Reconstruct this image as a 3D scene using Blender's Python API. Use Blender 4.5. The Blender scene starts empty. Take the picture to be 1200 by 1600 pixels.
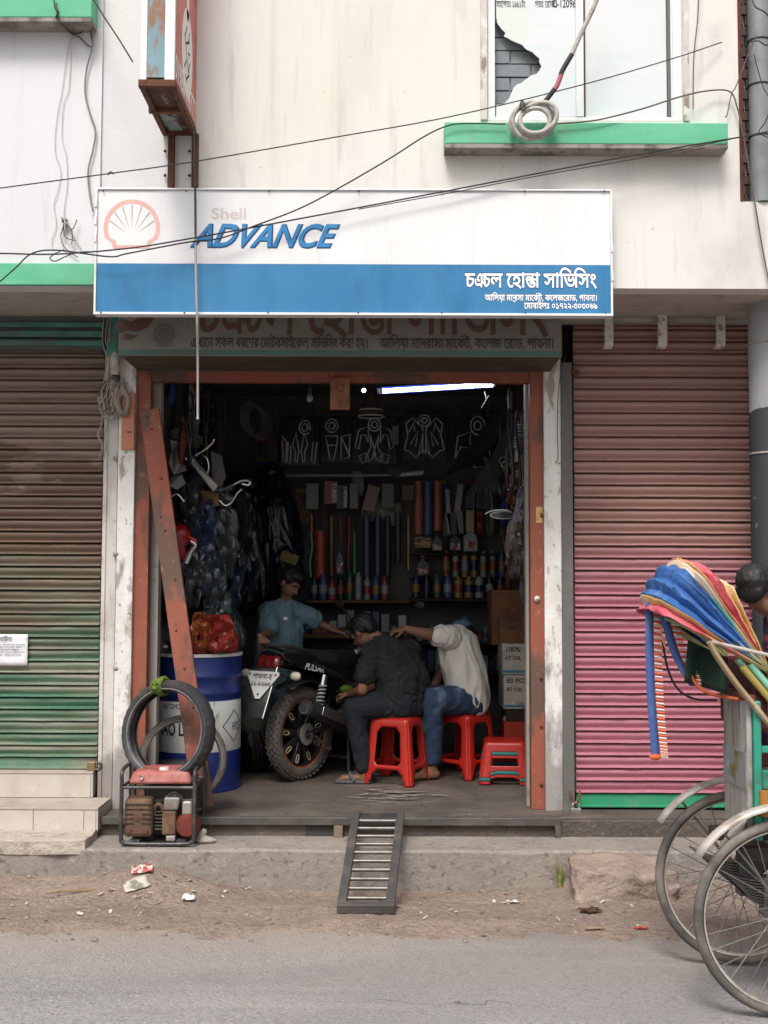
import bpy, bmesh, math, random
import numpy as np
from mathutils import Vector, Matrix, noise, geometry, Euler
random.seed(11)
R = math.radians
sc = bpy.context.scene
col = sc.collection

# ---------------------------------------------------------------- camera
D, H, F = 7.06, 1.60, 1800.0          # camera distance to the shop front, eye height, focal length (px of a 1200x1600 frame)
cam = bpy.data.cameras.new('camera')
cam.sensor_fit = 'VERTICAL'
cam.sensor_height = 24.0
cam.lens = 24.0 * F / 1600.0
cam.clip_start = 0.05
cam.clip_end = 500
camo = bpy.data.objects.new('camera', cam)
col.objects.link(camo)
ROT = Matrix.Rotation(R(90 + 3.5), 3, 'X') @ Matrix.Rotation(R(0.2), 3, 'Z')
camo.matrix_world = Matrix.Translation((0, -D, H)) @ ROT.to_4x4()
sc.camera = camo

# ---------------------------------------------------------------- sky, sun, exposure
SUN_EL, SUN_AZ = 55.0, 194.0           # azimuth: 180 = behind the camera
world = bpy.data.worlds.new('World')
sc.world = world
world.use_nodes = True
wn, wl = world.node_tree.nodes, world.node_tree.links
bg = wn['Background']
sky = wn.new('ShaderNodeTexSky')
sky.sky_type = 'NISHITA'
sky.sun_disc = False
sky.sun_elevation = R(SUN_EL)
sky.sun_rotation = R(SUN_AZ)
sky.air_density = 1.0
sky.dust_density = 6.0
sky.ozone_density = 1.0
hs = wn.new('ShaderNodeHueSaturation')
hs.inputs['Saturation'].default_value = 0.28
wl.new(sky.outputs[0], hs.inputs['Color'])
wl.new(hs.outputs[0], bg.inputs[0])
bg.inputs[1].default_value = 0.10
sun = bpy.data.lights.new('sun', 'SUN')
sun.energy = 1.5
sun.angle = R(16)
sun.color = (1.0, 0.96, 0.90)
suno = bpy.data.objects.new('sun', sun)
col.objects.link(suno)
_d = Vector((math.sin(R(SUN_AZ)) * math.cos(R(SUN_EL)), math.cos(R(SUN_AZ)) * math.cos(R(SUN_EL)), math.sin(R(SUN_EL))))
suno.rotation_euler = _d.to_track_quat('Z', 'Y').to_euler()
vs = sc.view_settings
vs.view_transform = 'Standard'
vs.look = 'None'
vs.exposure = 0.76
vs.gamma = 1.0
vs.use_curve_mapping = False
cy = sc.cycles
cy.max_bounces = 6
cy.diffuse_bounces = 3
cy.glossy_bounces = 2
cy.transmission_bounces = 2
cy.caustics_reflective = False
cy.caustics_refractive = False

# ---------------------------------------------------------------- pixel helpers
CAM = Vector((0, -D, H))
def P(px, py, Y):
    d = ROT @ Vector(((px - 600) / F, (800 - py) / F, -1.0))
    return CAM + d * ((Y + D) / d.y)
def X(px, Y=0.0, py=910): return P(px, py, Y).x
def Z(py, Y=0.0, px=600): return P(px, py, Y).z
def S(Y): return F / (D + Y)

# ---------------------------------------------------------------- materials
def lin(h):
    h = h.lstrip('#')
    out = []
    for i in (0, 2, 4):
        v = int(h[i:i+2], 16) / 255
        out.append(v / 12.92 if v <= .04045 else ((v + .055) / 1.055) ** 2.4)
    return tuple(out)
MATS = {}
def L(c, s, lo, hi, st=(1, 1, 1), f=1.0, det=6, seed=0, zr=None, rough=.6, yr=None):
    return dict(c=c, s=s, lo=lo, hi=hi, st=st, f=f, det=det, seed=seed, zr=zr, rough=rough, yr=yr)
def M(name, base, rough=.65, metal=0.0, layers=(), bump=None, spec=.35, emit=None, alpha=None, coords='world', trans=0, coat=0, roughvar=0, cracks=None):
    if name in MATS: return MATS[name]
    m = bpy.data.materials.new(name)
    m.use_nodes = True
    nt = m.node_tree
    N, K = nt.nodes, nt.links
    b = N['Principled BSDF']
    if isinstance(base, str): base = lin(base)
    b.inputs['Base Color'].default_value = (*base, 1)
    b.inputs['Roughness'].default_value = rough
    b.inputs['Metallic'].default_value = metal
    b.inputs['Specular IOR Level'].default_value = spec
    if coat: b.inputs['Coat Weight'].default_value = coat
    if trans: b.inputs['Transmission Weight'].default_value = trans
    if alpha is not None: b.inputs['Alpha'].default_value = alpha
    if emit:
        b.inputs['Emission Color'].default_value = (*emit[0], 1)
        b.inputs['Emission Strength'].default_value = emit[1]
    src = None
    if layers or bump or roughvar or cracks:
        if coords == 'world':
            src = N.new('ShaderNodeNewGeometry').outputs['Position']
        else:
            src = N.new('ShaderNodeTexCoord').outputs['Object']
    def noi(s, st, det, seed, rough=.6):
        mp = N.new('ShaderNodeMapping')
        mp.inputs['Scale'].default_value = st
        mp.inputs['Location'].default_value = (seed * 3.17, seed * 1.71, seed * 5.3)
        K.new(src, mp.inputs['Vector'])
        t = N.new('ShaderNodeTexNoise')
        t.inputs['Scale'].default_value = s
        t.inputs['Detail'].default_value = det
        t.inputs['Roughness'].default_value = rough
        K.new(mp.outputs[0], t.inputs['Vector'])
        return t.outputs['Fac']
    cur = None
    for i, l in enumerate(layers):
        fac = noi(l['s'], l['st'], l['det'], l['seed'] + i * 1.3 + len(name), l['rough'])
        def rng(v, a, c0, lo=0.0, hi=1.0):
            mr = N.new('ShaderNodeMapRange')
            mr.inputs['From Min'].default_value = a
            mr.inputs['From Max'].default_value = c0
            mr.inputs['To Min'].default_value = lo
            mr.inputs['To Max'].default_value = hi
            K.new(v, mr.inputs['Value'])
            return mr.outputs[0]
        for key, ax in (('zr', 'Z'), ('yr', 'Y')):
            if l[key]:
                # shift the noise by a ramp along the axis: wear with its own ragged edge
                sp = N.new('ShaderNodeSeparateXYZ')
                K.new(src, sp.inputs[0])
                r_ = rng(sp.outputs[ax], l[key][0], l[key][1], -.5, .5)
                ad = N.new('ShaderNodeMath')
                ad.operation = 'ADD'
                K.new(fac, ad.inputs[0])
                K.new(r_, ad.inputs[1])
                fac = ad.outputs[0]
        fac = rng(fac, l['lo'], l['hi'], 0, l['f'])
        mx = N.new('ShaderNodeMix')
        mx.data_type = 'RGBA'
        K.new(fac, mx.inputs['Factor'])
        if cur is None: mx.inputs['A'].default_value = (*base, 1)
        else: K.new(cur, mx.inputs['A'])
        c = l['c']
        if isinstance(c, str): c = lin(c)
        mx.inputs['B'].default_value = (*c, 1)
        cur = mx.outputs['Result']
    if cracks:
        cs, cwid, cc_, cthr = cracks
        nz = N.new('ShaderNodeTexNoise'); nz.inputs['Scale'].default_value = cs*2.5; nz.inputs['Detail'].default_value = 5
        K.new(src, nz.inputs['Vector'])
        va = N.new('ShaderNodeVectorMath'); va.operation = 'MULTIPLY_ADD'
        va.inputs[1].default_value = (.5/cs, .5/cs, .5/cs)
        K.new(nz.outputs['Color'], va.inputs[0]); K.new(src, va.inputs[2])
        vo_ = N.new('ShaderNodeTexVoronoi'); vo_.feature = 'DISTANCE_TO_EDGE'; vo_.inputs['Scale'].default_value = cs
        K.new(va.outputs[0], vo_.inputs['Vector'])
        mr = N.new('ShaderNodeMapRange'); mr.inputs['From Min'].default_value = 0; mr.inputs['From Max'].default_value = cwid*cs
        mr.inputs['To Min'].default_value = 1; mr.inputs['To Max'].default_value = 0
        K.new(vo_.outputs['Distance'], mr.inputs['Value'])
        sp_n = noi(cs*.9, (1,1,1), 3, 17)
        mr2 = N.new('ShaderNodeMapRange'); mr2.inputs['From Min'].default_value = cthr; mr2.inputs['From Max'].default_value = cthr+.06
        K.new(sp_n, mr2.inputs['Value'])
        mu = N.new('ShaderNodeMath'); mu.operation = 'MULTIPLY'
        K.new(mr.outputs[0], mu.inputs[0]); K.new(mr2.outputs[0], mu.inputs[1])
        mx = N.new('ShaderNodeMix'); mx.data_type = 'RGBA'
        K.new(mu.outputs[0], mx.inputs['Factor'])
        if cur is None: mx.inputs['A'].default_value = (*base, 1)
        else: K.new(cur, mx.inputs['A'])
        mx.inputs['B'].default_value = (*cc_, 1)
        cur = mx.outputs['Result']
    if cur is not None: K.new(cur, b.inputs['Base Color'])
    if roughvar:
        f = noi(9, (1, 1, 1), 4, 3)
        mr = N.new('ShaderNodeMapRange')
        mr.inputs['To Min'].default_value = max(.03, rough - roughvar)
        mr.inputs['To Max'].default_value = min(1, rough + roughvar)
        K.new(f, mr.inputs['Value'])
        K.new(mr.outputs[0], b.inputs['Roughness'])
    if bump:
        s, strength, dist = bump[:3]
        st = bump[3] if len(bump) > 3 else (1, 1, 1)
        f = noi(s, st, 8, 9)
        bp = N.new('ShaderNodeBump')
        bp.inputs['Strength'].default_value = strength
        bp.inputs['Distance'].default_value = dist
        K.new(f, bp.inputs['Height'])
        K.new(bp.outputs[0], b.inputs['Normal'])
    MATS[name] = m
    return m

# ---------------------------------------------------------------- object helpers
def props(o, label=None, cat=None, group=None, kind=None):
    if label: o['label'] = label
    if cat: o['category'] = cat
    if group: o['group'] = group
    if kind: o['kind'] = kind
    return o
def thing(name, label, cat, loc=(0, 0, 0), group=None, rz=0):
    e = bpy.data.objects.new(name, None)
    e.empty_display_size = .1
    col.objects.link(e)
    e.location = loc
    e.rotation_euler = (0, 0, rz)
    e['BASE'] = 0
    del e['BASE']
    return props(e, label, cat, group)
def pinv(parent):
    m = Matrix.Identity(4)
    chain = []
    p = parent
    while p is not None:
        chain.append(p)
        p = p.parent
    for p in reversed(chain):
        m = m @ p.matrix_parent_inverse @ Matrix.LocRotScale(p.location, p.rotation_euler, p.scale)
    return m.inverted()
def link(name, me, parent=None, local=False):
    o = bpy.data.objects.new(name, me)
    col.objects.link(o)
    if parent is not None:
        o.parent = parent
        if not local: o.matrix_parent_inverse = pinv(parent)
    return o
class MB:
    def __init__(s):
        s.v, s.f = [], []
    def add(s, vs, fs):
        n = len(s.v)
        s.v += [tuple(v) for v in vs]
        s.f += [tuple(i + n for i in f) for f in fs]
        return s
    def box(s, x0, x1, y0, y1, z0, z1):
        if x0 > x1: x0, x1 = x1, x0
        if y0 > y1: y0, y1 = y1, y0
        if z0 > z1: z0, z1 = z1, z0
        return s.add([(x0,y0,z0),(x1,y0,z0),(x1,y1,z0),(x0,y1,z0),(x0,y0,z1),(x1,y0,z1),(x1,y1,z1),(x0,y1,z1)],
                     [(3,2,1,0),(4,5,6,7),(0,1,5,4),(1,2,6,5),(2,3,7,6),(3,0,4,7)])
    def obox(s, c, size, rot=None):
        hx, hy, hz = size[0]/2, size[1]/2, size[2]/2
        m = rot if rot is not None else Matrix.Identity(3)
        if isinstance(m, (tuple, list)): m = Euler(m).to_matrix()
        vs = [Vector(c) + m @ Vector((sx*hx, sy*hy, sz*hz)) for sz in (-1,1) for sx, sy in ((-1,-1),(1,-1),(1,1),(-1,1))]
        return s.add(vs, [(3,2,1,0),(4,5,6,7),(0,1,5,4),(1,2,6,5),(2,3,7,6),(3,0,4,7)])
    def tube(s, pts, r, n=8, closed=False, squash=1.0):
        pts = [Vector(p) for p in pts]
        k = len(pts)
        rr = r if isinstance(r, (list, tuple)) else [r]*k
        up = None
        rings = []
        for i, p in enumerate(pts):
            if closed: t = pts[(i+1) % k] - pts[i-1]
            else: t = pts[min(i+1, k-1)] - pts[max(i-1, 0)]
            if t.length < 1e-9: t = Vector((0,0,1))
            t.normalize()
            if up is None:
                a = Vector((0,0,1)) if abs(t.z) < .9 else Vector((1,0,0))
                up = (a - t*a.dot(t)).normalized()
            else:
                up = (up - t*up.dot(t))
                if up.length < 1e-6: up = t.orthogonal()
                up.normalize()
            sd = t.cross(up)
            rings.append([p + (up*math.cos(2*math.pi*j/n)*squash + sd*math.sin(2*math.pi*j/n))*rr[i] for j in range(n)])
        vs = [v for rg in rings for v in rg]
        fs = []
        for i in range(k if closed else k-1):
            a, b = i*n, ((i+1) % k)*n
            for j in range(n):
                j2 = (j+1) % n
                fs.append((a+j, a+j2, b+j2, b+j))
        if not closed:
            fs.append(tuple(reversed(range(n))))
            fs.append(tuple(range((k-1)*n, k*n)))
        return s.add(vs, fs)
    def lathe(s, prof, n=24, mat=None, arc=(0, 2*math.pi)):
        """prof: (radius, height) pairs round local z"""
        mat = mat or Matrix.Identity(4)
        full = abs(arc[1]-arc[0]-2*math.pi) < 1e-6
        m = n if full else n+1
        vs, fs = [], []
        for r, h in prof:
            for j in range(m):
                a = arc[0] + (arc[1]-arc[0])*j/n
                vs.append(mat @ Vector((r*math.cos(a), r*math.sin(a), h)))
        for i in range(len(prof)-1):
            for j in range(n):
                j2 = (j+1) % m
                fs.append((i*m+j, i*m+j2, (i+1)*m+j2, (i+1)*m+j))
        return s.add(vs, fs)
    def torus(s, mat, R_, r, n=40, k=12, sq=1.0):
        prof = [(R_ + r*math.cos(2*math.pi*i/k), sq*r*math.sin(2*math.pi*i/k)) for i in range(k+1)]
        return s.lathe(prof, n, mat)
    def prism(s, poly, mat, t):
        """poly: 2D points in local xy, extruded +-t/2 along local z, placed by mat"""
        n = len(poly)
        vs = [mat @ Vector((x, y, -t/2)) for x, y in poly] + [mat @ Vector((x, y, t/2)) for x, y in poly]
        fs = [tuple(reversed(range(n))), tuple(range(n, 2*n))]
        fs += [(i, (i+1) % n, n+(i+1) % n, n+i) for i in range(n)]
        return s.add(vs, fs)
    def ball(s, c, r, n=12, k=8, rot=None):
        if not isinstance(r, (tuple, list)): r = (r, r, r)
        m = rot if rot is not None else Matrix.Identity(3)
        vs, fs = [], []
        for i in range(k+1):
            th = math.pi*i/k
            for j in range(n):
                a = 2*math.pi*j/n
                vs.append(Vector(c) + m @ Vector((r[0]*math.sin(th)*math.cos(a), r[1]*math.sin(th)*math.sin(a), r[2]*math.cos(th))))
        for i in range(k):
            for j in range(n):
                fs.append((i*n+j, (i+1)*n+j, (i+1)*n+(j+1) % n, i*n+(j+1) % n))
        return s.add(vs, fs)
    def loft(s, rows, closed_u=False):
        m = len(rows[0])
        vs = [v for r in rows for v in r]
        fs = []
        for i in range(len(rows)-1):
            for j in range(m if closed_u else m-1):
                j2 = (j+1) % m
                fs.append((i*m+j, i*m+j2, (i+1)*m+j2, (i+1)*m+j))
        return s.add(vs, fs)
    def mesh(s, name, mat, smooth=None):
        me = bpy.data.meshes.new(name)
        me.from_pydata(s.v, [], s.f)
        me.materials.append(mat)
        bm = bmesh.new()
        bm.from_mesh(me)
        bmesh.ops.remove_doubles(bm, verts=bm.verts, dist=1e-6)
        bmesh.ops.recalc_face_normals(bm, faces=bm.faces)
        bm.to_mesh(me)
        bm.free()
        if smooth:
            for p in me.polygons: p.use_smooth = True
            me.set_sharp_from_angle(angle=R(smooth if smooth is not True else 40))
        return me
    def build(s, name, mat, parent=None, smooth=None, bevel=0, solid=0, local=False):
        o = link(name, s.mesh(name, mat, smooth), parent, local)
        if solid:
            md = o.modifiers.new('thickness', 'SOLIDIFY')
            md.thickness = solid
            md.offset = 0
        if bevel:
            md = o.modifiers.new('bevel', 'BEVEL')
            md.width = bevel
            md.segments = 2
            md.limit_method = 'ANGLE'
        return o
def box(name, x0, x1, y0, y1, z0, z1, mat, parent=None, bevel=0):
    return MB().box(x0, x1, y0, y1, z0, z1).build(name, mat, parent, bevel=bevel)
def single(o, label, cat, group=None): return props(o, label, cat, group)
def structure(o): return props(o, kind='structure')
def smoothpath(pts, n=8, closed=False):
    """Catmull-Rom through 3D points"""
    pts = [Vector(p) for p in pts]
    out = []
    k = len(pts)
    rng = range(k) if closed else range(k-1)
    for i in rng:
        if closed: a, b, c, d = pts[i-1], pts[i], pts[(i+1) % k], pts[(i+2) % k]
        else: a, b, c, d = pts[max(i-1,0)], pts[i], pts[i+1], pts[min(i+2,k-1)]
        for j in range(n):
            t = j/n
            out.append(.5*((2*b) + (c-a)*t + (2*a-5*b+4*c-d)*t*t + (3*b-a-3*c+d)*t*t*t))
    if not closed: out.append(pts[-1])
    return out
def facing(o, right=(1,0,0), up=(0,0,1)):
    r, u = Vector(right).normalized(), Vector(up).normalized()
    n = r.cross(u)
    m = Matrix((r, u, n)).transposed().to_4x4()
    m.translation = Vector(o)
    return m

# ---------------------------------------------------------------- lettering (glyph outlines become thin meshes)
_gl = {}
def outlines(s):
    if s in _gl: return _gl[s]
    c = bpy.data.curves.new('glyphs', 'FONT')
    c.body = s
    c.size = 1.0
    o = bpy.data.objects.new('glyphs', c)
    col.objects.link(o)
    dg = bpy.context.evaluated_depsgraph_get()
    cv = o.evaluated_get(dg).to_curve(dg)
    res = []
    for sp in cv.splines:
        bp = sp.bezier_points
        pts = []
        n = len(bp)
        for i in range(n):
            a, b = bp[i], bp[(i+1) % n]
            p0, p1, p2, p3 = a.co, a.handle_right, b.handle_left, b.co
            straight = (p1-p0).cross(p3-p0).length < 1e-5 and (p2-p0).cross(p3-p0).length < 1e-5
            for j in range(1 if straight else 4):
                t = j/4
                q = p0*(1-t)**3 + 3*p1*t*(1-t)**2 + 3*p2*t*t*(1-t) + p3*t**3
                if not pts or (Vector(pts[-1])-Vector((q.x,q.y))).length > 1e-4: pts.append((q.x, q.y))
        if len(pts) > 2: res.append(pts)
    o.evaluated_get(dg).to_curve_clear()
    bpy.data.objects.remove(o)
    bpy.data.curves.remove(c)
    _gl[s] = res
    return res
def advance(s):
    f = lambda t: max((p[0] for g in outlines(t) for p in g), default=0)
    return f(s+'H') - f('H')
def area(p): return .5*sum(p[i][0]*p[(i+1) % len(p)][1]-p[(i+1) % len(p)][0]*p[i][1] for i in range(len(p)))
def layout(tokens):
    """tokens: strings, or lists of (string, dx, dy, sx, sy) stacked into one cluster, last item its advance"""
    if isinstance(tokens, str): tokens = [tokens]
    x, out = 0.0, []
    for t in tokens:
        if isinstance(t, str):
            out += [[(px+x, py) for px, py in g] for g in outlines(t)]
            x += advance(t)
        else:
            for it in t[:-1]:
                if isinstance(it[0], str):
                    ch, dx, dy, sx, sy = it
                    out += [[(px*sx+dx+x, py*sy+dy) for px, py in g] for g in outlines(ch)]
                else:
                    out.append([(px+x, py) for px, py in it])
            x += t[-1]
    return out, x
def offset(p, w, sgn):
    n = len(p)
    r = []
    for i in range(n):
        a, b, c = Vector(p[i-1]), Vector(p[i]), Vector(p[(i+1) % n])
        d1, d2 = (b-a), (c-b)
        if d1.length < 1e-7 or d2.length < 1e-7: r.append(p[i]); continue
        d1.normalize(); d2.normalize()
        n1, n2 = Vector((d1.y, -d1.x)), Vector((d2.y, -d2.x))
        m = n1 + n2
        if m.length < .3: m = n1.copy()
        m.normalize()
        k = min(1.6, 1/max(.4, m.dot(n1)))
        q = b + m*w*k*sgn
        r.append((q.x, q.y))
    return r
def inside(pt, poly):
    x, y = pt
    r = False
    for i in range(len(poly)):
        (x1, y1), (x2, y2) = poly[i-1], poly[i]
        if (y1 > y) != (y2 > y) and x < (x2-x1)*(y-y1)/(y2-y1)+x1: r = not r
    return r
def lettering(mb, tokens, place, size, bold=0, sx=1.0, shear=0.0, align='l', width=None, lift=0.0, thick=0.0):
    polys, w = layout(tokens)
    if width: sx = width/(w*size)
    x0 = {'l': 0, 'r': -w*sx*size, 'c': -w*sx*size/2}[align]
    if not polys: return w*sx*size
    sgn = 1
    ars = [area(p) for p in polys]
    groups, holes = [], []
    for i, p in enumerate(polys):
        inn = [j for j, q in enumerate(polys) if j != i and ars[j]*ars[i] < 0 and abs(ars[j]) > abs(ars[i]) and inside(p[0], q)]
        if inn: holes.append((min(inn, key=lambda j: abs(ars[j])), p))
        else: groups.append((i, [p if ars[i] > 0 else list(reversed(p))]))
    idx = {i: g for i, g in groups}
    groups = [g for _, g in groups]
    for j, h in holes:
        if j in idx: idx[j].append(h if area(h) < 0 else list(reversed(h)))
    verts, edges, loops = [], [], []
    for g in groups:
        for p in g:
            q = offset(p, bold, 1)
            if p is not g[0] and (area(q)*area(p) <= 0): continue
            n0 = len(verts)
            verts += [Vector(v) for v in q]
            edges += [(n0+i, n0+(i+1) % len(q)) for i in range(len(q))]
            loops.append(np.array(q))
    vo, _, fo, _, _, _ = geometry.delaunay_2d_cdt(verts, edges, [], 0, 1e-5)
    V2 = np.array([(v.x, v.y) for v in vo])
    T = np.array([f for f in fo if len(f) == 3])
    C = V2[T].mean(axis=1)
    wind = np.zeros(len(C))
    for lp in loops:
        a_, b_ = lp, np.roll(lp, -1, axis=0)
        for k0 in range(0, len(C), 4000):
            c = C[k0:k0+4000]
            cy = c[:, 1][:, None]
            up = (a_[:, 1][None] <= cy) & (b_[:, 1][None] > cy)
            dn = (a_[:, 1][None] > cy) & (b_[:, 1][None] <= cy)
            side = (b_[:, 0]-a_[:, 0])[None]*(cy-a_[:, 1][None]) - (c[:, 0][:, None]-a_[:, 0][None])*(b_[:, 1]-a_[:, 1])[None]
            wind[k0:k0+4000] += (up & (side > 0)).sum(1) - (dn & (side < 0)).sum(1)
    T = T[np.abs(wind) > .5]
    used = sorted(set(T.flatten().tolist()))
    re_i = {v: i for i, v in enumerate(used)}
    mb.add([place @ Vector(((V2[v][0]*sx+V2[v][1]*shear)*size+x0, V2[v][1]*size, lift)) for v in used], [tuple(re_i[i] for i in t.tolist()) for t in T])
    return w*sx*size
REPH = [(-.16,.78),(-.13,.76),(.02,.70),(.05,.84),(.0,.86),(-.02,.77),(-.14,.81)]
def reph(dx): return [(x+dx, y) for x, y in REPH]
NYC = [('ঞ', 0, 0, .66, 1), ('চ', .52, .0, .76, 1), .96]
NDD = [('ন', .0, .24, .92, .62), ('ড', .04, -.02, .86, .66), .60]
DRA = [('দ', 0, 0, 1, 1), [(.05,-.02),(.42,-.2),(.45,-.15),(.1,.05)], .50]
# every pre-base vowel sign stands before its consonant, as it is drawn
BN_NAME = ['চ', NYC, 'ল েহা', NDD, 'া সাি', [('ভ', 0, 0, 1, 1), reph(.42), .62], 'িসং']
BN_ADDR = ['আিলয়া মা', DRA, 'াসা মাে', [('ক', 0, 0, 1, 1), reph(.55), .75], 'ট, কেলজেরাড, পাবনা।']
BN_TEL = 'েমাবাইলঃ ০১৭২২-৩০৩০৬৯'
BN_LINE = ['এখােন সকল ধরেণর েমাটরসাইেকল সাি', [('ভ', 0, 0, 1, 1), reph(.42), .62], 'িসং করা হয়।']
BN_ADDR2 = ['আিলয়া মাদ্রাসা মাে'.replace('দ্র', 'দর'), [('ক', 0, 0, 1, 1), reph(.55), .75], 'ট, কেলজ েরাড, পাবনা।']

# ---------------------------------------------------------------- rounded bodies (capsules fused into one skin)
_ico = None
def ico():
    global _ico
    if _ico is None:
        bm = bmesh.new()
        bmesh.ops.create_icosphere(bm, subdivisions=2, radius=1.0)
        _ico = [v.co.copy() for v in bm.verts]
        bm.free()
    return _ico
def blob(name, caps, mat, parent=None, voxel=.012, smooth=4, wrinkle=0, wscale=14, local=False, wst=(1,1,1)):
    bm = bmesh.new()
    for c in caps:
        b2 = bmesh.new()
        if len(c) == 4:
            p0, r0, p1, r1 = c
            for p, r in ((p0, r0), (p1, r1)):
                for v in ico(): b2.verts.new(Vector(p) + v*r)
        else:
            p, rad, rot = c
            m = rot if isinstance(rot, Matrix) else Euler(rot).to_matrix()
            for v in ico(): b2.verts.new(Vector(p) + m @ Vector((v.x*rad[0], v.y*rad[1], v.z*rad[2])))
        h = bmesh.ops.convex_hull(b2, input=b2.verts)
        bmesh.ops.delete(b2, geom=[g for g in set(h['geom_interior']) | set(h['geom_unused']) if isinstance(g, bmesh.types.BMVert)], context='VERTS')
        me = bpy.data.meshes.new('tmp')
        b2.to_mesh(me)
        b2.free()
        bm.from_mesh(me)
        bpy.data.meshes.remove(me)
    me = bpy.data.meshes.new(name)
    bm.to_mesh(me)
    bm.free()
    o = bpy.data.objects.new('tmp', me)
    col.objects.link(o)
    rm = o.modifiers.new('r', 'REMESH')
    rm.mode = 'VOXEL'
    rm.voxel_size = voxel
    if smooth:
        sm = o.modifiers.new('s', 'SMOOTH')
        sm.iterations = smooth
        sm.factor = .5
    dg = bpy.context.evaluated_depsgraph_get()
    res = bpy.data.meshes.new_from_object(o.evaluated_get(dg))
    bpy.data.objects.remove(o)
    bpy.data.meshes.remove(me)
    res.name = name
    res.materials.clear()
    res.materials.append(mat)
    if wrinkle:
        nn = [(v.co.copy(), v.normal.copy()) for v in res.vertices]
        for v, (c, n) in zip(res.vertices, nn):
            q = Vector((c.x*wst[0], c.y*wst[1], c.z*wst[2]))*wscale
            k = 1-abs(noise.noise(q + Vector((3*noise.noise(q*.4), 0, 2*noise.noise(q*.35+Vector((7,1,2)))))))*2.2
            v.co = c + n*wrinkle*k
    for p in res.polygons: p.use_smooth = True
    return link(name, res, parent, local)
# ================================================================ surface materials
plaster = M('white_plaster', (.665,.65,.62), .85, layers=[
    L((.45,.415,.38), 5, .565, .72, (1.6,1,.06), f=.55, seed=21),
    L((.67,.615,.53), .55, .42, .70, f=.65, seed=2),
    L((.50,.485,.475), 1.6, .50, .74, (1,1,.45), f=.6, seed=5),
    L((.38,.36,.345), 12, .58, .78, (1,1,.12), f=.5, seed=1),
    L((.34,.315,.30), .9, .585, .72, (1,1,.6), f=.55, seed=14),
    L((.28,.235,.20), 26, .68, .74, f=.6, seed=8)], bump=(30, .15, .007), cracks=(.45, .0018, (.40,.37,.35), .60))
plaster_grey = M('grey_white_plaster', (0.594,0.590,0.594), .85, layers=[
    L((0.666,0.657,0.639), 1.2, .45, .7, f=.7), L((0.378,0.360,0.351), 9, .60, .85, (1,1,.1), f=.45)], bump=(30, .25, .01))
green_paint = M('green_paint', '#58aa84', .6, layers=[
    L('#78bf9d', 5, .45, .75, (.4,1,1), f=.6), L('#3f7f60', 20, .62, .8, (1,1,.3), f=.5), L('#7a7060', 3, .56, .78, (1,1,.3), f=.5, seed=4), L('#6b5a4a', 40, .66, .74, f=.7)], bump=(40,.15,.005))
soffit_m = M('soffit_plaster', (.42,.38,.34), .9, layers=[L((.2,.18,.16), 6, .5, .75, f=.7)], bump=(20,.2,.01))
concrete = M('concrete', (.31,.285,.26), .9, layers=[
    L((.22,.20,.185), 3, .45, .7, f=.8), L((.42,.37,.33), 7, .55, .75, f=.6), L((.12,.11,.10), 30, .58, .72, f=.7), L((.48,.44,.40), 60, .60, .70, f=.6, det=3)], bump=(45,.5,.014))
kerb_m = M('kerb_concrete', (0.226,0.198,0.176), .92, layers=[
    L((0.305,0.259,0.223), 2.5, .42, .7, f=.8), L((0.183,0.171,0.159), 5, .5, .8, (1,1,.4), f=.6), L((0.366,0.312,0.271), 16, .56, .70, f=.6), L((0.104,0.091,0.082), 26, .56, .68, f=.75, seed=3), L((0.354,0.305,0.268), 70, .62, .72, f=.4, det=3)], bump=(32,.6,.018), cracks=(1.0, .005, (.07,.06,.05), .58))
floor_m = M('shop_floor', (.115,.092,.076), .85, layers=[
    L((.05,.042,.037), 2.3, .42, .7, f=.85), L((.24,.20,.168), 3.2, .58, .8, (.6,1.8,1), f=.75, seed=4), L((.05,.042,.037), 20, .56, .72, f=.7), L((.30,.26,.22), 45, .64, .72, f=.6, det=3)], bump=(30,.7,.02), cracks=(1.2, .005, (.03,.026,.022), .5))  # base colour darkened in place of low daylight blocked across the street
white_strip = M('peeling_whitewash', (.72,.70,.67), .85, layers=[
    L((.50,.465,.43), 6, .46, .7, (1,1,.4), f=.75), L((.30,.255,.22), 13, .55, .63, (1,1,.35), f=.85, seed=3), L((.10,.085,.075), 30, .64, .70, (1,1,.5), f=.8, seed=13),
    L((.23,.21,.2), 5, .55, .75, (1.4,1,.5), f=.85, seed=6, zr=(1.5,.3)), L((.20,.185,.175), 2.6, .60, .70, (2,1,.8), f=.8, seed=31)], bump=(22,.5,.012))
grey_strip = M('guide_rail_paint', (.55,.52,.49), .8, layers=[
    L((.35,.30,.27), 9, .5, .7, (1,1,.3), f=.7), L((.22,.13,.09), 20, .62, .72, f=.7, seed=2), L((.2,.17,.15), 4, .5, .7, f=.8, zr=(.9,.2))], bump=(25,.3,.01))
red_steel = M('red_oxide_steel', '#8c5140', .6, layers=[
    L('#8b4a38', 4, .45, .7, (1,1,.5), f=.7), L('#564840', 3.2, .505, .56, (1,1,.45), f=.85, seed=6), L('#b5806a', 14, .60, .72, f=.5), L('#3c2d27', 24, .66, .74, f=.7, seed=9)], bump=(30,.2,.006))
dark_steel = M('dark_steel', (.12,.115,.11), .6, layers=[L((.21,.19,.17), 5, .5, .75, (1,1,.4), f=.7), L((.07,.065,.06), 16, .55, .75, f=.6), L((.3,.29,.28), 30, .68, .76, f=.6)], bump=(30,.25,.006))
rust = M('rusty_steel', '#5a3a2c', .85, layers=[L('#7a4a30', 12, .45, .7, f=.8), L('#35241e', 25, .5, .7, f=.7), L('#7d7a78', 8, .66, .74, f=.6)], bump=(50,.4,.006))
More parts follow.
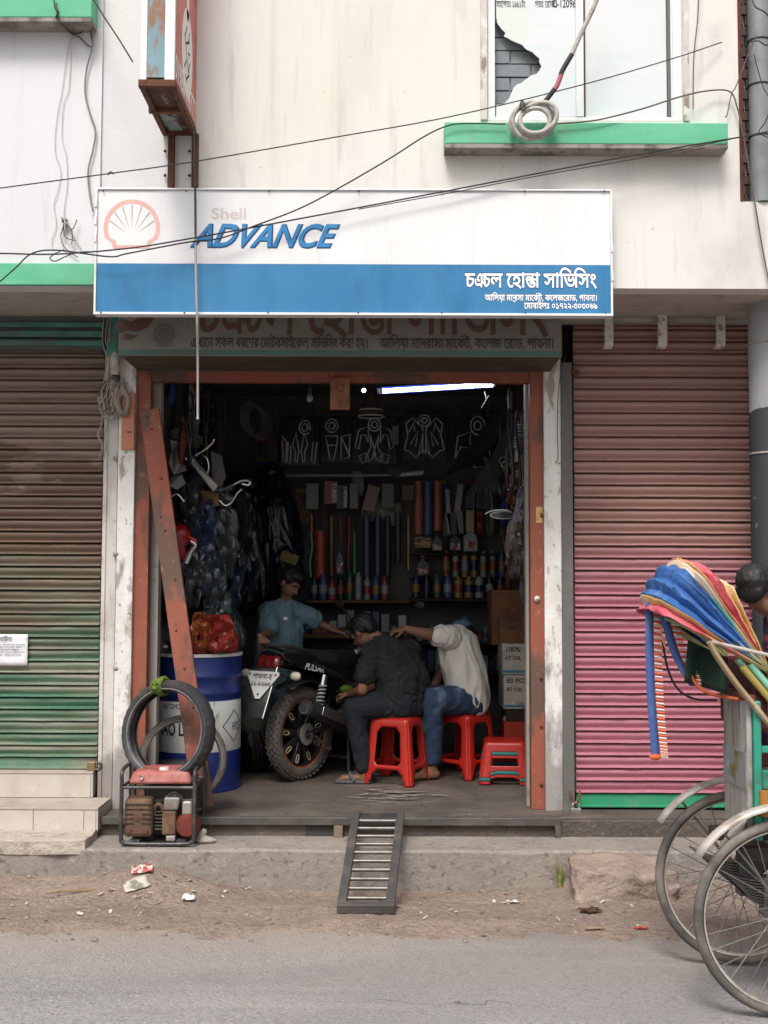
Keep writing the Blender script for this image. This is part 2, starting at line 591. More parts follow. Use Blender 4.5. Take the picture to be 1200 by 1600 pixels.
white_metal = M('white_frame', (0.704,0.704,0.704), .45, layers=[L((0.528,0.510,0.493), 8, .58, .8, f=.4)])
int_wall = M('dingy_wall', (.11,.108,.10), .9, layers=[L((.06,.06,.055), 1.5, .4, .7, f=.8), L((.17,.165,.15), 5, .55, .8, f=.4)], bump=(20,.2,.01))  # dingy grey darkened further, standing in for blocked low daylight
brick_m = M('slate_brick', (.20,.225,.24), .8, layers=[L((.27,.295,.31), 14, .5, .8, f=.6), L((.4,.42,.44), 22, .74, .78, f=.8)], bump=(60,.4,.006))
brick_dark = M('brown_brick', (.10,.075,.065), .85, layers=[L((.17,.13,.11), 14, .5, .8, f=.7)], bump=(60,.4,.006))
mortar_m = M('mortar', (.42,.44,.45), .9, bump=(50,.3,.006))

ZB = 3.235            # underside of the jutting upper floor
WY = -.75             # face of the upper floor
FZ = .227             # shop floor
# ================================================================ ground
random.seed(3)
road_m = M('dusty_asphalt', (0.297,0.281,0.277), .9, layers=[
    L((0.376,0.356,0.350), 1.3, .4, .7, (.35,1,1), f=.7), L((0.185,0.176,0.172), 60, .50, .70, f=.75, det=3), L((0.554,0.528,0.515), 70, .60, .74, f=.8, det=2, seed=4),
    L((0.356,0.310,0.280), 2.0, .30, .62, (.3,1,1), f=.9, yr=(-2.9,-1.35)), L((0.330,0.275,0.238), 9, .25, .7, (.25,1,1), f=.85, seed=7, yr=(-2.25,-1.5)), L((.17,.158,.152), 3.2, .56, .70, (.12,1,1), f=.55, seed=15), L((.24,.226,.22), .9, .52, .60, (.5,1,1), f=.5, seed=25), L((.42,.39,.37), 2.4, .58, .70, (.08,1,1), f=.5, seed=35), L((.17,.16,.155), 45, .54, .62, f=.3, det=4, seed=41), L((.44,.42,.41), 50, .59, .66, f=.3, det=4, seed=44)], bump=(75,.9,.02), cracks=(.6, .004, (.10,.095,.09), .60))
mb = MB()
nx, ny = 60, 24
rows = []
for j in range(ny+1):
    y = -14 + (14-1.5)*j/ny if j else -60
    rows.append([Vector((-60 if i == 0 else 60 if i == nx else -9+18*i/nx, y, .008*noise.noise(Vector((i*.4, y*1.3, 0))) if 0 < i < nx and j else 0)) for i in range(nx+1)])
mb.loft(rows)
structure(mb.build('road', road_m, smooth=True))
dirt_m = M('dirt', (0.283,0.214,0.172), .95, layers=[
    L((0.373,0.290,0.237), 2.2, .42, .7, f=.8), L((0.172,0.131,0.106), 7, .52, .75, f=.75), L((0.428,0.352,0.297), 26, .58, .72, f=.6), L((0.152,0.124,0.103), 55, .6, .72, f=.6, seed=3), L((0.497,0.428,0.373), 90, .62, .70, f=.6, det=2, seed=6), L((.15,.113,.092), 24, .55, .63, f=.4, det=4, seed=51), L((.40,.33,.28), 34, .60, .66, f=.35, det=4, seed=54)], bump=(34,1.0,.04))
def dirt_z(x, y):
    t = min(1, max(0, (-y-.55)/1.0))
    z = -.10 + .115*t**1.3
    if t >= 1: z = .015 - .10*(-y-1.55)
    z += .018*noise.noise(Vector((x*1.1, y*1.6, 1))) + .012*noise.noise(Vector((x*3.1, y*3.6, 4))) + .007*noise.noise(Vector((x*9, y*9, 2))) + .0055*noise.noise(Vector((x*23, y*23, 2))) + .004*max(0, noise.noise(Vector((x*48, y*48, 5))))
    z += .135*math.exp(-((x+1.25)/.42)**2 - ((y+.78)/.24)**2)
    z += .10*math.exp(-((x+2.35)/.8)**2 - ((y+.62)/.22)**2)
    z += .07*math.exp(-((x-1.5)/.6)**2 - ((y+.72)/.22)**2)
    z += .03*math.exp(-((x+.2)/.5)**2 - ((y+1.15)/.2)**2)
    return z
mb = MB()
rows = []
dxs = [-5.5, -4.5, -3.8] + [-3.2+6.4*i/520 for i in range(521)] + [3.8, 4.5, 5.5]
for j in range(111):
    y = -1.85 + (1.85-.5)*j/110
    rows.append([Vector((x_, y, dirt_z(x_, y))) for x_ in dxs])
mb.loft(rows)
structure(mb.build('dirt_verge', dirt_m, smooth=80))
# kerb with a worn lip
mb = MB()
xs = [-5.5+11*i/160 for i in range(161)]
prof = []
def krow(x):
    n1, n2 = noise.noise(Vector((x*2.2, 3, 1))), noise.noise(Vector((x*7, 1, 5)))
    yf = -.585 + .012*n1 + .012*n2
    zt = .121 + .006*n1
    ch = .012 + .022*max(0, n2)
    return [Vector((x, yf-.012, -.5)), Vector((x, yf-.004, zt-.09)), Vector((x, yf, zt-ch)), Vector((x, yf+ch*1.2, zt)), Vector((x, -.42, zt+.004*n2)), Vector((x, -.2, .124))]
mb.loft([krow(x) for x in xs])
structure(mb.build('kerb', kerb_m, smooth=35))
# shop floor slab
mb = MB()
rows = []
for j in range(25):
    y = -.24 + 3.3*j/24
    rows.append([Vector((-1.72+5.2*i/60, y, FZ+.006*noise.noise(Vector((i*.35, y*3, 0))))) for i in range(61)])
for r in (rows[0],):
    mb.loft([[v + Vector((0, .002, -.6)) for v in r], [v + Vector((0, -.004, -.012)) for v in r], [v + Vector((0, .006, 0)) for v in r]])
mb.loft(rows)
mb.loft([[rows[j][0] + Vector((0,0,-.6)) for j in range(25)], [rows[j][0] for j in range(25)]])
flo = structure(mb.build('shop_floor', floor_m, smooth=40))
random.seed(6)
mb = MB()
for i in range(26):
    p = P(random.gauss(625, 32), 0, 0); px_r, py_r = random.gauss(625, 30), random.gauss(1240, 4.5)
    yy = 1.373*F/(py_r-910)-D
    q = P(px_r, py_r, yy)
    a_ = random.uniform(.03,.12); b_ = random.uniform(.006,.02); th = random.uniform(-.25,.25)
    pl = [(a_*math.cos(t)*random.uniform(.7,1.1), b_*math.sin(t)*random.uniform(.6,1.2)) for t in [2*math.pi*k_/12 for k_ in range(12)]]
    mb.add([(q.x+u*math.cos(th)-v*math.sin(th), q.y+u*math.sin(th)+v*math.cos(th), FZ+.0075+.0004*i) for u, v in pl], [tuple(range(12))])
props(mb.build('pale_smear', M('chalk_dust', (.30,.26,.225), .95, layers=[L((.16,.135,.115), 25, .48, .6)]), flo), kind='stuff')  # pale flat patches on the front of the shop floor

# ================================================================ shop interior shell
xl, xr_ = -1.47, 1.06
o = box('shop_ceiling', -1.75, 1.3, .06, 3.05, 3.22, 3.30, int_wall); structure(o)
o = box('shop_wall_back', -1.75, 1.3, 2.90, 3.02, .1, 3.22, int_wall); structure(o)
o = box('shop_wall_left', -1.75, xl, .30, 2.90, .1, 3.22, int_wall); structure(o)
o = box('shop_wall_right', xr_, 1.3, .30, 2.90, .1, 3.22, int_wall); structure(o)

# ================================================================ the building
bld = thing('shop_building', 'white plastered two-storey building with green ledges and a jutting upper floor', 'building', (0, .2, 0))
xw0, xw1 = X(763, WY), X(1076, WY)
zw0, zw1 = Z(188, WY), 5.5
xs0 = X(146, WY)
xrec = X(1166, WY); zrec = Z(315, WY, 1180); xrec1 = 2.45
mb = MB()
ZT = 6.3
def wallpiece(x0, x1, z0, z1, y=WY):
    mb.box(x0, x1, y, WY+.13, z0, z1)
wallpiece(xs0, xw0, ZB, ZT); wallpiece(xw1, xrec, ZB, ZT); wallpiece(xw0, xw1, ZB, zw0); wallpiece(xw0, xw1, zw1, ZT)
wallpiece(xrec, xrec1, ZB, zrec); wallpiece(xrec1, 3.6, ZB, ZT)
mb.build('upper_wall', plaster, bld)
mb = MB(); mb.box(-3.6, xs0, WY-.02, WY+.13, ZB, ZT)
mb.build('side_wall', M('cool_plaster', (0.636,0.632,0.649), .85, layers=[L((0.447,0.413,0.378), 5, .585, .75, (1.6,1,.06), f=.45, seed=21), L((0.533,0.516,0.516), 2.2, .50, .8, (1,1,.3), f=.6), L((0.387,0.361,0.344), 14, .60, .8, (1,1,.12), f=.4), L((0.284,0.232,0.198), 26, .70, .76, f=.6)], bump=(30,.12,.006)), bld)
mb = MB(); mb.box(xs0+.004, X(254, WY), WY-.004, WY+.02, ZB+.01, ZT-.01)
mb.build('wall_patch', plaster_grey, bld)
mb = MB(); mb.box(-3.6, 3.6, WY+.13, .30, ZB, ZB+.1); mb.build('soffit', soffit_m, bld)
mb = MB(); mb.box(-3.7, 3.7, WY-.1, 3.1, ZT, ZT+.15); mb.build('roof_slab', concrete, bld)
mb = MB(); mb.box(-3.6, -3.48, WY+.13, 3.0, 0, ZT).box(3.48, 3.6, WY+.13, 3.0, 0, ZT).box(-3.48, 3.48, 3.03, 3.15, 0, ZT); mb.build('outer_wall', plaster, bld)
# green bands and ledges
def ledge(x0, x1, z0, z1, y, nm='ledge'):
    m_ = MB().box(x0, x1, y, WY-.0, z0+.022, z1); o_ = m_.build(nm, green_paint, bld, bevel=.006)
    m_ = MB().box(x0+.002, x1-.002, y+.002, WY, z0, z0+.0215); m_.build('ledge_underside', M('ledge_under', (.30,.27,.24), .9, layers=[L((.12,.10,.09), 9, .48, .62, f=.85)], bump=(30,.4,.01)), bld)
a, b = P(695, 190, -.875), P(1138, 222, -.875)
ledge(a.x, b.x, P(900, 231, -.875).z, P(900, 191, -.875).z, -.875)
b = P(143, 30, -.9)
ledge(-3.6, b.x, Z(33, -.9, 70), Z(-60, -.9, 70), -.9)
MB().box(-3.6, X(142, WY-.04), WY-.05, WY-.02, Z(445, WY-.05, 70), Z(411, WY-.05, 70)).build('painted_band', green_paint, bld, bevel=.004)
# grime crust under the ledges
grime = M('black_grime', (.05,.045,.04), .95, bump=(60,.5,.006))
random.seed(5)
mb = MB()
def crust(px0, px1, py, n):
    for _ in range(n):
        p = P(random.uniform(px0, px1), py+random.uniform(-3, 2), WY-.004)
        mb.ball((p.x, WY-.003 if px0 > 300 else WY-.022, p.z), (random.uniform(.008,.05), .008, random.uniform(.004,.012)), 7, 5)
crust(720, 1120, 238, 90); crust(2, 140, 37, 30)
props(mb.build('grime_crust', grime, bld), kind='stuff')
# pillars and door frame (ground floor)
def pil(x0p, x1p, y0, y1, mat, name, z0=FZ, z1=ZB, bev=.004):
    return MB().box(X(x0p, y0), X(x1p, y0), y0, y1, z0-.02, z1).build(name, mat, bld, bevel=bev)
pil(181, 207, 0.0, .30, white_strip, 'pillar')
pil(851, 878, 0.0, .30, white_strip, 'pillar')
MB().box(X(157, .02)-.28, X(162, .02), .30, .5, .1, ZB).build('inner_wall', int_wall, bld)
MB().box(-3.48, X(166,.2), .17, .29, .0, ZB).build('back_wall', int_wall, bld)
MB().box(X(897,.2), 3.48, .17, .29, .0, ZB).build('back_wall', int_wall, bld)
# round column at the far end
cm = M('column_paint', (.28,.285,.29), .7, layers=[L((.25,.25,.25), 5, .5, .75, (1,1,.4), f=.6), L((.50,.49,.47), 14, .64, .72, f=.7),
    L((.035,.04,.045), 8, .50, .53, f=1, seed=2, zr=(2.66,2.56)), L((.55,.55,.54), 16, .70, .74, (1,1,.6), f=.9, seed=9)], bump=(25,.3,.01))
cx = X(1206, -.38)
MB().lathe([(.112, 0.1), (.112, ZB)], 32, Matrix.Translation((cx, -.38, 0))).build('column', cm, bld, smooth=True)
for py in (532, 706):
    MB().lathe([(.112, -.006), (.118, -.004), (.118, .004), (.112, .006)], 32, Matrix.Translation((cx, -.38, Z(py, -.49, 1200)))).build('column_ring', concrete, bld, smooth=True)
# recess with brickwork beside the drain pipe
MB().box(xrec, xrec1, WY+.125, WY+.16, zrec, ZT).build('recess_back', mortar_m, bld)
MB().box(xrec+.001, xrec+.02, WY-.003, WY+.12, zrec+.001, ZT).build('recess_reveal', M('red_reveal', '#5a2a26', .8, layers=[L('#3a2420', 12, .5, .7)]), bld)
random.seed(2)
def bricks(parent, x0, x1, z0, z1, y, mat, bw=.20, bh=.085, gap=.012, dep=.03):
    me = MB().box(0, bw-gap, 0, dep, 0, bh-gap).mesh('brick', mat)
    r = 0
    z = z0
    while z < z1-.03:
        x = x0 - (bw/2 if r % 2 else 0)
        while x < x1-.02:
            xa, xb = max(x, x0), min(x+bw-gap, x1)
            if xb-xa > .02:
                o_ = bpy.data.objects.new('brick', me); col.objects.link(o_)
                o_.parent = parent
                o_.location = Vector((xa, y+random.uniform(-.004, .003), z)) - parent.location
                o_.scale = ((xb-xa)/(bw-gap), 1, min(1, (z1-z)/(bh-gap)))
            x += bw
        z += bh
        r += 1
bricks(bld, xrec+.02, xrec+.30, zrec+.01, 5.4, WY+.10, brick_dark, .11, .062, .01, .03)
# ================================================================ window with its broken pane
win = bpy.data.objects.new('window', None); col.objects.link(win); win.parent = bld; win.matrix_parent_inverse = pinv(bld)
winy = WY+.03
frame = MB()
fx = [X(p, winy) for p in (763, 775, 905, 917, 1052, 1076)]
zb0, zb1 = Z(189, winy), Z(183, winy)
frame.box(fx[0], fx[1], winy-.015, winy+.04, zb0, zw1).box(fx[4]+.028, fx[5], winy-.015, winy+.04, zb0, zw1)
frame.box(fx[1], fx[4]+.028, winy-.015, winy+.04, zb0, zb1).box(fx[1], fx[4]+.028, winy-.015, winy+.04, zw1-.05, zw1)
def part_in(o_, par):  # (keeps world placement)
    return o_
frame.build('frame', white_metal, bld, bevel=.003).parent = win
MB().box(fx[2], fx[3], winy-.02, winy+.03, zb1, zw1-.05).build('mullion', white_metal, win, bevel=.003)
MB().box(fx[4], fx[4]+.018, winy-.006, winy+.03, zb1, zw1-.05).build('sash_edge', M('grey_seal', (.12,.12,.12), .6), win)
MB().box(fx[4]+.018, fx[4]+.0275, winy-.012, winy+.03, zb1, zw1-.05).build('sash_stile', white_metal, win, bevel=.002)
# wooden edge trims of the opening
trim = M('chipped_trim', (.55,.51,.48), .8, layers=[L((.25,.18,.15), 16, .55, .62, (1,1,.3), f=.9), L((.75,.74,.72), 9, .55, .65, f=.8)], bump=(30,.4,.01))
MB().box(X(752, WY), X(762.5, WY), WY-.02, WY+.02, Z(188, WY), zw1).build('trim', trim, win)
MB().box(X(1077, WY), X(1086, WY), WY-.012, WY+.02, Z(188, WY), zw1).build('trim', trim, win)
pane_m = M('frosted_pane', (.60,.635,.655), .25, spec=.5, layers=[L((.66,.66,.67), 2, .4, .65, f=.8), L((.42,.56,.65), 3.5, .56, .70, (.5,1,2.2), f=.55, seed=3), L((.58,.61,.42), 1.6, .47, .72, (1,1,.3), f=.6, seed=6)])
MB().box(fx[3]+.012, fx[4]-.003, winy+.004, winy+.010, zb1+.006, zw1-.05).build('pane', pane_m, win)
MB().box(fx[3], fx[3]+.011, winy-.008, winy+.02, zb1, zw1-.05).build('gasket', M('rust_red_gasket', '#4a2622', .7), win)
# broken pane: outline of what is left of the glass
hole = [(774,20),(776,30),(781,42),(788,50),(787,57),(800,64),(815,70),(832,82),(843,92),(846,104),(838,116),(822,124),(808,132),(801,141),(796,153),(788,162),(774,164)]
random.seed(8)
hole = [q for a_, b_ in zip(hole, hole[1:]+[hole[-1]]) for q in (a_, ((a_[0]+b_[0])/2+random.uniform(-2.2,2.2), (a_[1]+b_[1])/2+random.uniform(-2.2,2.2)))][:-1]
loop = [(904.5, -180), (904.5, 182.3), (775.2, 182.3)] + [(max(775.2, x_), y_) for x_, y_ in reversed(hole)] + [(775.2, -180)]
pts = [P(x_, y_, winy+.008) for x_, y_ in loop]
n_ = len(pts)
tri = geometry.tessellate_polygon([[Vector((p.x, p.z, 0)) for p in pts]])
mb = MB()
vs = [(p.x, winy+.005, p.z) for p in pts] + [(p.x, winy+.011, p.z) for p in pts]
fs = [tuple(t) for t in tri] + [tuple(reversed([i+n_ for i in t])) for t in tri] + [(i, (i+1) % n_, n_+(i+1) % n_, n_+i) for i in range(n_)]
mb.add(vs, fs)
pl = mb.build('broken_pane', pane_m, win)
pl['label'] = 'broken frosted pane with a jagged hole'
ink = M('black_print', (.03,.03,.035), .6)
mb = MB()
pz = Z(10, winy+.004)
lettering(mb, ['স', 'হািপতঃ ১৯৯১ইং'], facing((X(778, winy), winy+.004, Z(11, winy, 778))), .058, .012, width=.165)
lettering(mb, 'গভঃ েরিজঃ', facing((X(840, winy), winy+.004, Z(11, winy, 840))), .058, .012, width=.128)
lettering(mb, 'C-120964', facing((X(868, winy), winy+.004, Z(11, winy, 868))), .068, .016, width=.155)
mb.build('lettering', ink, win)
MB().box(fx[3]-.02, fx[4]+.05, winy+.06, winy+.08, zw0-.05, zw1).box(fx[0]-.05, fx[2]+.02, winy+.075, winy+.09, zw0-.05, zw1).build('mortar_wall', mortar_m, win)
bw_ = bpy.data.objects.new('brick_infill', None); col.objects.link(bw_); bw_.parent = bld; bw_.location = (0, 0, 0)
bw_.matrix_parent_inverse = pinv(bld)
bricks(bw_, fx[1]-.02, fx[2]+.01, zw0-.02, Z(5, winy), winy+.055, brick_m, .235, .078, .009, .03)
# ================================================================ roller shutters
def slat_mesh(w, pitch, mat, sd=0):
    pr = [(-.003, 0), (-.020, .001), (-.025, .005), (-.024, .011), (-.012, .0145), (-.004, .017), (-.004, .020), (-.010, .030), (-.015, .042), (-.017, .054), (-.014, .063), (-.006, pitch-.005), (-.001, pitch-.002), (.006, pitch), (.006, 0)]
    mb = MB()
    n = 24
    mb.loft([[Vector((w*i/n, y*1.45+.0022*noise.noise(Vector((i*.45, z*9, w+sd*7)))-.007*max(0, noise.noise(Vector((i*.3, sd*3.1, w)))-.35), z+.0016*noise.noise(Vector((i*.35, sd*5, 2))))) for y, z in pr] for i in range(n+1)], True)
    return mb.mesh('slat', mat, smooth=50)
def shutter(name, label, x0, x1, z0, z1, y, pitch, mat, bar_mat, bar_h, group, seed):
    random.seed(seed)
    t = thing(name, label, 'roller shutter', ((x0+x1)/2, y, z0), group)
    mes = [slat_mesh(x1-x0, pitch, mat, v) for v in range(6)]
    z = z0+bar_h+.006
    while z < z1:
        o_ = bpy.data.objects.new('slat', random.choice(mes)); col.objects.link(o_); o_.parent = t
        o_.location = Vector((x0, y+random.uniform(-.002,.002), z)) - t.location
        o_.rotation_euler = (R(random.uniform(-.8,.8)), R(random.uniform(-.05,.05)), 0)
        z += pitch
    MB().box(x0, x1, y-.02, y+.015, z0+.004, z0+bar_h).box(x0, x1, y-.035, y-.02, z0+.006, z0+.022).build('bottom_bar', bar_mat, t, bevel=.004)
    return t
left_m = M('green_brown_shutter', '#48725a', .55, layers=[
    L('#979081', 2.2, .40, .60, (.3,1,5), f=.88, seed=2),
    L('#6b5446', 1.8, .36, .66, (.5,1,2.2), f=.95, seed=4, zr=(.55,2.3)), L('#a08d80', 2.6, .58, .60, (.45,1,1.1), f=.45, seed=12, zr=(1.2,3.2)),
    L('#4a382f', 9, .52, .75, (.25,1,3), f=.6, seed=7), L('#2a2422', 30, .66, .78, (.4,1,1), f=.5)], bump=(60,.15,.004), spec=.4)
pink_m = M('pink_shutter', '#a96e7b', .55, layers=[
    L('#c48e9c', 5, .5, .8, (.25,1,3), f=.5, seed=2),
    L('#9c7c70', 1.3, .30, .66, (.3,1,2.4), f=.88, seed=5, zr=(.9,2.6)), L('#8a5a5c', 4, .56, .76, (.2,1,4), f=.35, seed=8),
    L('#7d6a5c', 7, .62, .78, (.2,1,3), f=.55, seed=9), L('#3c2b28', 34, .70, .78, (.4,1,1), f=.5)], bump=(60,.15,.004), spec=.4)
bar_green = M('bar_green', '#2f8a63', .6, layers=[L('#5f8f78', 6, .5, .7, f=.6), L('#7a6a5c', 14, .58, .7, f=.8), L('#3b2a22', 30, .68, .76, f=.7)], bump=(40,.2,.005))
bar_dull = M('bar_dull_green', '#5f7f6a', .65, layers=[L('#8d8678', 5, .45, .65, f=.8), L('#3a7d5a', 10, .6, .75, f=.7), L('#4a3a30', 22, .64, .75, f=.7)], bump=(40,.2,.005))
LY = .09
lsh = shutter('roller_shutter', 'dusty brown roller shutter fading to green near the tiled steps', -3.3, X(158.5, LY), Z(1202, LY, 80), 3.18, LY, .0728, left_m, bar_dull, .072, None, 4)
psh = shutter('roller_shutter', 'pink roller shutter with a green bottom bar beside the round column', X(897.5, .06), X(1171, .06)+.02, Z(1262, .06, 1000), 3.2, .06, .0752, pink_m, bar_green, .085, None, 6)
x1p = X(1171, .06)+.02
# guide channels
gr = thing('guide_channel', 'worn pale guide channel at the edge of the brown and green shutter', 'channel', (X(170, .02), .02, .2))
MB().box(X(158, .02), X(164, .02), .02, .06, .2, ZB).box(X(164, .03), X(180, .02), .03, .16, .12, ZB).build('channel', grey_strip, gr, bevel=.003)
for py in (715, 1045, 866):
    p = P(181, py, .0); MB().ball((p.x, .012, p.z), (.022,.02,.016), 9, 6).build('mortar_lump', concrete, gr, smooth=True)
gr = thing('guide_channel', 'dark steel guide channel beside the pink shutter', 'channel', (X(888, -.01), -.01, FZ))
MB().box(X(878.5, -.012), X(896, -.012), -.012, .10, FZ-.01, Z(566, -.012, 888)).build('channel', dark_steel, gr, bevel=.003)
MB().box(X(896, -.03), X(907, -.03), -.03, .02, Z(584,-.03,900), Z(577,-.03,900)).build('hasp', rust, gr)
gr = thing('guide_channel', 'brown edge channel between the pink shutter and the round column', 'channel', (x1p, 0, FZ))
MB().box(x1p, x1p+.05, .0, .12, FZ-.01, ZB).build('channel', M('brown_channel', '#6a5a4e', .7, layers=[L('#8a7666', 8, .5, .7)]), gr, bevel=.003)
# shutter box above the brown shutter
hb = thing('shutter_box', 'teal ribbed shutter box above the brown shutter', 'shutter box', (-2.4, -.05, 2.9))
teal = M('teal_faded', '#4f8a80', .6, layers=[L('#35564e', 6, .45, .7, (.3,1,1), f=.8), L('#6a4a3e', 7, .55, .7, (.3,1,1), f=.85, seed=5), L('#2a2624', 20, .62, .74, f=.7)], bump=(40,.2,.005))
for i, (py, hh) in enumerate(((506, 8), (520, 10), (535, 9))):
    MB().box(-3.3, X(157, -.04), -.06-.012*i, .04, Z(py+hh-3, -.06, 80), Z(py-3, -.06, 80)).build('rib', teal, hb, bevel=.006)
MB().box(-3.3, X(157,-.03), -.03, .05, Z(545,-.03,80), Z(490,-.03,80)).build('panel', dark_steel, hb)
MB().box(X(160,-.1), X(177,-.1), -.10, .03, Z(556,-.1,168), Z(495,-.1,168)).build('side_plate', teal, hb, bevel=.003)
# beam box over pink shutter + three hooks
MB().box(X(880,-.04), x1p+.05, -.045, .04, Z(503,-.04,1000), ZB-.002).build('shutter_lintel', soffit_m, bld)
hook_m = M('chipped_white_hook', (.62,.59,.53), .75, layers=[L((.25,.2,.17), 22, .56, .64, f=.9)], bump=(40,.3,.006))
for k, (px, lab) in enumerate(((951, 'the main signboard'), (1035, ''), (1126, 'the round column'))):
    a, b = P(px-7, 508, -.09), P(px+7, 543, -.09)
    mb = MB()
    prof = [(0, a.z-b.z+.06), (.0, .03), (.012, .008), (.035, 0), (.075, .0), (.075, .022), (.045, .022), (.030, .04), (.030, a.z-b.z+.06)]
    mt = Matrix(((0,0,1,(a.x+b.x)/2), (1,0,0,-.105), (0,1,0,b.z), (0,0,0,1)))
    mb.prism([(p_[0], p_[1]) for p_ in prof], mt, b.x-a.x)
    lab2 = ('chipped white hook over the pink shutter, nearest to '+lab) if lab else 'chipped white hook over the middle of the pink shutter'
    single(mb.build('shutter_hook', hook_m, bevel=.003), lab2, 'hook', 'hooks over the pink shutter')
# ================================================================ door frame and rolled shutter box of the open shop
df = thing('door_frame', 'red oxide steel frame round the open workshop doorway', 'door frame', (X(528), .03, FZ))
MB().box(X(208,.03), X(231,.03), .03, .12, FZ, Z(580,.03)).build('jamb', red_steel, df, bevel=.003)
MB().box(X(829,.03), X(850,.03), .03, .12, FZ, Z(580,.03)).build('jamb', red_steel, df, bevel=.003)
MB().box(X(231,.04), X(829,.04), .04, .11, Z(597,.04), Z(579,.04)).build('lintel', red_steel, df, bevel=.003)
grey_steel = M('grey_channel', (.30,.28,.25), .6, layers=[L((.42,.38,.33), 6, .5, .75, (1,1,.3), f=.6), L((.16,.13,.11), 12, .58, .7, f=.7)])
MB().box(X(233,.13), X(247.5,.13), .13, .22, FZ, Z(597,.13)).build('inner_guide', grey_steel, df, bevel=.003)
MB().box(X(822,.13), X(829,.13), .13, .22, FZ, Z(597,.13)).build('inner_guide', grey_steel, df, bevel=.003)
for py, y_ in ((806, 0), (936, 1), (1060, 0), (1226, 0), (1135, 0)):
    p = P(846 if not y_ else 839, py, .026)
    MB().ball(p, .011 if not y_ else .02, 8, 6).build('bolt', hook_m if y_ else rust, df, smooth=True)
st_ = MB().box(X(838,.027), X(848,.027), .0265, .03, Z(817,.03,843), Z(792,.03,843)).build('sticker', M('yellow_sticker', '#c9a46a', .6, layers=[L('#8c4a2a', 30, .5, .6)]), df)
sb = thing('shutter_box', 'brown steel box of the rolled-up shutter over the workshop doorway', 'shutter box', (X(528), -.2, 2.9))
box_m = M('brown_box', '#4d4339', .7, layers=[L('#39322c', 5, .45, .7), L('#6a5c4c', 12, .55, .7, (.3,1,1), f=.6)])
zb_ = Z(557.5, -.45, 528)
MB().box(X(182,-.45), X(879,-.45), -.45, .02, zb_, ZB-.003).build('casing', box_m, sb, bevel=.004)
MB().box(X(205,-.02), X(852,-.02), .0205, .0395, Z(581,.02), ZB-.003).build('back_plate', dark_steel, sb)
# ================================================================ old painted signboard on the box
os_ = thing('old_signboard', 'faded grey painted signboard with red and black lettering, half hidden by the big sign', 'signboard', (X(528), -.47, 2.9))
old_m = M('faded_board', (.21,.20,.175), .7, layers=[L((.15,.135,.12), 3, .42, .7, f=.8), L((.27,.265,.245), 6, .55, .75, (.4,1,1), f=.5), L((.08,.07,.06), 18, .62, .72, f=.6)])
ox0, ox1 = X(178,-.47), X(880,-.47)
oz0, oz1 = Z(556.5,-.47,528), Z(470,-.47,528)
MB().box(ox0, ox1, -.47, -.455, oz0, oz1).build('board', old_m, os_)
MB().box(ox0, ox1, -.4735, -.4705, oz0+.004, Z(548,-.47,528)).build('teal_stripe', M('old_teal', '#48736a', .7, layers=[L('#58645a', 4, .42, .65, (.4,1,1), f=.9)]), os_)
faded_red = M('faded_red_print', '#64423b', .7, layers=[L('#574a43', 4, .34, .60, f=.92)])
old_ink = M('old_black_print', (.045,.043,.04), .7, layers=[L((.12,.115,.105), 9, .55, .75, f=.8)])
mb = MB()
lettering(mb, BN_NAME, facing((X(302,-.475), -.4735, Z(521,-.475,560))), .36, .018, width=X(858,-.475)-X(302,-.475))
mb.build('lettering', faded_red, os_)
mb = MB()
lettering(mb, BN_LINE, facing((X(293,-.475), -.4735, Z(543,-.475,430))), .088, .012, width=X(574,-.475)-X(293,-.475))
lettering(mb, BN_ADDR2, facing((X(592,-.475), -.4735, Z(544,-.475,740))), .088, .012, width=X(868,-.475)-X(592,-.475))
mb.build('lettering', old_ink, os_)
# little printed wheel and rider silhouette on the left end of the old board
mb = MB()
c_ = P(256, 522, -.474)
mt = facing((c_.x, -.4735, c_.z))
for r0, r1 in ((.062, .045), (.033, .022), (.012, .0)):
    mb.lathe([(r0, 0), (r1, .0002)], 28, mt)
for k in range(6):
    a = k*math.pi/3
    mb.add([mt @ Vector((math.cos(a+d)*r_, math.sin(a+d)*r_, .0003)) for r_, d in ((.02,-.2),(.05,-.1),(.05,.1),(.02,.2))], [(0,1,2,3)])
mb.add([mt @ Vector(v) for v in ((-.05,-.066,.0002),(.06,-.066,.0002),(.06,-.07,.0002),(-.05,-.07,.0002))], [(0,1,2,3)])
mb.build('printed_wheel', M('old_grey_print', (.13,.12,.11), .7), os_)
mb = MB()
c_ = P(205, 516, -.474); mt = facing((c_.x, -.4735, c_.z))
def flat(poly, z=.0002): mb.add([mt @ Vector((x_, y_, z)) for x_, y_ in poly], [tuple(range(len(poly)))])
flat([(-.10,.03),(-.06,.07),(.0,.05),(.05,.08),(.13,.07),(.10,.02),(.04,-.01),(-.02,.0),(-.07,-.02)])
flat([(-.04,-.02),(.04,-.03),(.0,-.06),(-.05,-.05)], .0004)
mb.build('printed_motorcycle', M('old_brown_print', '#5c3f38', .7, layers=[L('#6b625a', 8, .45, .65)]), os_)
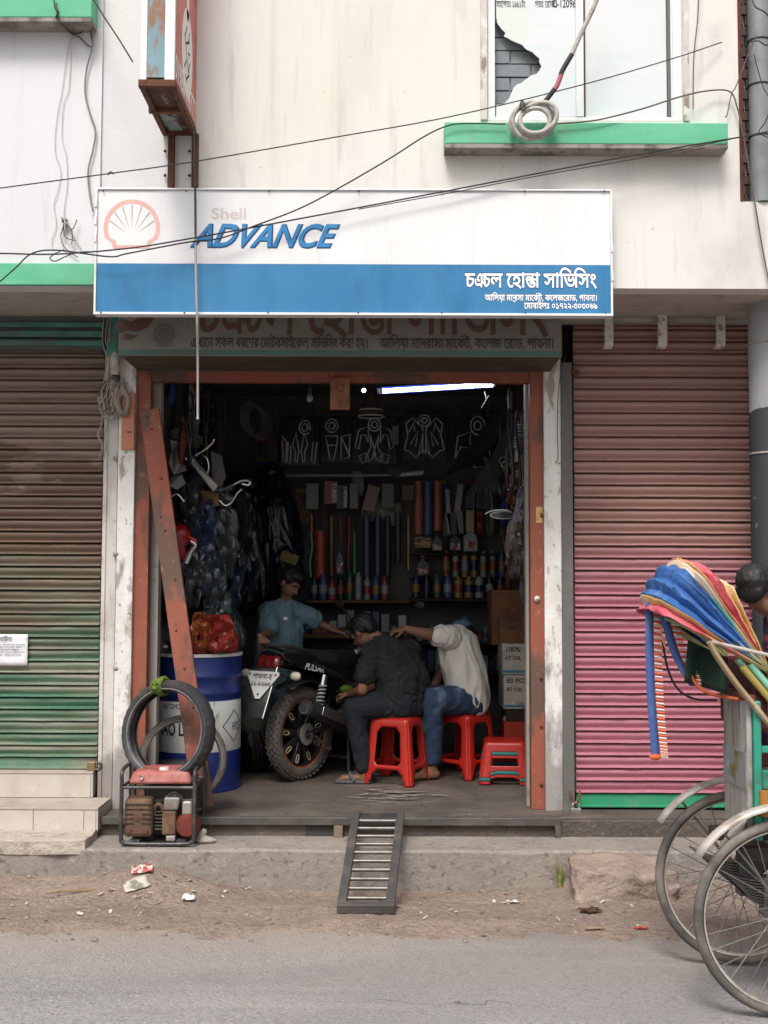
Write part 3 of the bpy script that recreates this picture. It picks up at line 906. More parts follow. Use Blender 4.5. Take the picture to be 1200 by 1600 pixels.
# ================================================================ main signboard
SY = -.86
ms = thing('signboard', 'big white and blue lubricant signboard with shell emblem above the workshop', 'signboard', (X(551,SY), SY, Z(492,SY)))
def SX(px, py=400): return P(px, py, SY).x
sz = lambda py, px=550: P(px, py, SY).z
x0, x1, zt, zm, zb = SX(148), SX(957), sz(295), sz(413), sz(493)
sign_w = M('sign_white', (.69,.69,.695), .4, layers=[L((.60,.595,.60), 2.0, .44, .70, (1.6,1,.25), f=.7), L((.50,.485,.47), 10, .58, .80, (1,1,.07), f=.5), L((.42,.38,.35), 40, .70, .74, f=.6)], spec=.4, bump=(2.2,.35,.03,(1.5,1,.6)))
sign_b = M('sign_blue', '#2a719f', .4, layers=[L('#4786b0', 3, .45, .8, (1.6,1,.2), f=.55), L('#638fab', 8, .62, .85, (1,1,.08), f=.35), L('#1d5885', 4, .52, .74, (1,1,.5), f=.6)], spec=.4, bump=(2.2,.35,.03,(1.5,1,.6)))
MB().box(x0+.012, x1-.012, SY+.004, SY+.03, zm+.002, zt-.010).build('white_panel', sign_w, ms)
MB().box(x0+.012, x1-.012, SY+.0025, SY+.03, zb+.014, zm+.002-.001).build('blue_panel', sign_b, ms)
alu = M('sign_frame', (.66,.66,.66), .4, metal=.3, layers=[L((.40,.37,.34), 14, .58, .72, f=.6)])
MB().box(x0, x1, SY-.010, SY+.06, zb, zb+.0135).build('frame_bar', white_metal, ms, bevel=.002)
MB().box(x0, x1, SY-.006, SY+.06, zt-.0095, zt).build('frame_bar', alu, ms, bevel=.002)
MB().box(x0, x0+.0115, SY-.008, SY+.06, zb+.0135, zt-.0095).build('frame_bar', white_metal, ms, bevel=.002)
MB().box(x1-.0115, x1, SY-.008, SY+.06, zb+.0135, zt-.0095).build('frame_bar', white_metal, ms, bevel=.002)
MB().box(x0+.02, x1-.02, SY+.06, WY-.021, zb+.2, zb+.24).box(x0+.02, x1-.02, SY+.06, WY-.021, zt-.2, zt-.16).build('mount', rust, ms)
for px_s in (160, 290, 420, 560, 690, 820, 945):
    for py_s in (299, 489):
        MB().ball((SX(px_s), SY-.007 if py_s < 400 else SY-.011, sz(py_s, px_s)), .005, 8, 5).build('screw', rust, ms)
for py, xx in ((318,x0-.004),(345,x0-.004),(372,x0-.004),(385,x1-.01),(430,x1-.01)):
    MB().box(xx, xx+.014, SY-.014, SY+.0, sz(py)-.03, sz(py)+.02).build('clip', alu, ms, bevel=.002)
# shell emblem, sun-bleached
em = M('faded_emblem_red', '#d2a49b', .6, layers=[L('#e3c1ba', 9, .45, .75, f=.6)])
em2 = M('faded_emblem_cream', '#c2bab8', .6)
cx_, cz_ = SX(205), sz(357)
k = 1/S(SY)
mt = facing((cx_, SY+.0032, cz_))
mb = MB()
ring_o, ring_i = [], []
for i in range(41):
    a = R(-23) + (R(203)-R(-23))*i/40
    ring_o.append((45*k*math.cos(a), 46*k*math.sin(a)))
    ring_i.append((38*k*math.cos(a), 39.5*k*math.sin(a)))
def strip(pa, pb, z=0.0):
    n = len(pa)
    mb.add([mt @ Vector((x_, y_, z)) for x_, y_ in pa] + [mt @ Vector((x_, y_, z)) for x_, y_ in pb], [(i, i+1, n+i+1, n+i) for i in range(n-1)])
strip(ring_o, ring_i)
for s_ in (-1, 1):
    strip([(s_*41.5*k, -17*k), (s_*31*k, -25*k), (s_*29*k, -33*k)], [(s_*35*k, -15*k), (s_*25*k, -21*k), (s_*23*k, -33*k)], .0003)
strip([(-29*k,-28*k),(29*k,-28*k)], [(-29*k,-33*k),(29*k,-33*k)], .0006)
mb.build('emblem_outline', em, ms)
ray = M('faded_emblem_grey', '#a79f9e', .6)
mb = MB()
for i in range(7):
    a = R(90 + (i-3)*24)
    d = Vector((math.cos(a), math.sin(a))); nn = Vector((-d.y, d.x))
    r0, r1 = 12*k, 37.5*k*(1.0)
    c0 = Vector((0, -10*k))
    q = [c0*(1) + d*r0*.9 - nn*.1*k, d*r1 - nn*1.1*k, d*r1 + nn*1.1*k, c0 + d*r0*.9 + nn*.1*k]
    mb.add([mt @ Vector((v.x, v.y, .0002)) for v in q], [(0,1,2,3)])
mb.build('emblem_rays', ray, ms)
mb = MB()
lettering(mb, 'Shell', facing((SX(329), SY+.0032, sz(342,355))), .088, .022, width=SX(385)-SX(329))
mb.build('lettering', em2, ms)
navy = M('letter_navy', '#14406b', .5)
blue_l = M('letter_blue', '#2a7ab2', .5, layers=[L('#3f89bb', 6, .5, .7, f=.5)])
wd = SX(519)-SX(302)
mb = MB(); lettering(mb, 'ADVANCE', facing((SX(299.5), SY+.0032, sz(385.8,400))), .178, .040, width=wd, shear=.42)
mb.build('lettering_shadow', navy, ms)
mb = MB(); lettering(mb, 'ADVANCE', facing((SX(298), SY+.0024, sz(384.5,400))), .178, .020, width=wd, shear=.42)
mb.build('lettering', blue_l, ms)
wl_ = M('letter_white', (.82,.82,.82), .5)
def outlined(tok, px, py, size, wpx, b0, b1):
    pl_ = facing((SX(px), SY+.0019, sz(py, px)))
    m1 = MB(); lettering(m1, tok, pl_, size, b1, width=wpx*k, align='r'); m1.build('lettering_outline', navy, ms)
    pl_ = facing((SX(px), SY+.0013, sz(py, px)))
    m2 = MB(); lettering(m2, tok, pl_, size, b0, width=wpx*k, align='r'); m2.build('lettering', wl_, ms)
outlined(BN_NAME, 932, 449, .118, 208, .022, .06)
outlined(BN_ADDR, 933, 470, .050, 178, .022, .07)
outlined(BN_TEL, 933, 482.5, .050, 116, .022, .07)
# ================================================================ projecting sign
ps = thing('projecting_sign', 'rusty box sign jutting from the wall with a faded red side', 'hanging sign', (-1.14, -1.0, 4.05))
y0, y1 = -1.40, WY-.006
xa, xb = (207-600)/S(y0), (262-600)/S(y0)
zz = Z(126, y0, 235)
ztop = 5.6
blue_rust = M('blue_rust', '#6f8f98', .6, layers=[L('#9db7bd', 6, .45, .7, (1,1,.3), f=.7), L('#8a5a3c', 9, .50, .58, (1,1,.4), f=.9, seed=4), L('#5a3a2c', 20, .62, .7, f=.8)], bump=(30,.3,.006))
MB().box(xa+.03, xb-.05, y0+.006, y1, zz+.02, ztop).build('end_panel', blue_rust, ps)
MB().box(xa, xa+.031, y0, y1, zz+.004, ztop).build('corner_strip', white_metal, ps, bevel=.002)
MB().box(xb-.052, xb-.002, y0, y0+.03, zz+.004, ztop).build('corner_strip', white_metal, ps, bevel=.002)
red_f = M('faded_red_panel', '#c9766a', .55, layers=[L('#a8675f', 2.2, .46, .52, f=.75), L('#d98f80', 4, .5, .8, f=.5)])
MB().box(xb-.049, xb, y0+.0305, y1, zz+.004, ztop).build('side_panel', red_f, ps)
fr = MB()
fr.box(xa-.008, xb+.006, y0-.01, y0+.02, zz-.032, zz+.003).box(xa-.008, xb+.006, y1-.03, y1, zz-.03, zz+.003)
fr.box(xa-.008, xa+.02, y0+.02, y1-.03, zz-.032, zz+.003).box(xb-.022, xb+.006, y0+.02, y1-.03, zz-.032, zz+.003)
fr.box(xa-.02, xb+.004, -1.10, -1.07, zz-.036, zz-.005)
fr.build('bottom_frame', rust, ps, bevel=.002)
MB().box(xa+.02, xb-.022, y0+.02, y1-.03, zz-.012, zz+.0).build('bottom_panel', M('rust_flaking', '#4a342a', .85, layers=[L('#8f9a9c', 9, .56, .62, (1,.4,1), f=.8), L('#6b4430', 14, .5, .7)]), ps)
for px in (258, 296):
    MB().box(X(px-5,WY), X(px+6,WY), WY-.02, WY-.005, Z(294,WY,px), zz-.03).box(X(px+5,WY)-.006, X(px+6,WY), WY-.05, WY-.02, Z(294,WY,px), zz-.03).build('wall_bracket', rust, ps, bevel=.002)
    for py in (236, 274):
        p = P(px, py, WY-.022); MB().ball(p, .009, 8, 5).build('bolt', rust, ps)
side = Matrix(((0,0,1,xb+.0006),(1,0,0,0),(0,1,0,0),(0,0,0,1)))
mb = MB()
cy, cz = (y0+y1)/2+.03, Z(77, -1.1, 282)
mb.lathe([(0,0),(.165,0)], 40, side @ Matrix.Translation((cy, cz, 0)) @ Matrix.Diagonal((1,1.45,1,1)))
lettering(mb, '01986444777', side @ Matrix.Translation((y0+.015, zz+.035, .0004)), .175, .02, width=y1-y0-.03)
mb.lathe([(0,0),(.04,0)], 24, side @ Matrix.Translation((cy+.0, Z(2,-1.1,290), 0)) @ Matrix.Diagonal((1,2.2,1,1)))
mb.build('lettering', M('print_cream', (.78,.74,.70), .55), ps)
mb = MB()
def st(poly): mb.add([side @ Vector((cy+a_, cz+b_, .0008)) for a_, b_ in poly], [tuple(range(len(poly)))])
for i_, (a_, b_, l_, g) in enumerate(((-.05,.10,.10,.9),(.0,.06,.13,.5),(.04,.10,.08,1.2),(-.02,-.02,.22,-.9),(-.06,-.08,.09,.8),(.02,-.12,.10,.6),(.06,-.05,.07,1.1),(.05,.02,.06,.2),(-.03,-.15,.06,-.4))):
    c_, s_ = math.cos(g), math.sin(g)
    st([(a_-c_*l_/2+s_*.007, b_-s_*l_/2-c_*.007), (a_+c_*l_/2+s_*.007, b_+s_*l_/2-c_*.007), (a_+c_*l_/2-s_*.007, b_+s_*l_/2+c_*.007), (a_-c_*l_/2-s_*.007, b_-s_*l_/2+c_*.007)])
mb.build('printed_mark', ink, ps)
# ================================================================ tiled steps, slab, rubble
tile_m = M('cream_tile', (.50,.455,.40), .35, layers=[L((.40,.35,.30), 6, .45, .75, f=.7), L((.36,.30,.25), 18, .62, .75, f=.6), L((.58,.55,.51), 9, .60, .72, f=.6)], bump=(40,.15,.004))
tread_m = M('dusty_tread', (0.396,0.342,0.294), .85, layers=[L((0.288,0.240,0.204), 5, .45, .7, f=.8), L((0.480,0.426,0.378), 14, .55, .7, f=.5)], bump=(40,.3,.006))
stp = thing('tiled_steps', 'two cream tiled steps under the brown and green shutter', 'steps', (-2.6, -.2, .1))
def step(y, py0, py1, px1, tiles, yback):
    za, zb2 = Z(py1, y, 80), Z(py0, y, 80)
    xe = X(px1, y)
    MB().box(-3.6, xe-.012, y+.012, yback, -.1, zb2-.012).build('core', concrete, stp)
    MB().box(-3.6, xe, y-.004, yback, zb2-.012, zb2).build('tread', tread_m, stp, bevel=.003)
    e = xe-.012
    edges = [X(t, y) for t in tiles]
    for i in range(len(edges)-1):
        MB().box(edges[i]+.0015, min(e, edges[i+1])-.0015, y, y+.0115, za, zb2-.0125).build('tile', tile_m, stp, bevel=.0015)
    MB().box(e+.0005, xe-.0005, y, yback, za, zb2-.0125).build('end_tile', tile_m, stp, bevel=.0015)
step(-.02, 1206, 1246, 151, (-390, -220, -70, 3, 151), .16)
step(-.32, 1262, 1299, 160, (-390, -260, -100, 60, 138, 160), .0)
slab_m = M('broken_slab', (0.437,0.380,0.328), .9, layers=[L((0.253,0.207,0.172), 12, .5, .65, f=.8), L((0.552,0.494,0.437), 25, .55, .68, f=.7)], bump=(35,.8,.02))
def rough_block(name, x0, x1, y0, y1, z0, z1, amp, mat, n=(40, 12, 8), sc_=9, round_=.02):
    bm = bmesh.new()
    bmesh.ops.create_cube(bm, size=1)
    bmesh.ops.subdivide_edges(bm, edges=bm.edges, cuts=14, use_grid_fill=True)
    me = bpy.data.meshes.new(name)
    for v in bm.verts:
        c = Vector((x0+(x1-x0)*(v.co.x+.5), y0+(y1-y0)*(v.co.y+.5), z0+(z1-z0)*(v.co.z+.5)))
        d = Vector(v.co); m_ = max(abs(d.x), abs(d.y), abs(d.z))
        edge = sum(1 for k_ in (d.x, d.y, d.z) if abs(k_) > .44)
        c -= Vector((d.x*(x1-x0), d.y*(y1-y0), d.z*(z1-z0)))*(.05*(edge-1) if edge > 1 else 0)
        q = c*sc_
        c += Vector((noise.noise(q), noise.noise(q+Vector((9,2,1))), noise.noise(q+Vector((3,7,5)))))*amp
        c += Vector((noise.noise(q*3.3), noise.noise(q*3.3+Vector((9,2,1))), noise.noise(q*3.3+Vector((3,7,5)))))*amp*.5
        v.co = c
    bm.to_mesh(me); bm.free()
    me.materials.append(mat)
    for p in me.polygons: p.use_smooth = True
    me.set_sharp_from_angle(angle=R(50))
    return link(name, me)
single(rough_block('concrete_slab', -3.5, X(143, -.56), -.60, -.30, Z(1335,-.58,70), Z(1311,-.58,70), .010, slab_m), 'rough pale concrete slab lying at the foot of the tiled steps', 'slab')
p0, p1 = P(898, 1345, -.95), P(1030, 1415, -.95)
rub_m = M('rubble', (0.312,0.243,0.199), .95, layers=[L((0.195,0.150,0.124), 8, .5, .7, f=.8), L((0.416,0.345,0.293), 20, .55, .7, f=.7)], bump=(30,.9,.03))
single(rough_block('rubble_block', p0.x, p1.x+.1, -1.0, -.62, -.10, P(950, 1346, -.85).z-.02, .035, rub_m, sc_=6), 'lump of broken brown concrete lying against the kerb', 'rubble')
# ================================================================ rail on the sill and the ladder ramp
steel = M('worn_dark_rail', (.10,.095,.09), .5, metal=.5, layers=[L((.24,.20,.17), 6, .5, .75, (.5,1,1), f=.7), L((.05,.05,.05), 20, .55, .7, f=.5)], bump=(40,.2,.005))
rl = thing('sill_rail', 'dark angle iron rail along the edge of the shop floor', 'rail', (0, -.27, .13))
za, zb2 = Z(1286, -.27, 870), Z(1274, -.27, 870)
MB().box(X(165,-.27), X(874,-.27), -.278, -.246, FZ-.035, FZ+.010).build('rail', steel, rl, bevel=.003)
MB().box(X(865,-.27), X(874,-.27), -.278, -.246, .118, FZ-.0352).build('rail_leg', steel, rl, bevel=.003)
MB().box(X(524,-.27), X(538,-.27), -.29, -.246, .115, FZ-.036).build('rail_leg', M('wood_stub', '#7a6a5a', .8, layers=[L('#4a4038', 14, .5, .7, (1,1,.3))]), rl, bevel=.003)
MB().box(X(480,-.245), X(524,-.245), -.2475, -.2405, .125, FZ-.04).build('drain_hole', M('drain_dark', (.05,.045,.04), .9), rl)
ramp_m = M('ramp_steel', (.10,.093,.09), .5, metal=.4, layers=[L((.20,.185,.172), 7, .50, .70, (1,1,1), f=.7), L((.08,.075,.07), 18, .55, .75, f=.6), L((.25,.17,.12), 12, .62, .75, f=.5)], bump=(40,.25,.006))
rp = thing('ladder_ramp', 'steel ladder ramp leaning from the road up to the shop floor', 'ramp', (-.1, -.8, 0))
ztop_ = FZ+.040
tl, tr = P(551, 1260, -.33), P(632, 1260, -.33)
bl_, br_ = P(527, 1419, -1.36), P(617, 1421, -1.36)
zbot = dirt_z(-.1, -1.36)+.035
for v in (tl, tr): v.z = ztop_
for v in (bl_, br_): v.z = zbot
nrm = (tr-tl).cross(bl_-tl).normalized()
if nrm.z < 0: nrm = -nrm
def bar(mb_, a_, b_, w, h, up):
    d = (b_-a_); ln = d.length; d.normalize()
    s_ = d.cross(up).normalized(); u = s_.cross(d)
    m3 = Matrix((d, s_, u)).transposed()
    mb_.obox((a_+b_)/2, (ln, w, h), m3)
wv = (tr-tl).normalized()
for a_, b_, s_ in ((tl, bl_, 1), (tr, br_, -1)):
    mb = MB(); bar(mb, a_+wv*.022*s_, b_+wv*.022*s_, .044, .05, nrm); mb.build('side_rail', ramp_m, rp, bevel=.004)
for i in range(10):
    t = (i+.9)/10.6
    a_, b_ = tl.lerp(bl_, t)+wv*.0445, tr.lerp(br_, t)-wv*.0445
    mb = MB(); mb.tube([a_, b_], .0105, 10); mb.build('rung', M('rung_steel', (.19,.175,.16), .4, metal=.6, layers=[L((.12,.10,.09), 12, .5, .7)]), rp, smooth=True)
mb = MB(); bar(mb, tl+wv*.045+nrm*.004, tr-wv*.045+nrm*.004, .03, .03, nrm); mb.build('end_bar', ramp_m, rp, bevel=.003)
mb = MB(); bar(mb, bl_+wv*.0+(bl_-tl).normalized()*.022, br_+(br_-tr).normalized()*.022, .04, .045, nrm); mb.build('end_bar', ramp_m, rp, bevel=.003)
# ================================================================ drum
def tz(h): return FZ+.003+h
drum_m = M('drum_blue', '#16296a', .42, layers=[L('#0e2270', 4, .45, .7, f=.7), L('#3a55a8', 12, .62, .75, (1,1,.5), f=.5), L('#c4c6cc', 17, .715, .735, (1,1,.6), f=.9, seed=3), L('#3a2c28', 22, .66, .72, f=.8, seed=8), L('#2a2a30', 6, .58, .7, (1,1,.4), f=.6, seed=12)], bump=(9,.25,.02), spec=.5)
drum_w = M('drum_white', (.62,.62,.60), .45, layers=[L((.48,.46,.43), 6, .45, .75, f=.6), L((.2,.19,.18), 18, .60, .66, (1,1,.5), f=.8), L((.3,.24,.2), 30, .68, .75, f=.7)], bump=(9,.2,.02), spec=.5)
DX, DY, DR = X(311, .78), .78, .292
dr = thing('oil_drum', 'blue steel oil drum with a white band and black lettering behind the leaning beam', 'drum', (DX, DY, FZ))
T0 = Matrix.Translation((DX, DY, tz(0)))
def ribp(z): return [(DR, z-.02), (DR+.008, z-.008), (DR+.008, z+.008), (DR, z+.02)]
h1, h2, hh = Z(1178, DY-DR, 320)-FZ, Z(1098, DY-DR, 320)-FZ, Z(1023.5, DY-DR, 320)-FZ
MB().lathe([(DR-.03,.02),(DR-.01,.0),(DR+.006,.0),(DR+.006,.018),(DR,.022),(DR,h1)], 56, T0).build('lower_body', drum_m, dr, smooth=50)
MB().lathe([(DR,h1)]+[(DR+.0005,h1+.001),(DR+.0005,h2-.001)]+[(DR,h2)], 56, T0).build('white_band', drum_w, dr, smooth=50)
MB().lathe([(DR,h2)]+ribp(h2+.05)+ribp(h2+.16)+[(DR,hh-.022),(DR+.006,hh-.018)], 56, T0).build('upper_body', drum_m, dr, smooth=50)
MB().lathe([(DR+.0062,hh-.02),(DR+.007,hh-.004),(DR+.002,hh),(DR-.008,hh),(DR-.012,hh-.014),(DR-.05,hh-.016),(0,hh-.016)], 56, T0).build('lid', drum_w, dr, smooth=50)
MB().lathe([(.0,.012),(.03,.012),(.032,.0)], 16, T0 @ Matrix.Translation((.15,-.12,hh-.016))).build('bung', drum_w, dr)
def wrap_text(mb_, tok, ang, z, size, bold, width, thick=.0012):
    t = MB(); lettering(t, tok, Matrix.Identity(4), size, bold, width=width, align='c')
    vs_ = []
    for x_, y_, z_ in t.v:
        a = ang + x_/DR
        r_ = DR+thick+z_
        vs_.append((DX+r_*math.sin(a), DY-r_*math.cos(a), FZ+z+y_))
    mb_.add(vs_, t.f)
mb = MB()
wrap_text(mb, 'NAO LUBE', -.30, h1+.115, .115, .03, .34)
wrap_text(mb, 'AUTOMOTIVE', -.35, h2-.045, .05, .012, .2)
wrap_text(mb, 'HYD', 1.20, h1+.135, .075, .02, .085)
mb.build('lettering', ink, dr)
mb = MB()
ca, cz, hw = 1.12, h1+.165, .105
dia = [(-hw,0),(0,hw),(hw,0),(0,-hw)]
for i in range(4):
    (a0,b0),(a1,b1) = dia[i], dia[(i+1)%4]
    pp = []
    for kk in range(5):
        t = kk/4; a = ca+(a0+(a1-a0)*t)/DR; z_ = cz+b0+(b1-b0)*t
        pp.append((DX+(DR+.0014)*math.sin(a), DY-(DR+.0014)*math.cos(a), FZ+z_))
    mb.tube(pp, .003, 4)
mb.build('diamond_mark', ink, dr)
# ================================================================ tyres
rub = M('tyre_rubber', (.030,.030,.032), .55, layers=[L((.075,.07,.068), 7, .48, .72, f=.75), L((.15,.13,.115), 16, .60, .76, f=.55)], bump=(50,.2,.004), spec=.4)
rub_old = M('tyre_dusty', (.085,.075,.065), .8, layers=[L((.15,.13,.11), 6, .45, .7, f=.8), L((.05,.045,.04), 20, .55, .7, f=.6)], bump=(50,.3,.004))
def tyre(t, Mt, R_, w, hgt, mat, tread=28, wall=.006):
    """open motorcycle tyre about local z; R_ outer radius, w half width, hgt section height"""
    ri = R_-hgt
    outer = [(ri, -w*.72), (ri+.006, -w*.80), (ri+hgt*.35, -w*1.0), (ri+hgt*.62, -w*.98), (ri+hgt*.86, -w*.62), (R_, -w*.22), (R_, w*.22), (ri+hgt*.86, w*.62), (ri+hgt*.62, w*.98), (ri+hgt*.35, w*1.0), (ri+.006, w*.80), (ri, w*.72)]
    inner = [(ri+.004, w*.62), (ri+hgt*.4, w*.86), (ri+hgt*.78, w*.6), (R_-.016, 0), (ri+hgt*.78, -w*.6), (ri+hgt*.4, -w*.86), (ri+.004, -w*.62), (ri, -w*.72)]
    MB().lathe(outer+inner, 64, Mt).build('carcass', mat, t, smooth=45)
    mb_ = MB()
    for i in range(tread):
        for s_ in (-1, 1):
            a = 2*math.pi*(i+.25*s_)/tread
            c_, n_ = math.cos, math.sin
            def pt(r_, da, z_): return Mt @ Vector((r_*c_(a+da), r_*n_(a+da), z_))
            dz = .0018
            prof_ = [(R_+dz*.6, s_*w*.10, 0), (ri+hgt*.90+dz, s_*w*.55, .05), (ri+hgt*.66+dz, s_*w*.97, .09)]
            wd_ = .055
            vs_ = []
            for r_, z_, da in prof_:
                vs_ += [pt(r_, da-wd_/2*1.1, z_), pt(r_, da+wd_/2*1.1, z_), pt(r_-.012, da+wd_/2*1.1, z_*.96), pt(r_-.012, da-wd_/2*1.1, z_*.96)]
            mb_.add(vs_, [(0,1,5,4),(1,2,6,5),(2,3,7,6),(3,0,4,7),(4,5,9,8),(5,6,10,9),(6,7,11,10),(7,4,8,11),(3,2,1,0),(8,9,10,11)])
    mb_.build('tread', mat, t)
    MB().torus(Mt @ Matrix.Translation((0,0,-w*.86)), ri+.012, .004, 56, 6).build('bead_ring', M('bead_grey', (.22,.22,.23), .4, layers=[L((.08,.08,.08), 10, .5, .6, f=.9)]), t, smooth=True)
def axis_mat(c, n, roll=0):
    """local -z points at the viewer along n"""
    q = Vector(n).normalized().to_track_quat('-Z', 'Y')
    return Matrix.Translation(c) @ q.to_matrix().to_4x4() @ Matrix.Rotation(roll, 4, 'Z')
ty = -.33
c = P(263, 1143, ty)
t1 = thing('motorcycle_tyre', 'black motorcycle tyre standing on the red generator', 'tyre', (c.x, ty, c.z-.27))
Mt = axis_mat(c, (-.36, -1, .16))
RT = 79/S(ty)
tyre(t1, Mt, RT, .060, .064, rub, 34)
MB().add([Mt @ Vector((x_, y_, -.0535)) for x_, y_ in ((.03,-RT+.012),(.075,-RT+.022),(.07,-RT+.042),(.028,-RT+.034))], [(0,1,2,3)]).build('paper_label', M('paper_label', (.5,.49,.46), .7), t1)
mb = MB(); lettering(mb, 'TUBELESS', Mt @ Matrix.Rotation(math.pi,4,'Y') @ Matrix.Translation((-.05,-RT+.018,.0525)), .026, .02); mb.build('lettering', M('tyre_print', (.3,.3,.3), .6), t1)
cloth_g = M('green_cloth', '#5f7330', .9, layers=[L('#3d4f22', 30, .45, .65, (1,1,.3), f=.8), L('#8f9a55', 40, .6, .7, f=.6)], bump=(70,.4,.004))
cc = P(243, 1080, ty-.03)
mb = MB()
rag = thing('green_rag', 'knotted green rag tied round the top of the black tyre', 'rag', (cc.x, ty, cc.z))
ang = math.atan2(P(246,1080,ty).z-c.z, P(246,1080,ty).x-c.x)
for k_ in range(3):
    pp = []
    for i in range(13):
        a = 2*math.pi*i/12
        rr_ = RT-.031+.042*math.cos(a)
        pp.append(Mt @ (Matrix.Rotation(math.pi-ang+(-.03+.04*k_)+.05*math.sin(a+k_),4,'Z') @ Vector((rr_, 0, .066*math.sin(a)))))
    mb.tube(pp[:-1], .011+.003*k_, 8, closed=True)
mb.build('wrap', cloth_g, rag, smooth=True)
mb = MB()
mb.ball(cc+Vector((0,-.02,.02)), (.02,.016,.018), 8, 6)
for dx, dz in ((-.018,.028),(.02,.03),(.03,.008)):
    mb.tube(smoothpath([cc+Vector((0,-.02,.02)), cc+Vector((dx*.7,-.03,.02+dz)), cc+Vector((dx*1.3,-.035,.01+dz*.9)), cc+Vector((dx*.9,-.03,.0))],4), [.008]*13, 6, squash=.5)
mb.build('knot', cloth_g, rag, smooth=True)
ty2 = -.12
c = P(286, 1187, ty2)
t2 = thing('motorcycle_tyre', 'thin dusty brown tyre propped behind the generator', 'tyre', (c.x, ty2, c.z-.27))
tyre(t2, axis_mat(c, (.28, -1, .16)), 68/S(ty2), .034, .042, rub_old, 36)
# ================================================================ leaning beam
bm_t, bm_b = P(233, 640, -.04), P(318, 1262, -.16)
lb = thing('leaning_beam', 'red oxide steel channel leaning against the workshop door jamb', 'beam', (bm_b.x, -.16, FZ))
d_ = (bm_t-bm_b); up_ = Vector((0,-1,0))
bm_b = bm_b + d_.normalized()*0.0
def beam_part(nm, off, w, t_, mat):
    m_ = MB(); dd = d_.normalized(); s_ = dd.cross(up_).normalized(); u = s_.cross(dd)
    m3 = Matrix((dd, s_, u)).transposed()
    m_.obox((bm_b+bm_t)/2 + s_*off[0] + u*off[1], (d_.length, w, t_), m3)
    return m_.build(nm, mat, lb, bevel=.002), s_, u
_, bs, bu = beam_part('web', (0, 0), .120, .006, red_steel)
beam_part('flange', (-.0575, -.018), .005, .0295, red_steel)
beam_part('flange', (.0575, -.018), .005, .0295, red_steel)
for i, py in enumerate((652, 672, 752, 812, 834, 912, 990, 1050, 1110)):
    t = (py-640)/(1262-640)
    q = bm_t.lerp(bm_b, t) + bs*(.03*((i*7) % 3-1)*.6) + bu*.004
    MB().ball(q, (.008,.006,.008), 8, 5).build('rivet', rust, lb, smooth=True)
# ================================================================ generator
gy0, gy1 = -.53, -.17
gx0, gx1 = X(192, gy0), X(311, gy0)
gz = .126
gh = Z(1200, gy0, 250)-gz
gen = thing('generator', 'small red and rusty petrol generator in a black tube frame', 'generator', ((gx0+gx1)/2, -.35, gz))
tube_m = M('black_tube', (.055,.055,.058), .4, metal=.3, layers=[L((.2,.19,.18), 12, .52, .7, f=.6), L((.14,.08,.05), 16, .62, .7, f=.6)])
gw = gx1-gx0
def gp(u, v, y): return Vector((gx0+u*gw, y, gz+v*gh))
for y_ in (gy0+.012, gy1-.012):
    pts = [gp(.0+.025,.97,y_+ (.05 if y_ < -.3 else -.05)), gp(.025,.93,y_), gp(.025,.75,y_), gp(.025,.12,y_), gp(.05,.05,y_), gp(.12,.025,y_), gp(.5,.02,y_), gp(.86,.025,y_), gp(.94,.05,y_), gp(.97,.12,y_), gp(.975,.75,y_), gp(.975,.93,y_), gp(.975,.97,y_+(.05 if y_ < -.3 else -.05))]
    MB().tube(smoothpath(pts, 4), .0115, 10).build('frame_tube', tube_m, gen, smooth=True)
    MB().tube([gp(.03,.745,y_), gp(.97,.745,y_)], .009, 8).build('frame_tube', tube_m, gen, smooth=True)
for u in (.025, .975):
    MB().tube([gp(u,.975,gy0+.06), gp(u,.985,(gy0+gy1)/2), gp(u,.975,gy1-.06)], .0115, 10).build('frame_tube', tube_m, gen, smooth=True)
    MB().tube([gp(u,.745,gy0+.012), gp(u,.745,gy1-.012)], .009, 8).build('frame_tube', tube_m, gen, smooth=True)
for u in (.2, .8):
    MB().box(gp(u-.06,0,0).x, gp(u+.06,0,0).x, gy0+.02, gy1-.02, gz+.012, gz+.03).build('cross_member', tube_m, gen)
tank_m = M('tank_red', '#9c5550', .55, layers=[L('#b08580', 5, .45, .70, f=.7), L('#6a4038', 14, .52, .66, f=.7), L('#cdb9b2', 20, .66, .72, f=.6)], spec=.4)
zt0, zt1 = gz+gh*.775, gz+gh*.94
def frus(x0,x1,y0,y1,z0,x2,x3,y2,y3,z1):
    return MB().add([(x0,y0,z0),(x1,y0,z0),(x1,y1,z0),(x0,y1,z0),(x2,y2,z1),(x3,y2,z1),(x3,y3,z1),(x2,y3,z1)], [(3,2,1,0),(4,5,6,7),(0,1,5,4),(1,2,6,5),(2,3,7,6),(3,0,4,7)])
frus(gp(.09,0,0).x, gp(.93,0,0).x, gy0+.03, gy1-.03, zt0, gp(.15,0,0).x, gp(.87,0,0).x, gy0+.055, gy1-.06, zt1).build('fuel_tank', tank_m, gen, smooth=30, bevel=.018)
MB().lathe([(0,.014),(.026,.014),(.03,.0)], 20, Matrix.Translation((gp(.53,0,0).x, gy0+.11, zt1-.001))).build('fuel_cap', M('pale_cap', (.6,.57,.53), .5), gen, smooth=50)
MB().lathe([(.0,.0),(.012,.0),(.012,.01)], 16, facing((gp(.27,0,0).x, gy0+.036, zt0+.04))).build('fuel_gauge', M('gauge', (.6,.45,.42), .4), gen)
muff = M('muffler_rust', '#5c463a', .8, layers=[L('#8a6a50', 8, .45, .7, f=.8), L('#4a362c', 20, .52, .7, f=.7)], bump=(50,.3,.005))
mx0, mx1, mz0, mz1 = gp(.055,0,0).x, gp(.42,0,0).x, gz+gh*.10, gz+gh*.60
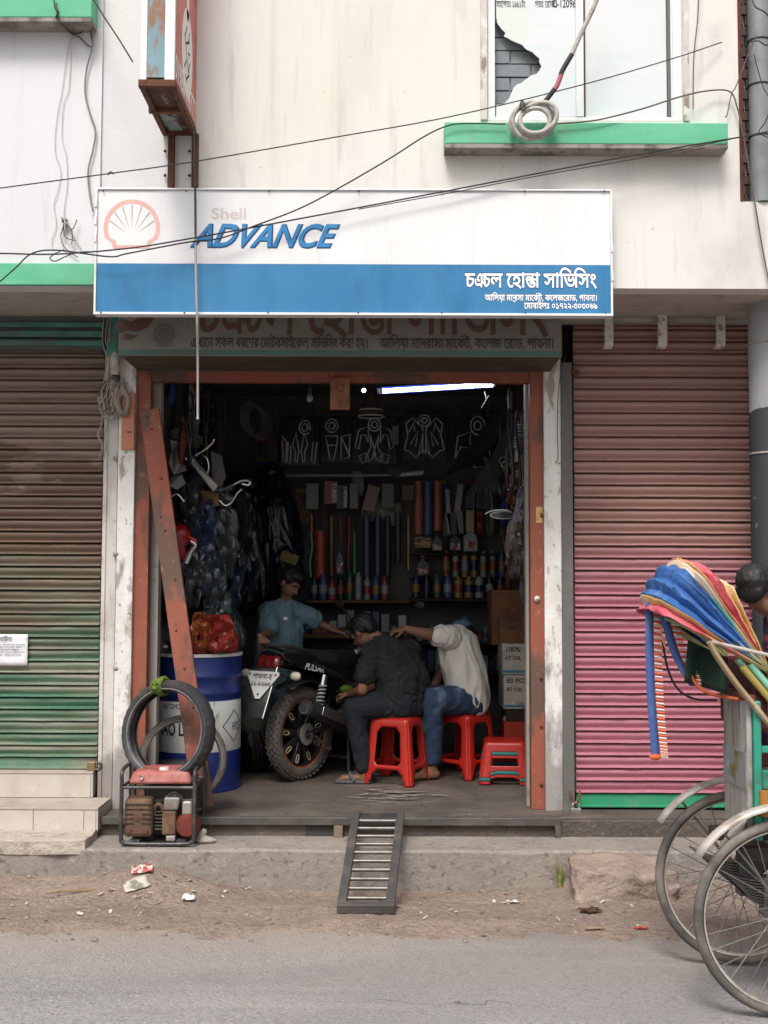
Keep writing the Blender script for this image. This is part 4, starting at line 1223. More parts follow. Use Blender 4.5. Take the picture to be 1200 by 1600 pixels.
mb = MB().box(mx0, mx1, gy0+.02, gy0+.14, mz0, mz1)
mb.build('muffler', muff, gen, bevel=.022)
slot_m = M('slot_dark', (.03,.025,.02), .9)
for cxi, rows_ in ((.2, 5), (.5, 2), (.8, 5)):
    for r_ in range(rows_):
        x_ = mx0+(mx1-mx0)*cxi; z_ = mz1-.035-r_*.026
        MB().box(x_-.024, x_+.024, gy0+.0175, gy0+.03, z_-.004, z_+.004).build('vent_slot', slot_m, gen)
for u, v in ((.22,.18),(.5,.48),(.78,.15)):
    MB().lathe([(.0,.004),(.012,.004),(.015,.0)], 12, facing((mx0+(mx1-mx0)*u, gy0+.0195, mz0+(mz1-mz0)*v))).build('bolt', rust, gen)
dk = M('engine_dark', (.05,.045,.042), .6, layers=[L((.12,.10,.085), 12, .5, .7, f=.8)])
al = M('engine_alloy', (.36,.34,.31), .45, metal=.5, layers=[L((.2,.16,.13), 12, .5, .72, f=.8)])
ex = gp(.50,0,0).x
for k_ in range(9):
    MB().box(gp(.44,0,0).x, gp(.54,0,0).x, gy0+.06, gy0+.22, gz+gh*(.18+.045*k_), gz+gh*(.18+.045*k_)+.008).build('cooling_fin', dk, gen)
frus(gp(.55,0,0).x, gp(.74,0,0).x, gy0+.05, gy0+.2, gz+gh*.43, gp(.56,0,0).x, gp(.78,0,0).x, gy0+.04, gy0+.2, gz+gh*.61).build('rocker_cover', al, gen, bevel=.012)
MB().box(gp(.54,0,0).x, gp(.72,0,0).x, gy0+.04, gy0+.2, gz+gh*.12, gz+gh*.425).build('cylinder_block', muff, gen, bevel=.01)
MB().box(gp(.28,0,0).x, gp(.9,0,0).x, gy0+.15, gy1-.05, gz+gh*.06, gz+gh*.72).build('alternator', dk, gen, bevel=.02)
MB().lathe([(.0,.05),(.055,.045),(.07,.02),(.07,-.03)], 20, facing((gp(.87,0,0).x, gy0+.07, gz+gh*.24))).build('fan_cover', M('fan_red', '#6a3026', .55, layers=[L('#4a2a22', 10, .5, .7)]), gen, smooth=40)
MB().tube(smoothpath([gp(.62,.62,gy0+.06), gp(.70,.66,gy0+.05), gp(.80,.58,gy0+.05), gp(.86,.45,gy0+.05)],5), .008, 8).build('hose', dk, gen, smooth=True)
MB().tube(smoothpath([gp(.42,.35,gy0+.08), gp(.46,.5,gy0+.05), gp(.52,.5,gy0+.05), gp(.56,.40,gy0+.06)],5), .011, 8).build('exhaust_pipe', muff, gen, smooth=True)
MB().box(gp(.80,0,0).x, gp(.93,0,0).x, gy0+.04, gy0+.12, gz+gh*.38, gz+gh*.56).build('carburettor', al, gen, bevel=.01)
MB().box(gp(.60,0,0).x, gp(.72,0,0).x, gy0+.03, gy0+.1, gz+gh*.05, gz+gh*.115).build('foot', al, gen, bevel=.004)
# rags and a bundle of cloth beside it
wh = M('dirty_white_cloth', (.36,.32,.28), .9, layers=[L((.25,.2,.17), 12, .5, .7, f=.8)])
c = P(320, 1300, -.40); c.z = .124
blob('cloth_scrap', [((c.x,c.y,c.z+.01),(.05,.05,.018),(0,0,0)), ((c.x-.02,c.y,c.z+.035),(.02,.02,.045),(0,.5,0)), ((c.x+.04,c.y-.02,c.z+.01),(.03,.014,.012),(0,0,.6))], wh, None, .008, 2, .006, 30)
single(bpy.data.objects['cloth_scrap'], 'crumpled white rag beside the generator', 'rag')
# ================================================================ padlocks
brass = M('old_brass', '#8f7a58', .45, metal=.6, layers=[L('#4a3a2c', 14, .5, .7), L('#c9b48a', 9, .62, .7)])
iron = M('lock_iron', (.10,.095,.09), .45, metal=.7)
def padlock(name, label, px, py, Y, w, h, body, pxs):
    c_ = P(px, py, Y)
    t = thing(name, label, 'padlock', (c_.x, Y, c_.z))
    MB().box(c_.x-w/2, c_.x+w/2, Y-.012, Y+.012, c_.z-h/2, c_.z+h/2).build('body', body, t, bevel=.006)
    if pxs == 'top':
        pts_ = [c_+Vector((-w*.3,0,h*.4)), c_+Vector((-w*.3,0,h*.85)), c_+Vector((-w*.15,0,h*1.1)), c_+Vector((w*.15,0,h*1.1)), c_+Vector((w*.3,0,h*.85)), c_+Vector((w*.3,0,h*.4))]
    else:
        pts_ = [c_+Vector((w*.4,0,-h*.3)), c_+Vector((w*.85,0,-h*.35)), c_+Vector((w*1.1,0,-h*.15)), c_+Vector((w*1.1,0,h*.15)), c_+Vector((w*.85,0,h*.35)), c_+Vector((w*.4,0,h*.3))]
    MB().tube(smoothpath(pts_, 5), .0075, 8).build('shackle', M('chrome', (.6,.6,.6), .25, metal=.9) if pxs == 'top' else iron, t, smooth=True)
    return t, c_
t, c_ = padlock('padlock', 'square brass padlock on the corner of the brown and green shutter', 143, 1197, .02, .05, .058, brass, 'side')
t, c_ = padlock('padlock', 'grey padlock with a bright shackle at the foot of the pink shutter', 900, 1269, -.05, .066, .05, M('grey_lock', (.22,.22,.21), .4, metal=.4), 'top')
MB().box(c_.x-.02, c_.x+.02, -.0655, -.063, c_.z-.006, c_.z+.012).build('label_plate', M('chrome', (.6,.6,.6), .25), t)
MB().tube(smoothpath([c_+Vector((-.03,.02,.12)), c_+Vector((-.02,.0,.08)), c_+Vector((.0,-.005,.05)), c_+Vector((.02,.0,.08)), c_+Vector((.03,.04,.12))],4), .007, 6).build('staple', rust, t, smooth=True)
# ================================================================ notice on the shutter
ny_ = LY-.038
nt = thing('paper_notice', 'white printed paper notice pasted on the green part of the shutter', 'notice', (X(10,ny_), ny_, Z(1015,ny_,20)))
rows = []
for j in range(9):
    rows.append([Vector((X(-40+ (46+40)*i/12, ny_), ny_-.004-.004*noise.noise(Vector((i*.5,j*.6,2)))-(.006 if j % 3 == 0 else 0), Z(991+49*j/8, ny_, 20))) for i in range(13)])
MB().loft(rows).build('sheet', M('paper', (.74,.73,.77), .8), nt, smooth=True, solid=.0006)
mb = MB()
lettering(mb, 'েনািটশ', facing((X(8,ny_-.02), ny_-.016, Z(1001,ny_,10)), ), .034, .02, align='c')
for i, s_ in enumerate(('এতদ্বারা সকলেক জানােনা যােচ্ছ', 'েয এই েদাকান ভাড়া েদওয়া হেব', 'আগ্রহী ব্যক্তি েযাগােযাগ করুন', 'েমাবাইল নমবের েযাগােযাগ', 'মািলক কতৃক িনেবদন')):
    lettering(mb, s_, facing((X(-38,ny_), ny_-.016, Z(1008+i*4.1,ny_,10))), .0135, .012, width=(80-(i % 3)*5)/S(ny_))
mb.build('print', M('grey_print', (.12,.12,.14), .8), nt)
# ================================================================ litter
random.seed(21)
def on_dirt(px, py):
    # march the view ray down to the verge
    d = ROT @ Vector(((px-600)/F, (800-py)/F, -1.0))
    t = 3.0
    while t < 9:
        q = CAM + d*t
        g = max(dirt_z(q.x, q.y) if q.y > -1.85 else -9, 0 if q.y < -1.5 else -9)
        if q.z <= g: return Vector((q.x, q.y, g))
        t += .01
    return q
def scrap(name, label, px, py, w, h, mat, cat, rz=0, curl=.01, seed=0):
    c_ = on_dirt(px, py)
    rows_ = []
    for j in range(5):
        rr_ = []
        for i in range(7):
            u, v = (i/6-.5)*w, (j/4-.5)*h
            x_, y_ = u*math.cos(rz)-v*math.sin(rz), u*math.sin(rz)+v*math.cos(rz)
            rr_.append(Vector((c_.x+x_, c_.y+y_, max(dirt_z(c_.x+x_, c_.y+y_) if c_.y > -1.6 else .004, -.2)+.006+curl*(.6+noise.noise(Vector((i*.6, j*.8, seed)))))))
        rows_.append(rr_)
    return single(MB().loft(rows_).build(name, mat, None, smooth=True, solid=.001), label, cat)
pw = M('litter_white', (.66,.64,.62), .7); pr_ = M('litter_red', '#9c4a42', .6, layers=[L('#c8bfb6', 22, .46, .52)]); po = M('litter_orange', '#c44a26', .5)
pb = M('litter_brown', '#8a7458', .85, layers=[L('#5e4c3a', 20, .5, .7)])
scrap('wrapper', 'red and white snack wrapper on the dirt below the generator', 222, 1362, .11, .09, pr_, 'wrapper', .2, .02, 1)
scrap('paper_scrap', 'flat folded white paper on the dirt below the red wrapper', 212, 1385, .13, .10, M('litter_card', '#b9b2a6', .8, layers=[L('#7a746a', 9, .55, .6)]), 'paper', .5, .008, 2)
scrap('paper_scrap', 'bright white crumpled scrap on the dirt near the road', 295, 1407, .065, .06, pw, 'paper', .1, .022, 3)
scrap('leaf', 'small orange leaf lying near the rickshaw wheel', 1002, 1453, .06, .02, po, 'leaf', .05, .01, 4)
scrap('paper_scrap', 'white scrap lying right of the ladder ramp foot', 801, 1412, .06, .04, pw, 'paper', .0, .01, 5)
scrap('leaf', 'dry dark leaf curled in front of the rubble block', 922, 1428, .11, .06, M('litter_dark', '#4a3626', .9), 'leaf', .2, .02, 6)
scrap('leaf', 'long pale leaf beside the dark leaf at the road edge', 930, 1455, .09, .02, pb, 'leaf', -.1, .008, 7)
c_ = on_dirt(115, 1398)
MB().tube(smoothpath([c_+Vector((-.14,-.02,.01)), c_+Vector((-.04,.0,.018)), c_+Vector((.05,.015,.016)), c_+Vector((.15,.05,.02))],4), [.006]*13, 6).build('twig', pb, None, smooth=True)
single(bpy.data.objects['twig'], 'thin pale stick lying on the dirt below the concrete slab', 'stick')
mb = MB()
for i in range(300):
    px, py = random.uniform(0, 1190), random.choice((random.uniform(1342, 1440), random.uniform(1385, 1475)))
    c_ = on_dirt(px, py)
    r_ = random.choice((.004,.004,.005,.006,.008,.010))*random.uniform(.7, 1.4)
    if c_.y > -.63: continue
    mb.ball(c_+Vector((0,0,r_*.3)), (r_*random.uniform(1,1.7), r_*1.2, r_*.7), 6, 4, Matrix.Rotation(random.uniform(0,3), 3, 'Z'))
props(mb.build('gravel', M('pebbles', (.24,.19,.155), .9, layers=[L((.16,.13,.11), 9, .45, .55), L((.5,.46,.42), 13, .58, .64)])), 'loose pebbles scattered over the dirt verge', None, None, 'stuff')
mb = MB()
for i in range(70):
    px, py = random.uniform(0, 1000), random.uniform(1345, 1440)
    c_ = on_dirt(px, py)
    if c_.y > -.65: continue
    a_ = random.uniform(0, 3); w_, h_ = random.uniform(.008,.025), random.uniform(.005,.012)
    mb.obox(c_+Vector((0,0,.008)), (w_*1.6, h_*1.5, .003), (random.uniform(-.4,.4), random.uniform(-.4,.4), a_))
props(mb.build('litter_bits', M('litter_bits', (.46,.42,.37), .8, layers=[L((.35,.27,.2), 4, .48, .52)])), 'tiny pale scraps of litter strewn over the dirt', None, None, 'stuff')
# grass tuft at the kerb
gt = P(875, 1372, -.62); gt.z = dirt_z(gt.x, -.62)
mb = MB()
for i in range(16):
    a_ = random.uniform(0, 6.28); ln = random.uniform(.08,.20); le = random.uniform(.01,.06)
    d2 = Vector((math.cos(a_)*.6, math.sin(a_)*.35, 0))
    b0 = gt+d2*.015
    w2 = Vector((-d2.y, d2.x, 0)).normalized()*.004
    q1, q2 = b0+Vector((0,0,ln*.6))+d2*le*.4, b0+Vector((0,0,ln))+d2*le*1.4
    mb.add([b0-w2, b0+w2, q1+w2*.8, q1-w2*.8, q2], [(0,1,2,3),(3,2,4)])
single(mb.build('grass_tuft', M('grass', '#6b7a36', .7, layers=[L('#a0935a', 30, .5, .6)]), None, solid=.0008), 'small tuft of grass growing from the kerb near the rubble', 'grass')
# pale smear / cloth scrap on shop floor
# ================================================================ cables and pipes on the facade
blk = M('black_cable', (.025,.024,.023), .6)
gry = M('grey_cable', (.42,.40,.37), .6, layers=[L((.25,.22,.2), 30, .5, .7)])
brn = M('brown_cable', (.12,.09,.075), .7)
wht = M('pale_wire', (.50,.47,.44), .7, layers=[L((.3,.27,.24), 20, .5, .7)])
def cable(name, label, pts, r, mat, cat='cable', n=8, seg=6):
    r *= .78
    q = [P(a, b, c) for a, b, c in pts]
    return single(MB().tube(smoothpath(q, n), r, seg).build(name, mat, None, smooth=True), label, cat)
cable('overhead_cable', 'thin black cable slanting right across the upper wall and over the projecting sign', [(-60,303,-1.46),(0,294,-1.46),(172,271,-1.46),(300,253,-1.46),(520,215,-1.3),(700,183,-1.15),(900,135,-1.0),(1040,95,-.9),(1128,66,-.78)], .0042, blk)
cable('cable_knot', 'small wire knot on the thin upper cable', [(168,273,-1.47),(173,269,-1.475),(178,272,-1.47)], .007, brn, 'knot')
cable('overhead_cable', 'black cable running over the signboard lettering up to the far end of the wall', [(-60,397,-1.1),(0,396,-1.1),(90,397,-1.08),(200,388,-1.0),(290,374,-.95),(440,347,-.92),(700,298,-.9),(950,250,-.9),(1140,217,-.9),(1260,200,-.9)], .0055, blk)
cable('overhead_cable', 'second thinner cable hugging the one over the signboard', [(560,327,-.905),(700,302,-.89),(850,273,-.88),(1000,247,-.88),(1120,222,-.885),(1200,205,-.89)], .0035, blk)
cable('overhead_cable', 'sagging cable from the green band over the emblem to the window ledge', [(0,440,-.86),(25,418,-.88),(50,396,-.9),(90,391,-.93),(170,401,-.92),(200,396,-.93),(290,379,-.93),(345,372,-.93),(400,352,-.93),(470,325,-.93),(540,288,-.93),(610,247,-.92),(660,215,-.91),(695,198,-.905),(725,193,-.90),(790,194,-.90)], .0055, blk)
cable('overhead_cable', 'cable rising from the coil and dropping past the window ledge end', [(870,193,-.90),(930,188,-.90),(1000,171,-.89),(1060,152,-.86),(1105,142,-.8),(1140,143,-.79),(1152,168,-.79),(1160,205,-.785),(1170,260,-.78),(1180,320,-.78),(1190,380,-.78),(1203,450,-.78),(1215,520,-.8)], .006, brn)
cable('cable_loop', 'small black cable loop hanging under the sign emblem end', [(100,390,-.9),(85,397,-.9),(78,404,-.9),(86,408,-.9),(100,402,-.9),(118,395,-.9),(140,393,-.89)], .004, blk)
cable('drop_cable', 'pale cable hanging straight down over the signboard into the doorway', [(303,200,-1.0),(305,300,-.93),(306,420,-.92),(308,500,-.90),(309,560,-.80),(309,640,-.75),(309,655,-.75)], .0085, M('drop_cable', (.36,.34,.32), .6, layers=[L((.06,.055,.05), 2, .48, .52, zr=(3.1,3.7))]))
cable('side_cable', 'thick brown cable snaking down the wall edge beside the projecting sign', [(140,-20,-.80),(146,30,-.80),(144,72,-.80),(135,110,-.79),(133,145,-.79),(140,175,-.79),(149,205,-.79),(145,235,-.79),(138,265,-.79),(139,295,-.79),(145,330,-.80)], .0065, M('side_cable', (.22,.19,.165), .7))
cable('side_cable', 'black cable sloping from the corner to the projecting sign', [(138,-15,-.85),(160,22,-.95),(185,60,-1.15),(207,96,-1.35)], .006, blk)
cable('thin_wire', 'thin grey wire wandering down the white side wall, nearest the edge of the picture', [(110,55,-.78),(104,90,-.78),(97,140,-.78),(88,190,-.78),(86,235,-.78),(95,268,-.78),(90,300,-.78),(84,320,-.78),(88,350,-.78),(81,375,-.78),(84,390,-.78)], .0025, wht, 'wire')
cable('thin_wire', 'thin grey wire wandering down the white side wall to a burnt joint', [(112,55,-.78),(110,100,-.78),(107,140,-.78),(99,165,-.78),(97,215,-.78),(104,245,-.78),(105,290,-.78),(101,318,-.78),(100,338,-.78)], .0025, wht, 'wire')
cable('looped_cables', 'tangle of black cables under the top green ledge', [(88,5,-.92),(92,30,-.90),(108,50,-.80),(124,58,-.79),(136,70,-.79),(145,72,-.79),(141,45,-.79),(138,10,-.82),(140,-20,-.84)], .006, brn)
cable('looped_cables', 'thin black cable twisted round the tangle under the top green ledge', [(84,-10,-.93),(86,12,-.92),(92,20,-.92),(88,28,-.90),(104,46,-.80),(116,52,-.79),(128,50,-.79),(126,40,-.79),(134,20,-.8),(132,-10,-.86)], .0045, blk)
# burnt joint: several little wire ends
jt = thing('burnt_joint', 'burnt bundle of loose wire ends on the side wall', 'wire joint', P(101,345,-.785))
random.seed(4)
for i in range(7):
    a = P(101,345,-.785)
    pts = [a] + [a + Vector((random.uniform(-.02,.06)*k, random.uniform(-.02,0), random.uniform(-.09,.03)*k)) for k in (1, 2)]
    MB().tube(smoothpath(pts, 4), .003, 5).build('wire_end', random.choice((brn, blk, wht)), jt, smooth=True)
MB().ball(P(101,345,-.785), (.018,.012,.014), 8, 6).build('tape_lump', brn, jt, smooth=True)
cable('thin_wire', 'pair of short wires hanging from the burnt joint to the green band', [(100,350,-.785),(95,370,-.785),(100,385,-.785),(110,395,-.785),(122,402,-.785)], .003, brn, 'wire')
# flexible conduit with coil
cn = thing('conduit_coil', 'grey flexible conduit coiled over the green window ledge', 'conduit', P(832,190,-.92))
MB().tube(smoothpath([P(945,-60,-1.0), P(932,0,-.98), P(908,52,-.96), P(893,86,-.95)], 8), .0125, 10).build('conduit', gry, cn, smooth=True)
MB().tube(smoothpath([P(893.5,85,-.95), P(880,108,-.95), P(876,118,-.95)], 5), .0135, 10).build('black_tape', blk, cn, smooth=True)
MB().tube(smoothpath([P(877,116,-.95), P(871,132,-.95), P(866,140,-.95)], 5), .0135, 10).build('pink_tape', M('pink_tape', '#a35a6a', .6), cn, smooth=True)
MB().tube(smoothpath([P(866.5,139,-.95), P(857,152,-.945), P(845,166,-.94)], 5), .0135, 10).build('black_tape', blk, cn, smooth=True)
kk = 1/S(-.93)
for j, (cx_, cy_, rx, ry, a0) in enumerate(((832,190,35,27,.6),(830,190,30,29,.2),(834,193,24,21,1.1),(840,188,30,24,2.2))):
    pts = []
    for i in range(28):
        a = 2*math.pi*i/28
        b = P(cx_, cy_, -.93)
        pts.append(b + Vector(((rx*math.cos(a)*math.cos(a0*.2)-ry*math.sin(a)*math.sin(a0*.2))*kk, -.012*j-.012*math.sin(a+a0), (rx*math.cos(a)*math.sin(a0*.2)+ry*math.sin(a)*math.cos(a0*.2))*kk)))
    MB().tube(pts, .0125, 10, closed=True).build('coil', gry, cn, smooth=True)
MB().tube(smoothpath([P(822,170,-.98), P(817,158,-.97), P(813,162,-.97), P(814,172,-.97), P(828,166,-.98)], 5), .004, 6).build('tie_wire', blk, cn, smooth=True)
cable('side_cable', 'cable hanging down beside the white window trim', [(1092,-20,-.78),(1090,30,-.775),(1084,90,-.775),(1083,170,-.775)], .004, brn)
cable('thin_wire', 'twisted wire from the drain pipe down to the bent cable', [(1182,55,-.82),(1165,95,-.82),(1150,135,-.81),(1143,147,-.8),(1136,180,-.79),(1133,182,-.79)], .004, brn, 'wire')
# drain pipe in the recess
dp = thing('drain_pipe', 'grey drain pipe in the brick recess at the building corner', 'pipe', (X(1200,WY+.06), WY+.06, zrec))
pm = M('pipe_grey', (.22,.235,.24), .5, layers=[L((.15,.155,.16), 5, .5, .7, f=.7), L((.6,.6,.58), 12, .70, .72, f=.9)])
px_ = X(1201, WY+.03)
MB().lathe([(.062, zrec+.002), (.062, 6.2)], 28, Matrix.Translation((px_, WY+.045, 0))).build('pipe', pm, dp, smooth=True)
for py in (60, 130, 210):
    MB().lathe([(.0625,-.006),(.066,-.004),(.066,.004),(.0625,.006)], 24, Matrix.Translation((px_, WY+.045, Z(py,WY,1195)))).build('clamp', blk, dp)
cable('looped_cables', 'dark cables wound round the drain pipe', [(1170,66,-.80),(1185,64,-.82),(1200,70,-.82),(1210,40,-.8),(1196,20,-.83),(1180,10,-.83),(1172,-10,-.8)], .005, blk)
cable('looped_cables', 'cables hanging in a loop at the foot of the drain pipe', [(1178,85,-.80),(1192,135,-.82),(1205,160,-.82),(1196,190,-.82),(1186,206,-.82),(1200,215,-.82)], .004, blk)
# meter with tangled wires on the pillar beside the doorway
mt_ = thing('wire_tangle', 'dusty tangle of wires and a broken meter cup on the white pillar', 'wire tangle', P(185,600,-.03))
cup = M('meter_cup', (.5,.47,.42), .5, layers=[L((.2,.17,.15), 14, .5, .65)])
c = P(180, 568, -.07)
MB().lathe([(0,.07),(.03,.07),(.034,.05),(.03,-.04),(.024,-.05),(.024,-.07),(0,-.07)], 16, Matrix.Translation(c)).build('meter_cup', cup, mt_, smooth=40)
MB().ball(P(181,590,-.05), (.03,.03,.03), 10, 7).build('junction', dk, mt_, smooth=True)
dust_w = M('dusty_wire', (.36,.31,.27), .9, layers=[L((.2,.17,.15), 16, .5, .7)])
wrap = M('dusty_bundle', (.30,.255,.22), .95, layers=[L((.17,.14,.12), 14, .5, .7)], bump=(40,.6,.006))
def rp_(px, py, Y, s_=8): return P(px+random.uniform(-s_, s_), py+random.uniform(-s_, s_), Y+random.uniform(-.02,.02))
random.seed(9)
for i in range(13):
    pts = [rp_(178,590,-.05,6), rp_(166,610,-.05,9), rp_(162,630,-.05,9), rp_(170,645,-.05,9), rp_(182,625,-.06,9), rp_(185,605,-.06,8)]
    MB().tube(smoothpath(pts, 6), random.choice((.0035,.0045,.006)), 6).build('wire', random.choice((dust_w, dust_w, brn)), mt_, smooth=True)
for dx in (0, 9):
    pts = [P(162+dx*.3,640,-.04), P(158+dx,665,-.02), P(153+dx*1.2,680,-.02), P(160+dx*.6,697,-.02), P(155+dx*.8,716,-.02)]
    MB().tube(smoothpath(pts, 6), .0045, 6).build('wire', dust_w, mt_, smooth=True)
for x_ in (163, 168, 174):
    MB().tube(smoothpath([P(x_,495,-.12), P(x_-3,530,-.1), P(x_+3,560,-.08), P(x_-1,600,-.05)], 6), .004, 6).build('wire', dust_w, mt_, smooth=True)
b0 = P(189, 626, -.045)
blob('bundle', [(b0+Vector((.0,0,.07)), .018, b0+Vector((-.03,0,.0)), .026), (b0+Vector((-.03,0,0)), .026, b0+Vector((-.005,0,-.075)), .02), (b0+Vector((.01,0,.08)), .018, b0+Vector((.045,0,.01)), .016), (b0+Vector((.045,0,.01)), .016, b0+Vector((.035,-.01,-.08)), .012), (b0+Vector((0,0,-.07)), .018, b0+Vector((.035,-.01,-.085)), .012)], wrap, mt_, .007, 2, .004, 30)
bd = thing('switch_board', 'pink-brown wooden switch board fixed to the white pillar', 'board', P(194, 665, -.02))
MB().box(X(186,-.02), X(206,-.02), -.028, -.001, Z(702,-.02,196), Z(614,-.02,196)).build('board', M('pink_wood', '#b57a62', .7, layers=[L('#8a5a48', 7, .5, .7, (1,1,.3)), L('#5a3a30', 30, .66, .72)]), bd, bevel=.002)
MB().box(X(194,-.03), X(202,-.03), -.0285, -.028, Z(676,-.03,198), Z(674,-.03,198)).build('scratch', ink, bd)
cable('thin_wire', 'thin brown wire running down the white pillar beside the pink shutter', [(884,556,-.03),(876,585,-.02),(872,620,-.015),(871,680,-.012),(872,715,-.012),(868,722,-.014),(876,724,-.014)], .003, brn, 'wire')
# ================================================================ inside the workshop
BY = 2.86          # just in front of the back wall
# tube light
tl_ = thing('tube_light', 'lit fluorescent tube with a blue case under the ceiling', 'lamp', P(682, 606, .75))
a, b = P(597, 611, .70), P(769, 601, .95)
MB().tube([a, b], .0135, 12).build('tube', M('lit_tube', (1,1,1), .5, emit=((.86,.93,1.0), 14.0)), tl_, smooth=True)
dd = (b-a).normalized()
bb = MB(); bar(bb, a-dd*.03+Vector((0,.03,.006)), b+dd*.03+Vector((0,.03,.006)), .035, .05, Vector((0,0,1)))
bb.build('batten', M('batten_blue', '#1c2e78', .5), tl_, bevel=.004)
for q in (a, b):
    MB().tube([q-dd*.02 if q is a else q, q if q is a else q+dd*.02], .019, 10).build('end_cap', white_metal, tl_)
MB().tube([P(757,612,.95), P(760,625,.95), P(752,637,.95)], .004, 6).build('loose_wire', wht, tl_)
MB().tube([P(764,618,.95), P(758,626,.95)], .004, 6).build('loose_wire', wht, tl_)
MB().tube([P(640,600,.8), (P(640,600,.8).x, P(640,600,.8).y, 3.22)], .004, 6).build('hanger', blk, tl_)
MB().tube([P(740,598,.9), (P(740,598,.9).x, P(740,598,.9).y, 3.22)], .004, 6).build('hanger', blk, tl_)
lb2 = thing('led_bulb', 'small lit round bulb beside the tube light', 'lamp', P(568, 610, .8))
MB().ball(P(568.5, 610, .8), .014, 12, 8).build('bulb', M('lit_bulb', (1,1,1), .5, emit=((.9,.93,1.0), 7.0)), lb2, smooth=True)
c = P(568.5, 610, .8); MB().tube([c+Vector((0,0,.015)), Vector((c.x,c.y,3.22))], .006, 6).build('holder', dk, lb2)
# pendant lamp: cone with ringed rim
pn = thing('pendant_lamp', 'brown cone shaped pendant lamp with pale rings', 'lamp', P(580, 640, 1.5))
c = P(580, 640, 1.5); k1 = 1/S(1.5)
cone_m = M('brown_shade', '#4a3a30', .6)
MB().lathe([(.012,28*k1),(.02,24*k1),(.045,14*k1),(.075,0),(.085,-5*k1)], 28, Matrix.Translation(c)).build('shade', cone_m, pn, smooth=True, solid=.004)
for i, z_ in enumerate((-1, -6, -11)):
    MB().torus(Matrix.Translation(c+Vector((0,0,(z_)*k1))), .088+.004*i, .006, 28, 6).build('ring', M('ring_pale', (.45,.42,.37), .5) if i != 1 else cone_m, pn, smooth=True)
MB().tube([c+Vector((0,0,28*k1)), Vector((c.x,c.y,3.22))], .006, 6).build('cord', blk, pn)
# unlit bulb
ub = thing('light_bulb', 'unlit clear bulb hanging near the lintel', 'lamp', P(484, 620, .5))
c = P(484, 622, .5)
MB().ball(c, (.022,.022,.03), 12, 8).build('glass', M('dim_glass', (.25,.25,.24), .15, spec=.6), ub, smooth=True)
MB().tube([c+Vector((0,0,.028)), c+Vector((0,0,.065))], .012, 8).build('holder', dk, ub)
MB().tube([c+Vector((0,0,.06)), Vector((c.x, c.y, 3.22))], .003, 5).build('cord', blk, ub)
# plate hanging from the lintel
hp = thing('hanging_plate', 'rusty orange metal plate hanging from the door lintel', 'plate', P(529, 615, .02))
MB().box(X(514,.02), X(545,.02), .018, .028, Z(640,.02,530), Z(590,.02,530)).build('plate', M('plate_rust', '#8a5a44', .7, layers=[L('#6a4236', 9, .45, .7), L('#a8765c', 16, .6, .7)]), hp, bevel=.003)
MB().lathe([(.026,0),(.019,0)], 18, facing((X(530,.02), .0175, Z(606,.02,530)))).build('stamped_ring', rust, hp)
MB().ball((X(531,.02), .018, Z(628,.02,530)), .007, 8, 5).build('bolt', dk, hp)
# sticker sheets with white line art
sheet_m = M('black_sheet', (.012,.013,.016), .25, spec=.5)
line_m = M('white_line', (.80,.81,.84), .6)
def sheet(label, x0p, x1p, y0p, y1p, lines, Y=2.72, tilt=0):
    a, b = P(x0p, y0p, Y), P(x1p, y1p, Y)
    t = thing('sticker_sheet', label, 'sticker sheet', ((a.x+b.x)/2, Y, b.z), 'sticker sheets hung above the shelves')
    MB().box(a.x, b.x, Y, Y+.004, b.z, a.z).build('sheet', sheet_m, t)
    mb_ = MB()
    w, h = b.x-a.x, a.z-b.z
    def pt(u, v): return Vector((a.x+w*u, Y-.002, b.z+h*v))
    for ln in lines:
        for mir in ((0, 1) if ln[0] == 'm' else (0,)):
            pp = [pt(1-u if mir else u, v) for u, v in ln[1]]
            if ln[0] == 'o' : mb_.tube(pp, .006, 4, closed=True)
            else: mb_.tube(pp, .006, 4, closed=len(pp) > 3 and ln[0] != 'l')
    mb_.build('line_art', line_m, t)
    MB().tube([pt(.2,1.0), pt(.2,1.12)], .003, 5).build('hanger', blk, t)
    MB().tube([pt(.8,1.0), pt(.8,1.12)], .003, 5).build('hanger', blk, t)
def circ(u, v, r, asp=1.0, n=14): return [(u+r*math.cos(2*math.pi*i/n), v+r*asp*math.sin(2*math.pi*i/n)) for i in range(n)]
art_a = [('o', circ(.62,.82,.15)), ('o', circ(.62,.82,.08)), ('m', [(.40,.72),(.30,.45),(.38,.30),(.36,.08),(.42,.06),(.47,.3),(.44,.45)]), ('l', [(.02,.55),(.05,.10),(.12,.06),(.14,.5),(.03,.62)]), ('l', [(.18,.5),(.16,.06),(.24,.04),(.26,.42)]), ('l', [(.84,.5),(.80,.1),(.88,.05),(.95,.5)])]
art_b = [('o', circ(.35,.86,.20,.8)), ('o', circ(.35,.86,.10,.8)), ('o', [(.15,.62),(.55,.62),(.50,.35),(.42,.05),(.30,.05),(.22,.35)]), ('l', [(.2,.4),(.5,.4)]), ('o', [(.66,.6),(.95,.66),(.92,.12),(.66,.05)]), ('l', [(.66,.6),(.95,.14)])]
art_c = [('o', circ(.5,.84,.14)), ('o', circ(.5,.84,.07)), ('m', [(.06,.35),(.14,.72),(.36,.80),(.36,.45),(.28,.62),(.20,.62),(.14,.3)]), ('m', [(.40,.62),(.42,.35),(.34,.2),(.38,.02),(.47,.12),(.5,.3)]), ('m', [(.16,.16),(.30,.22),(.32,.04),(.22,.0)])]
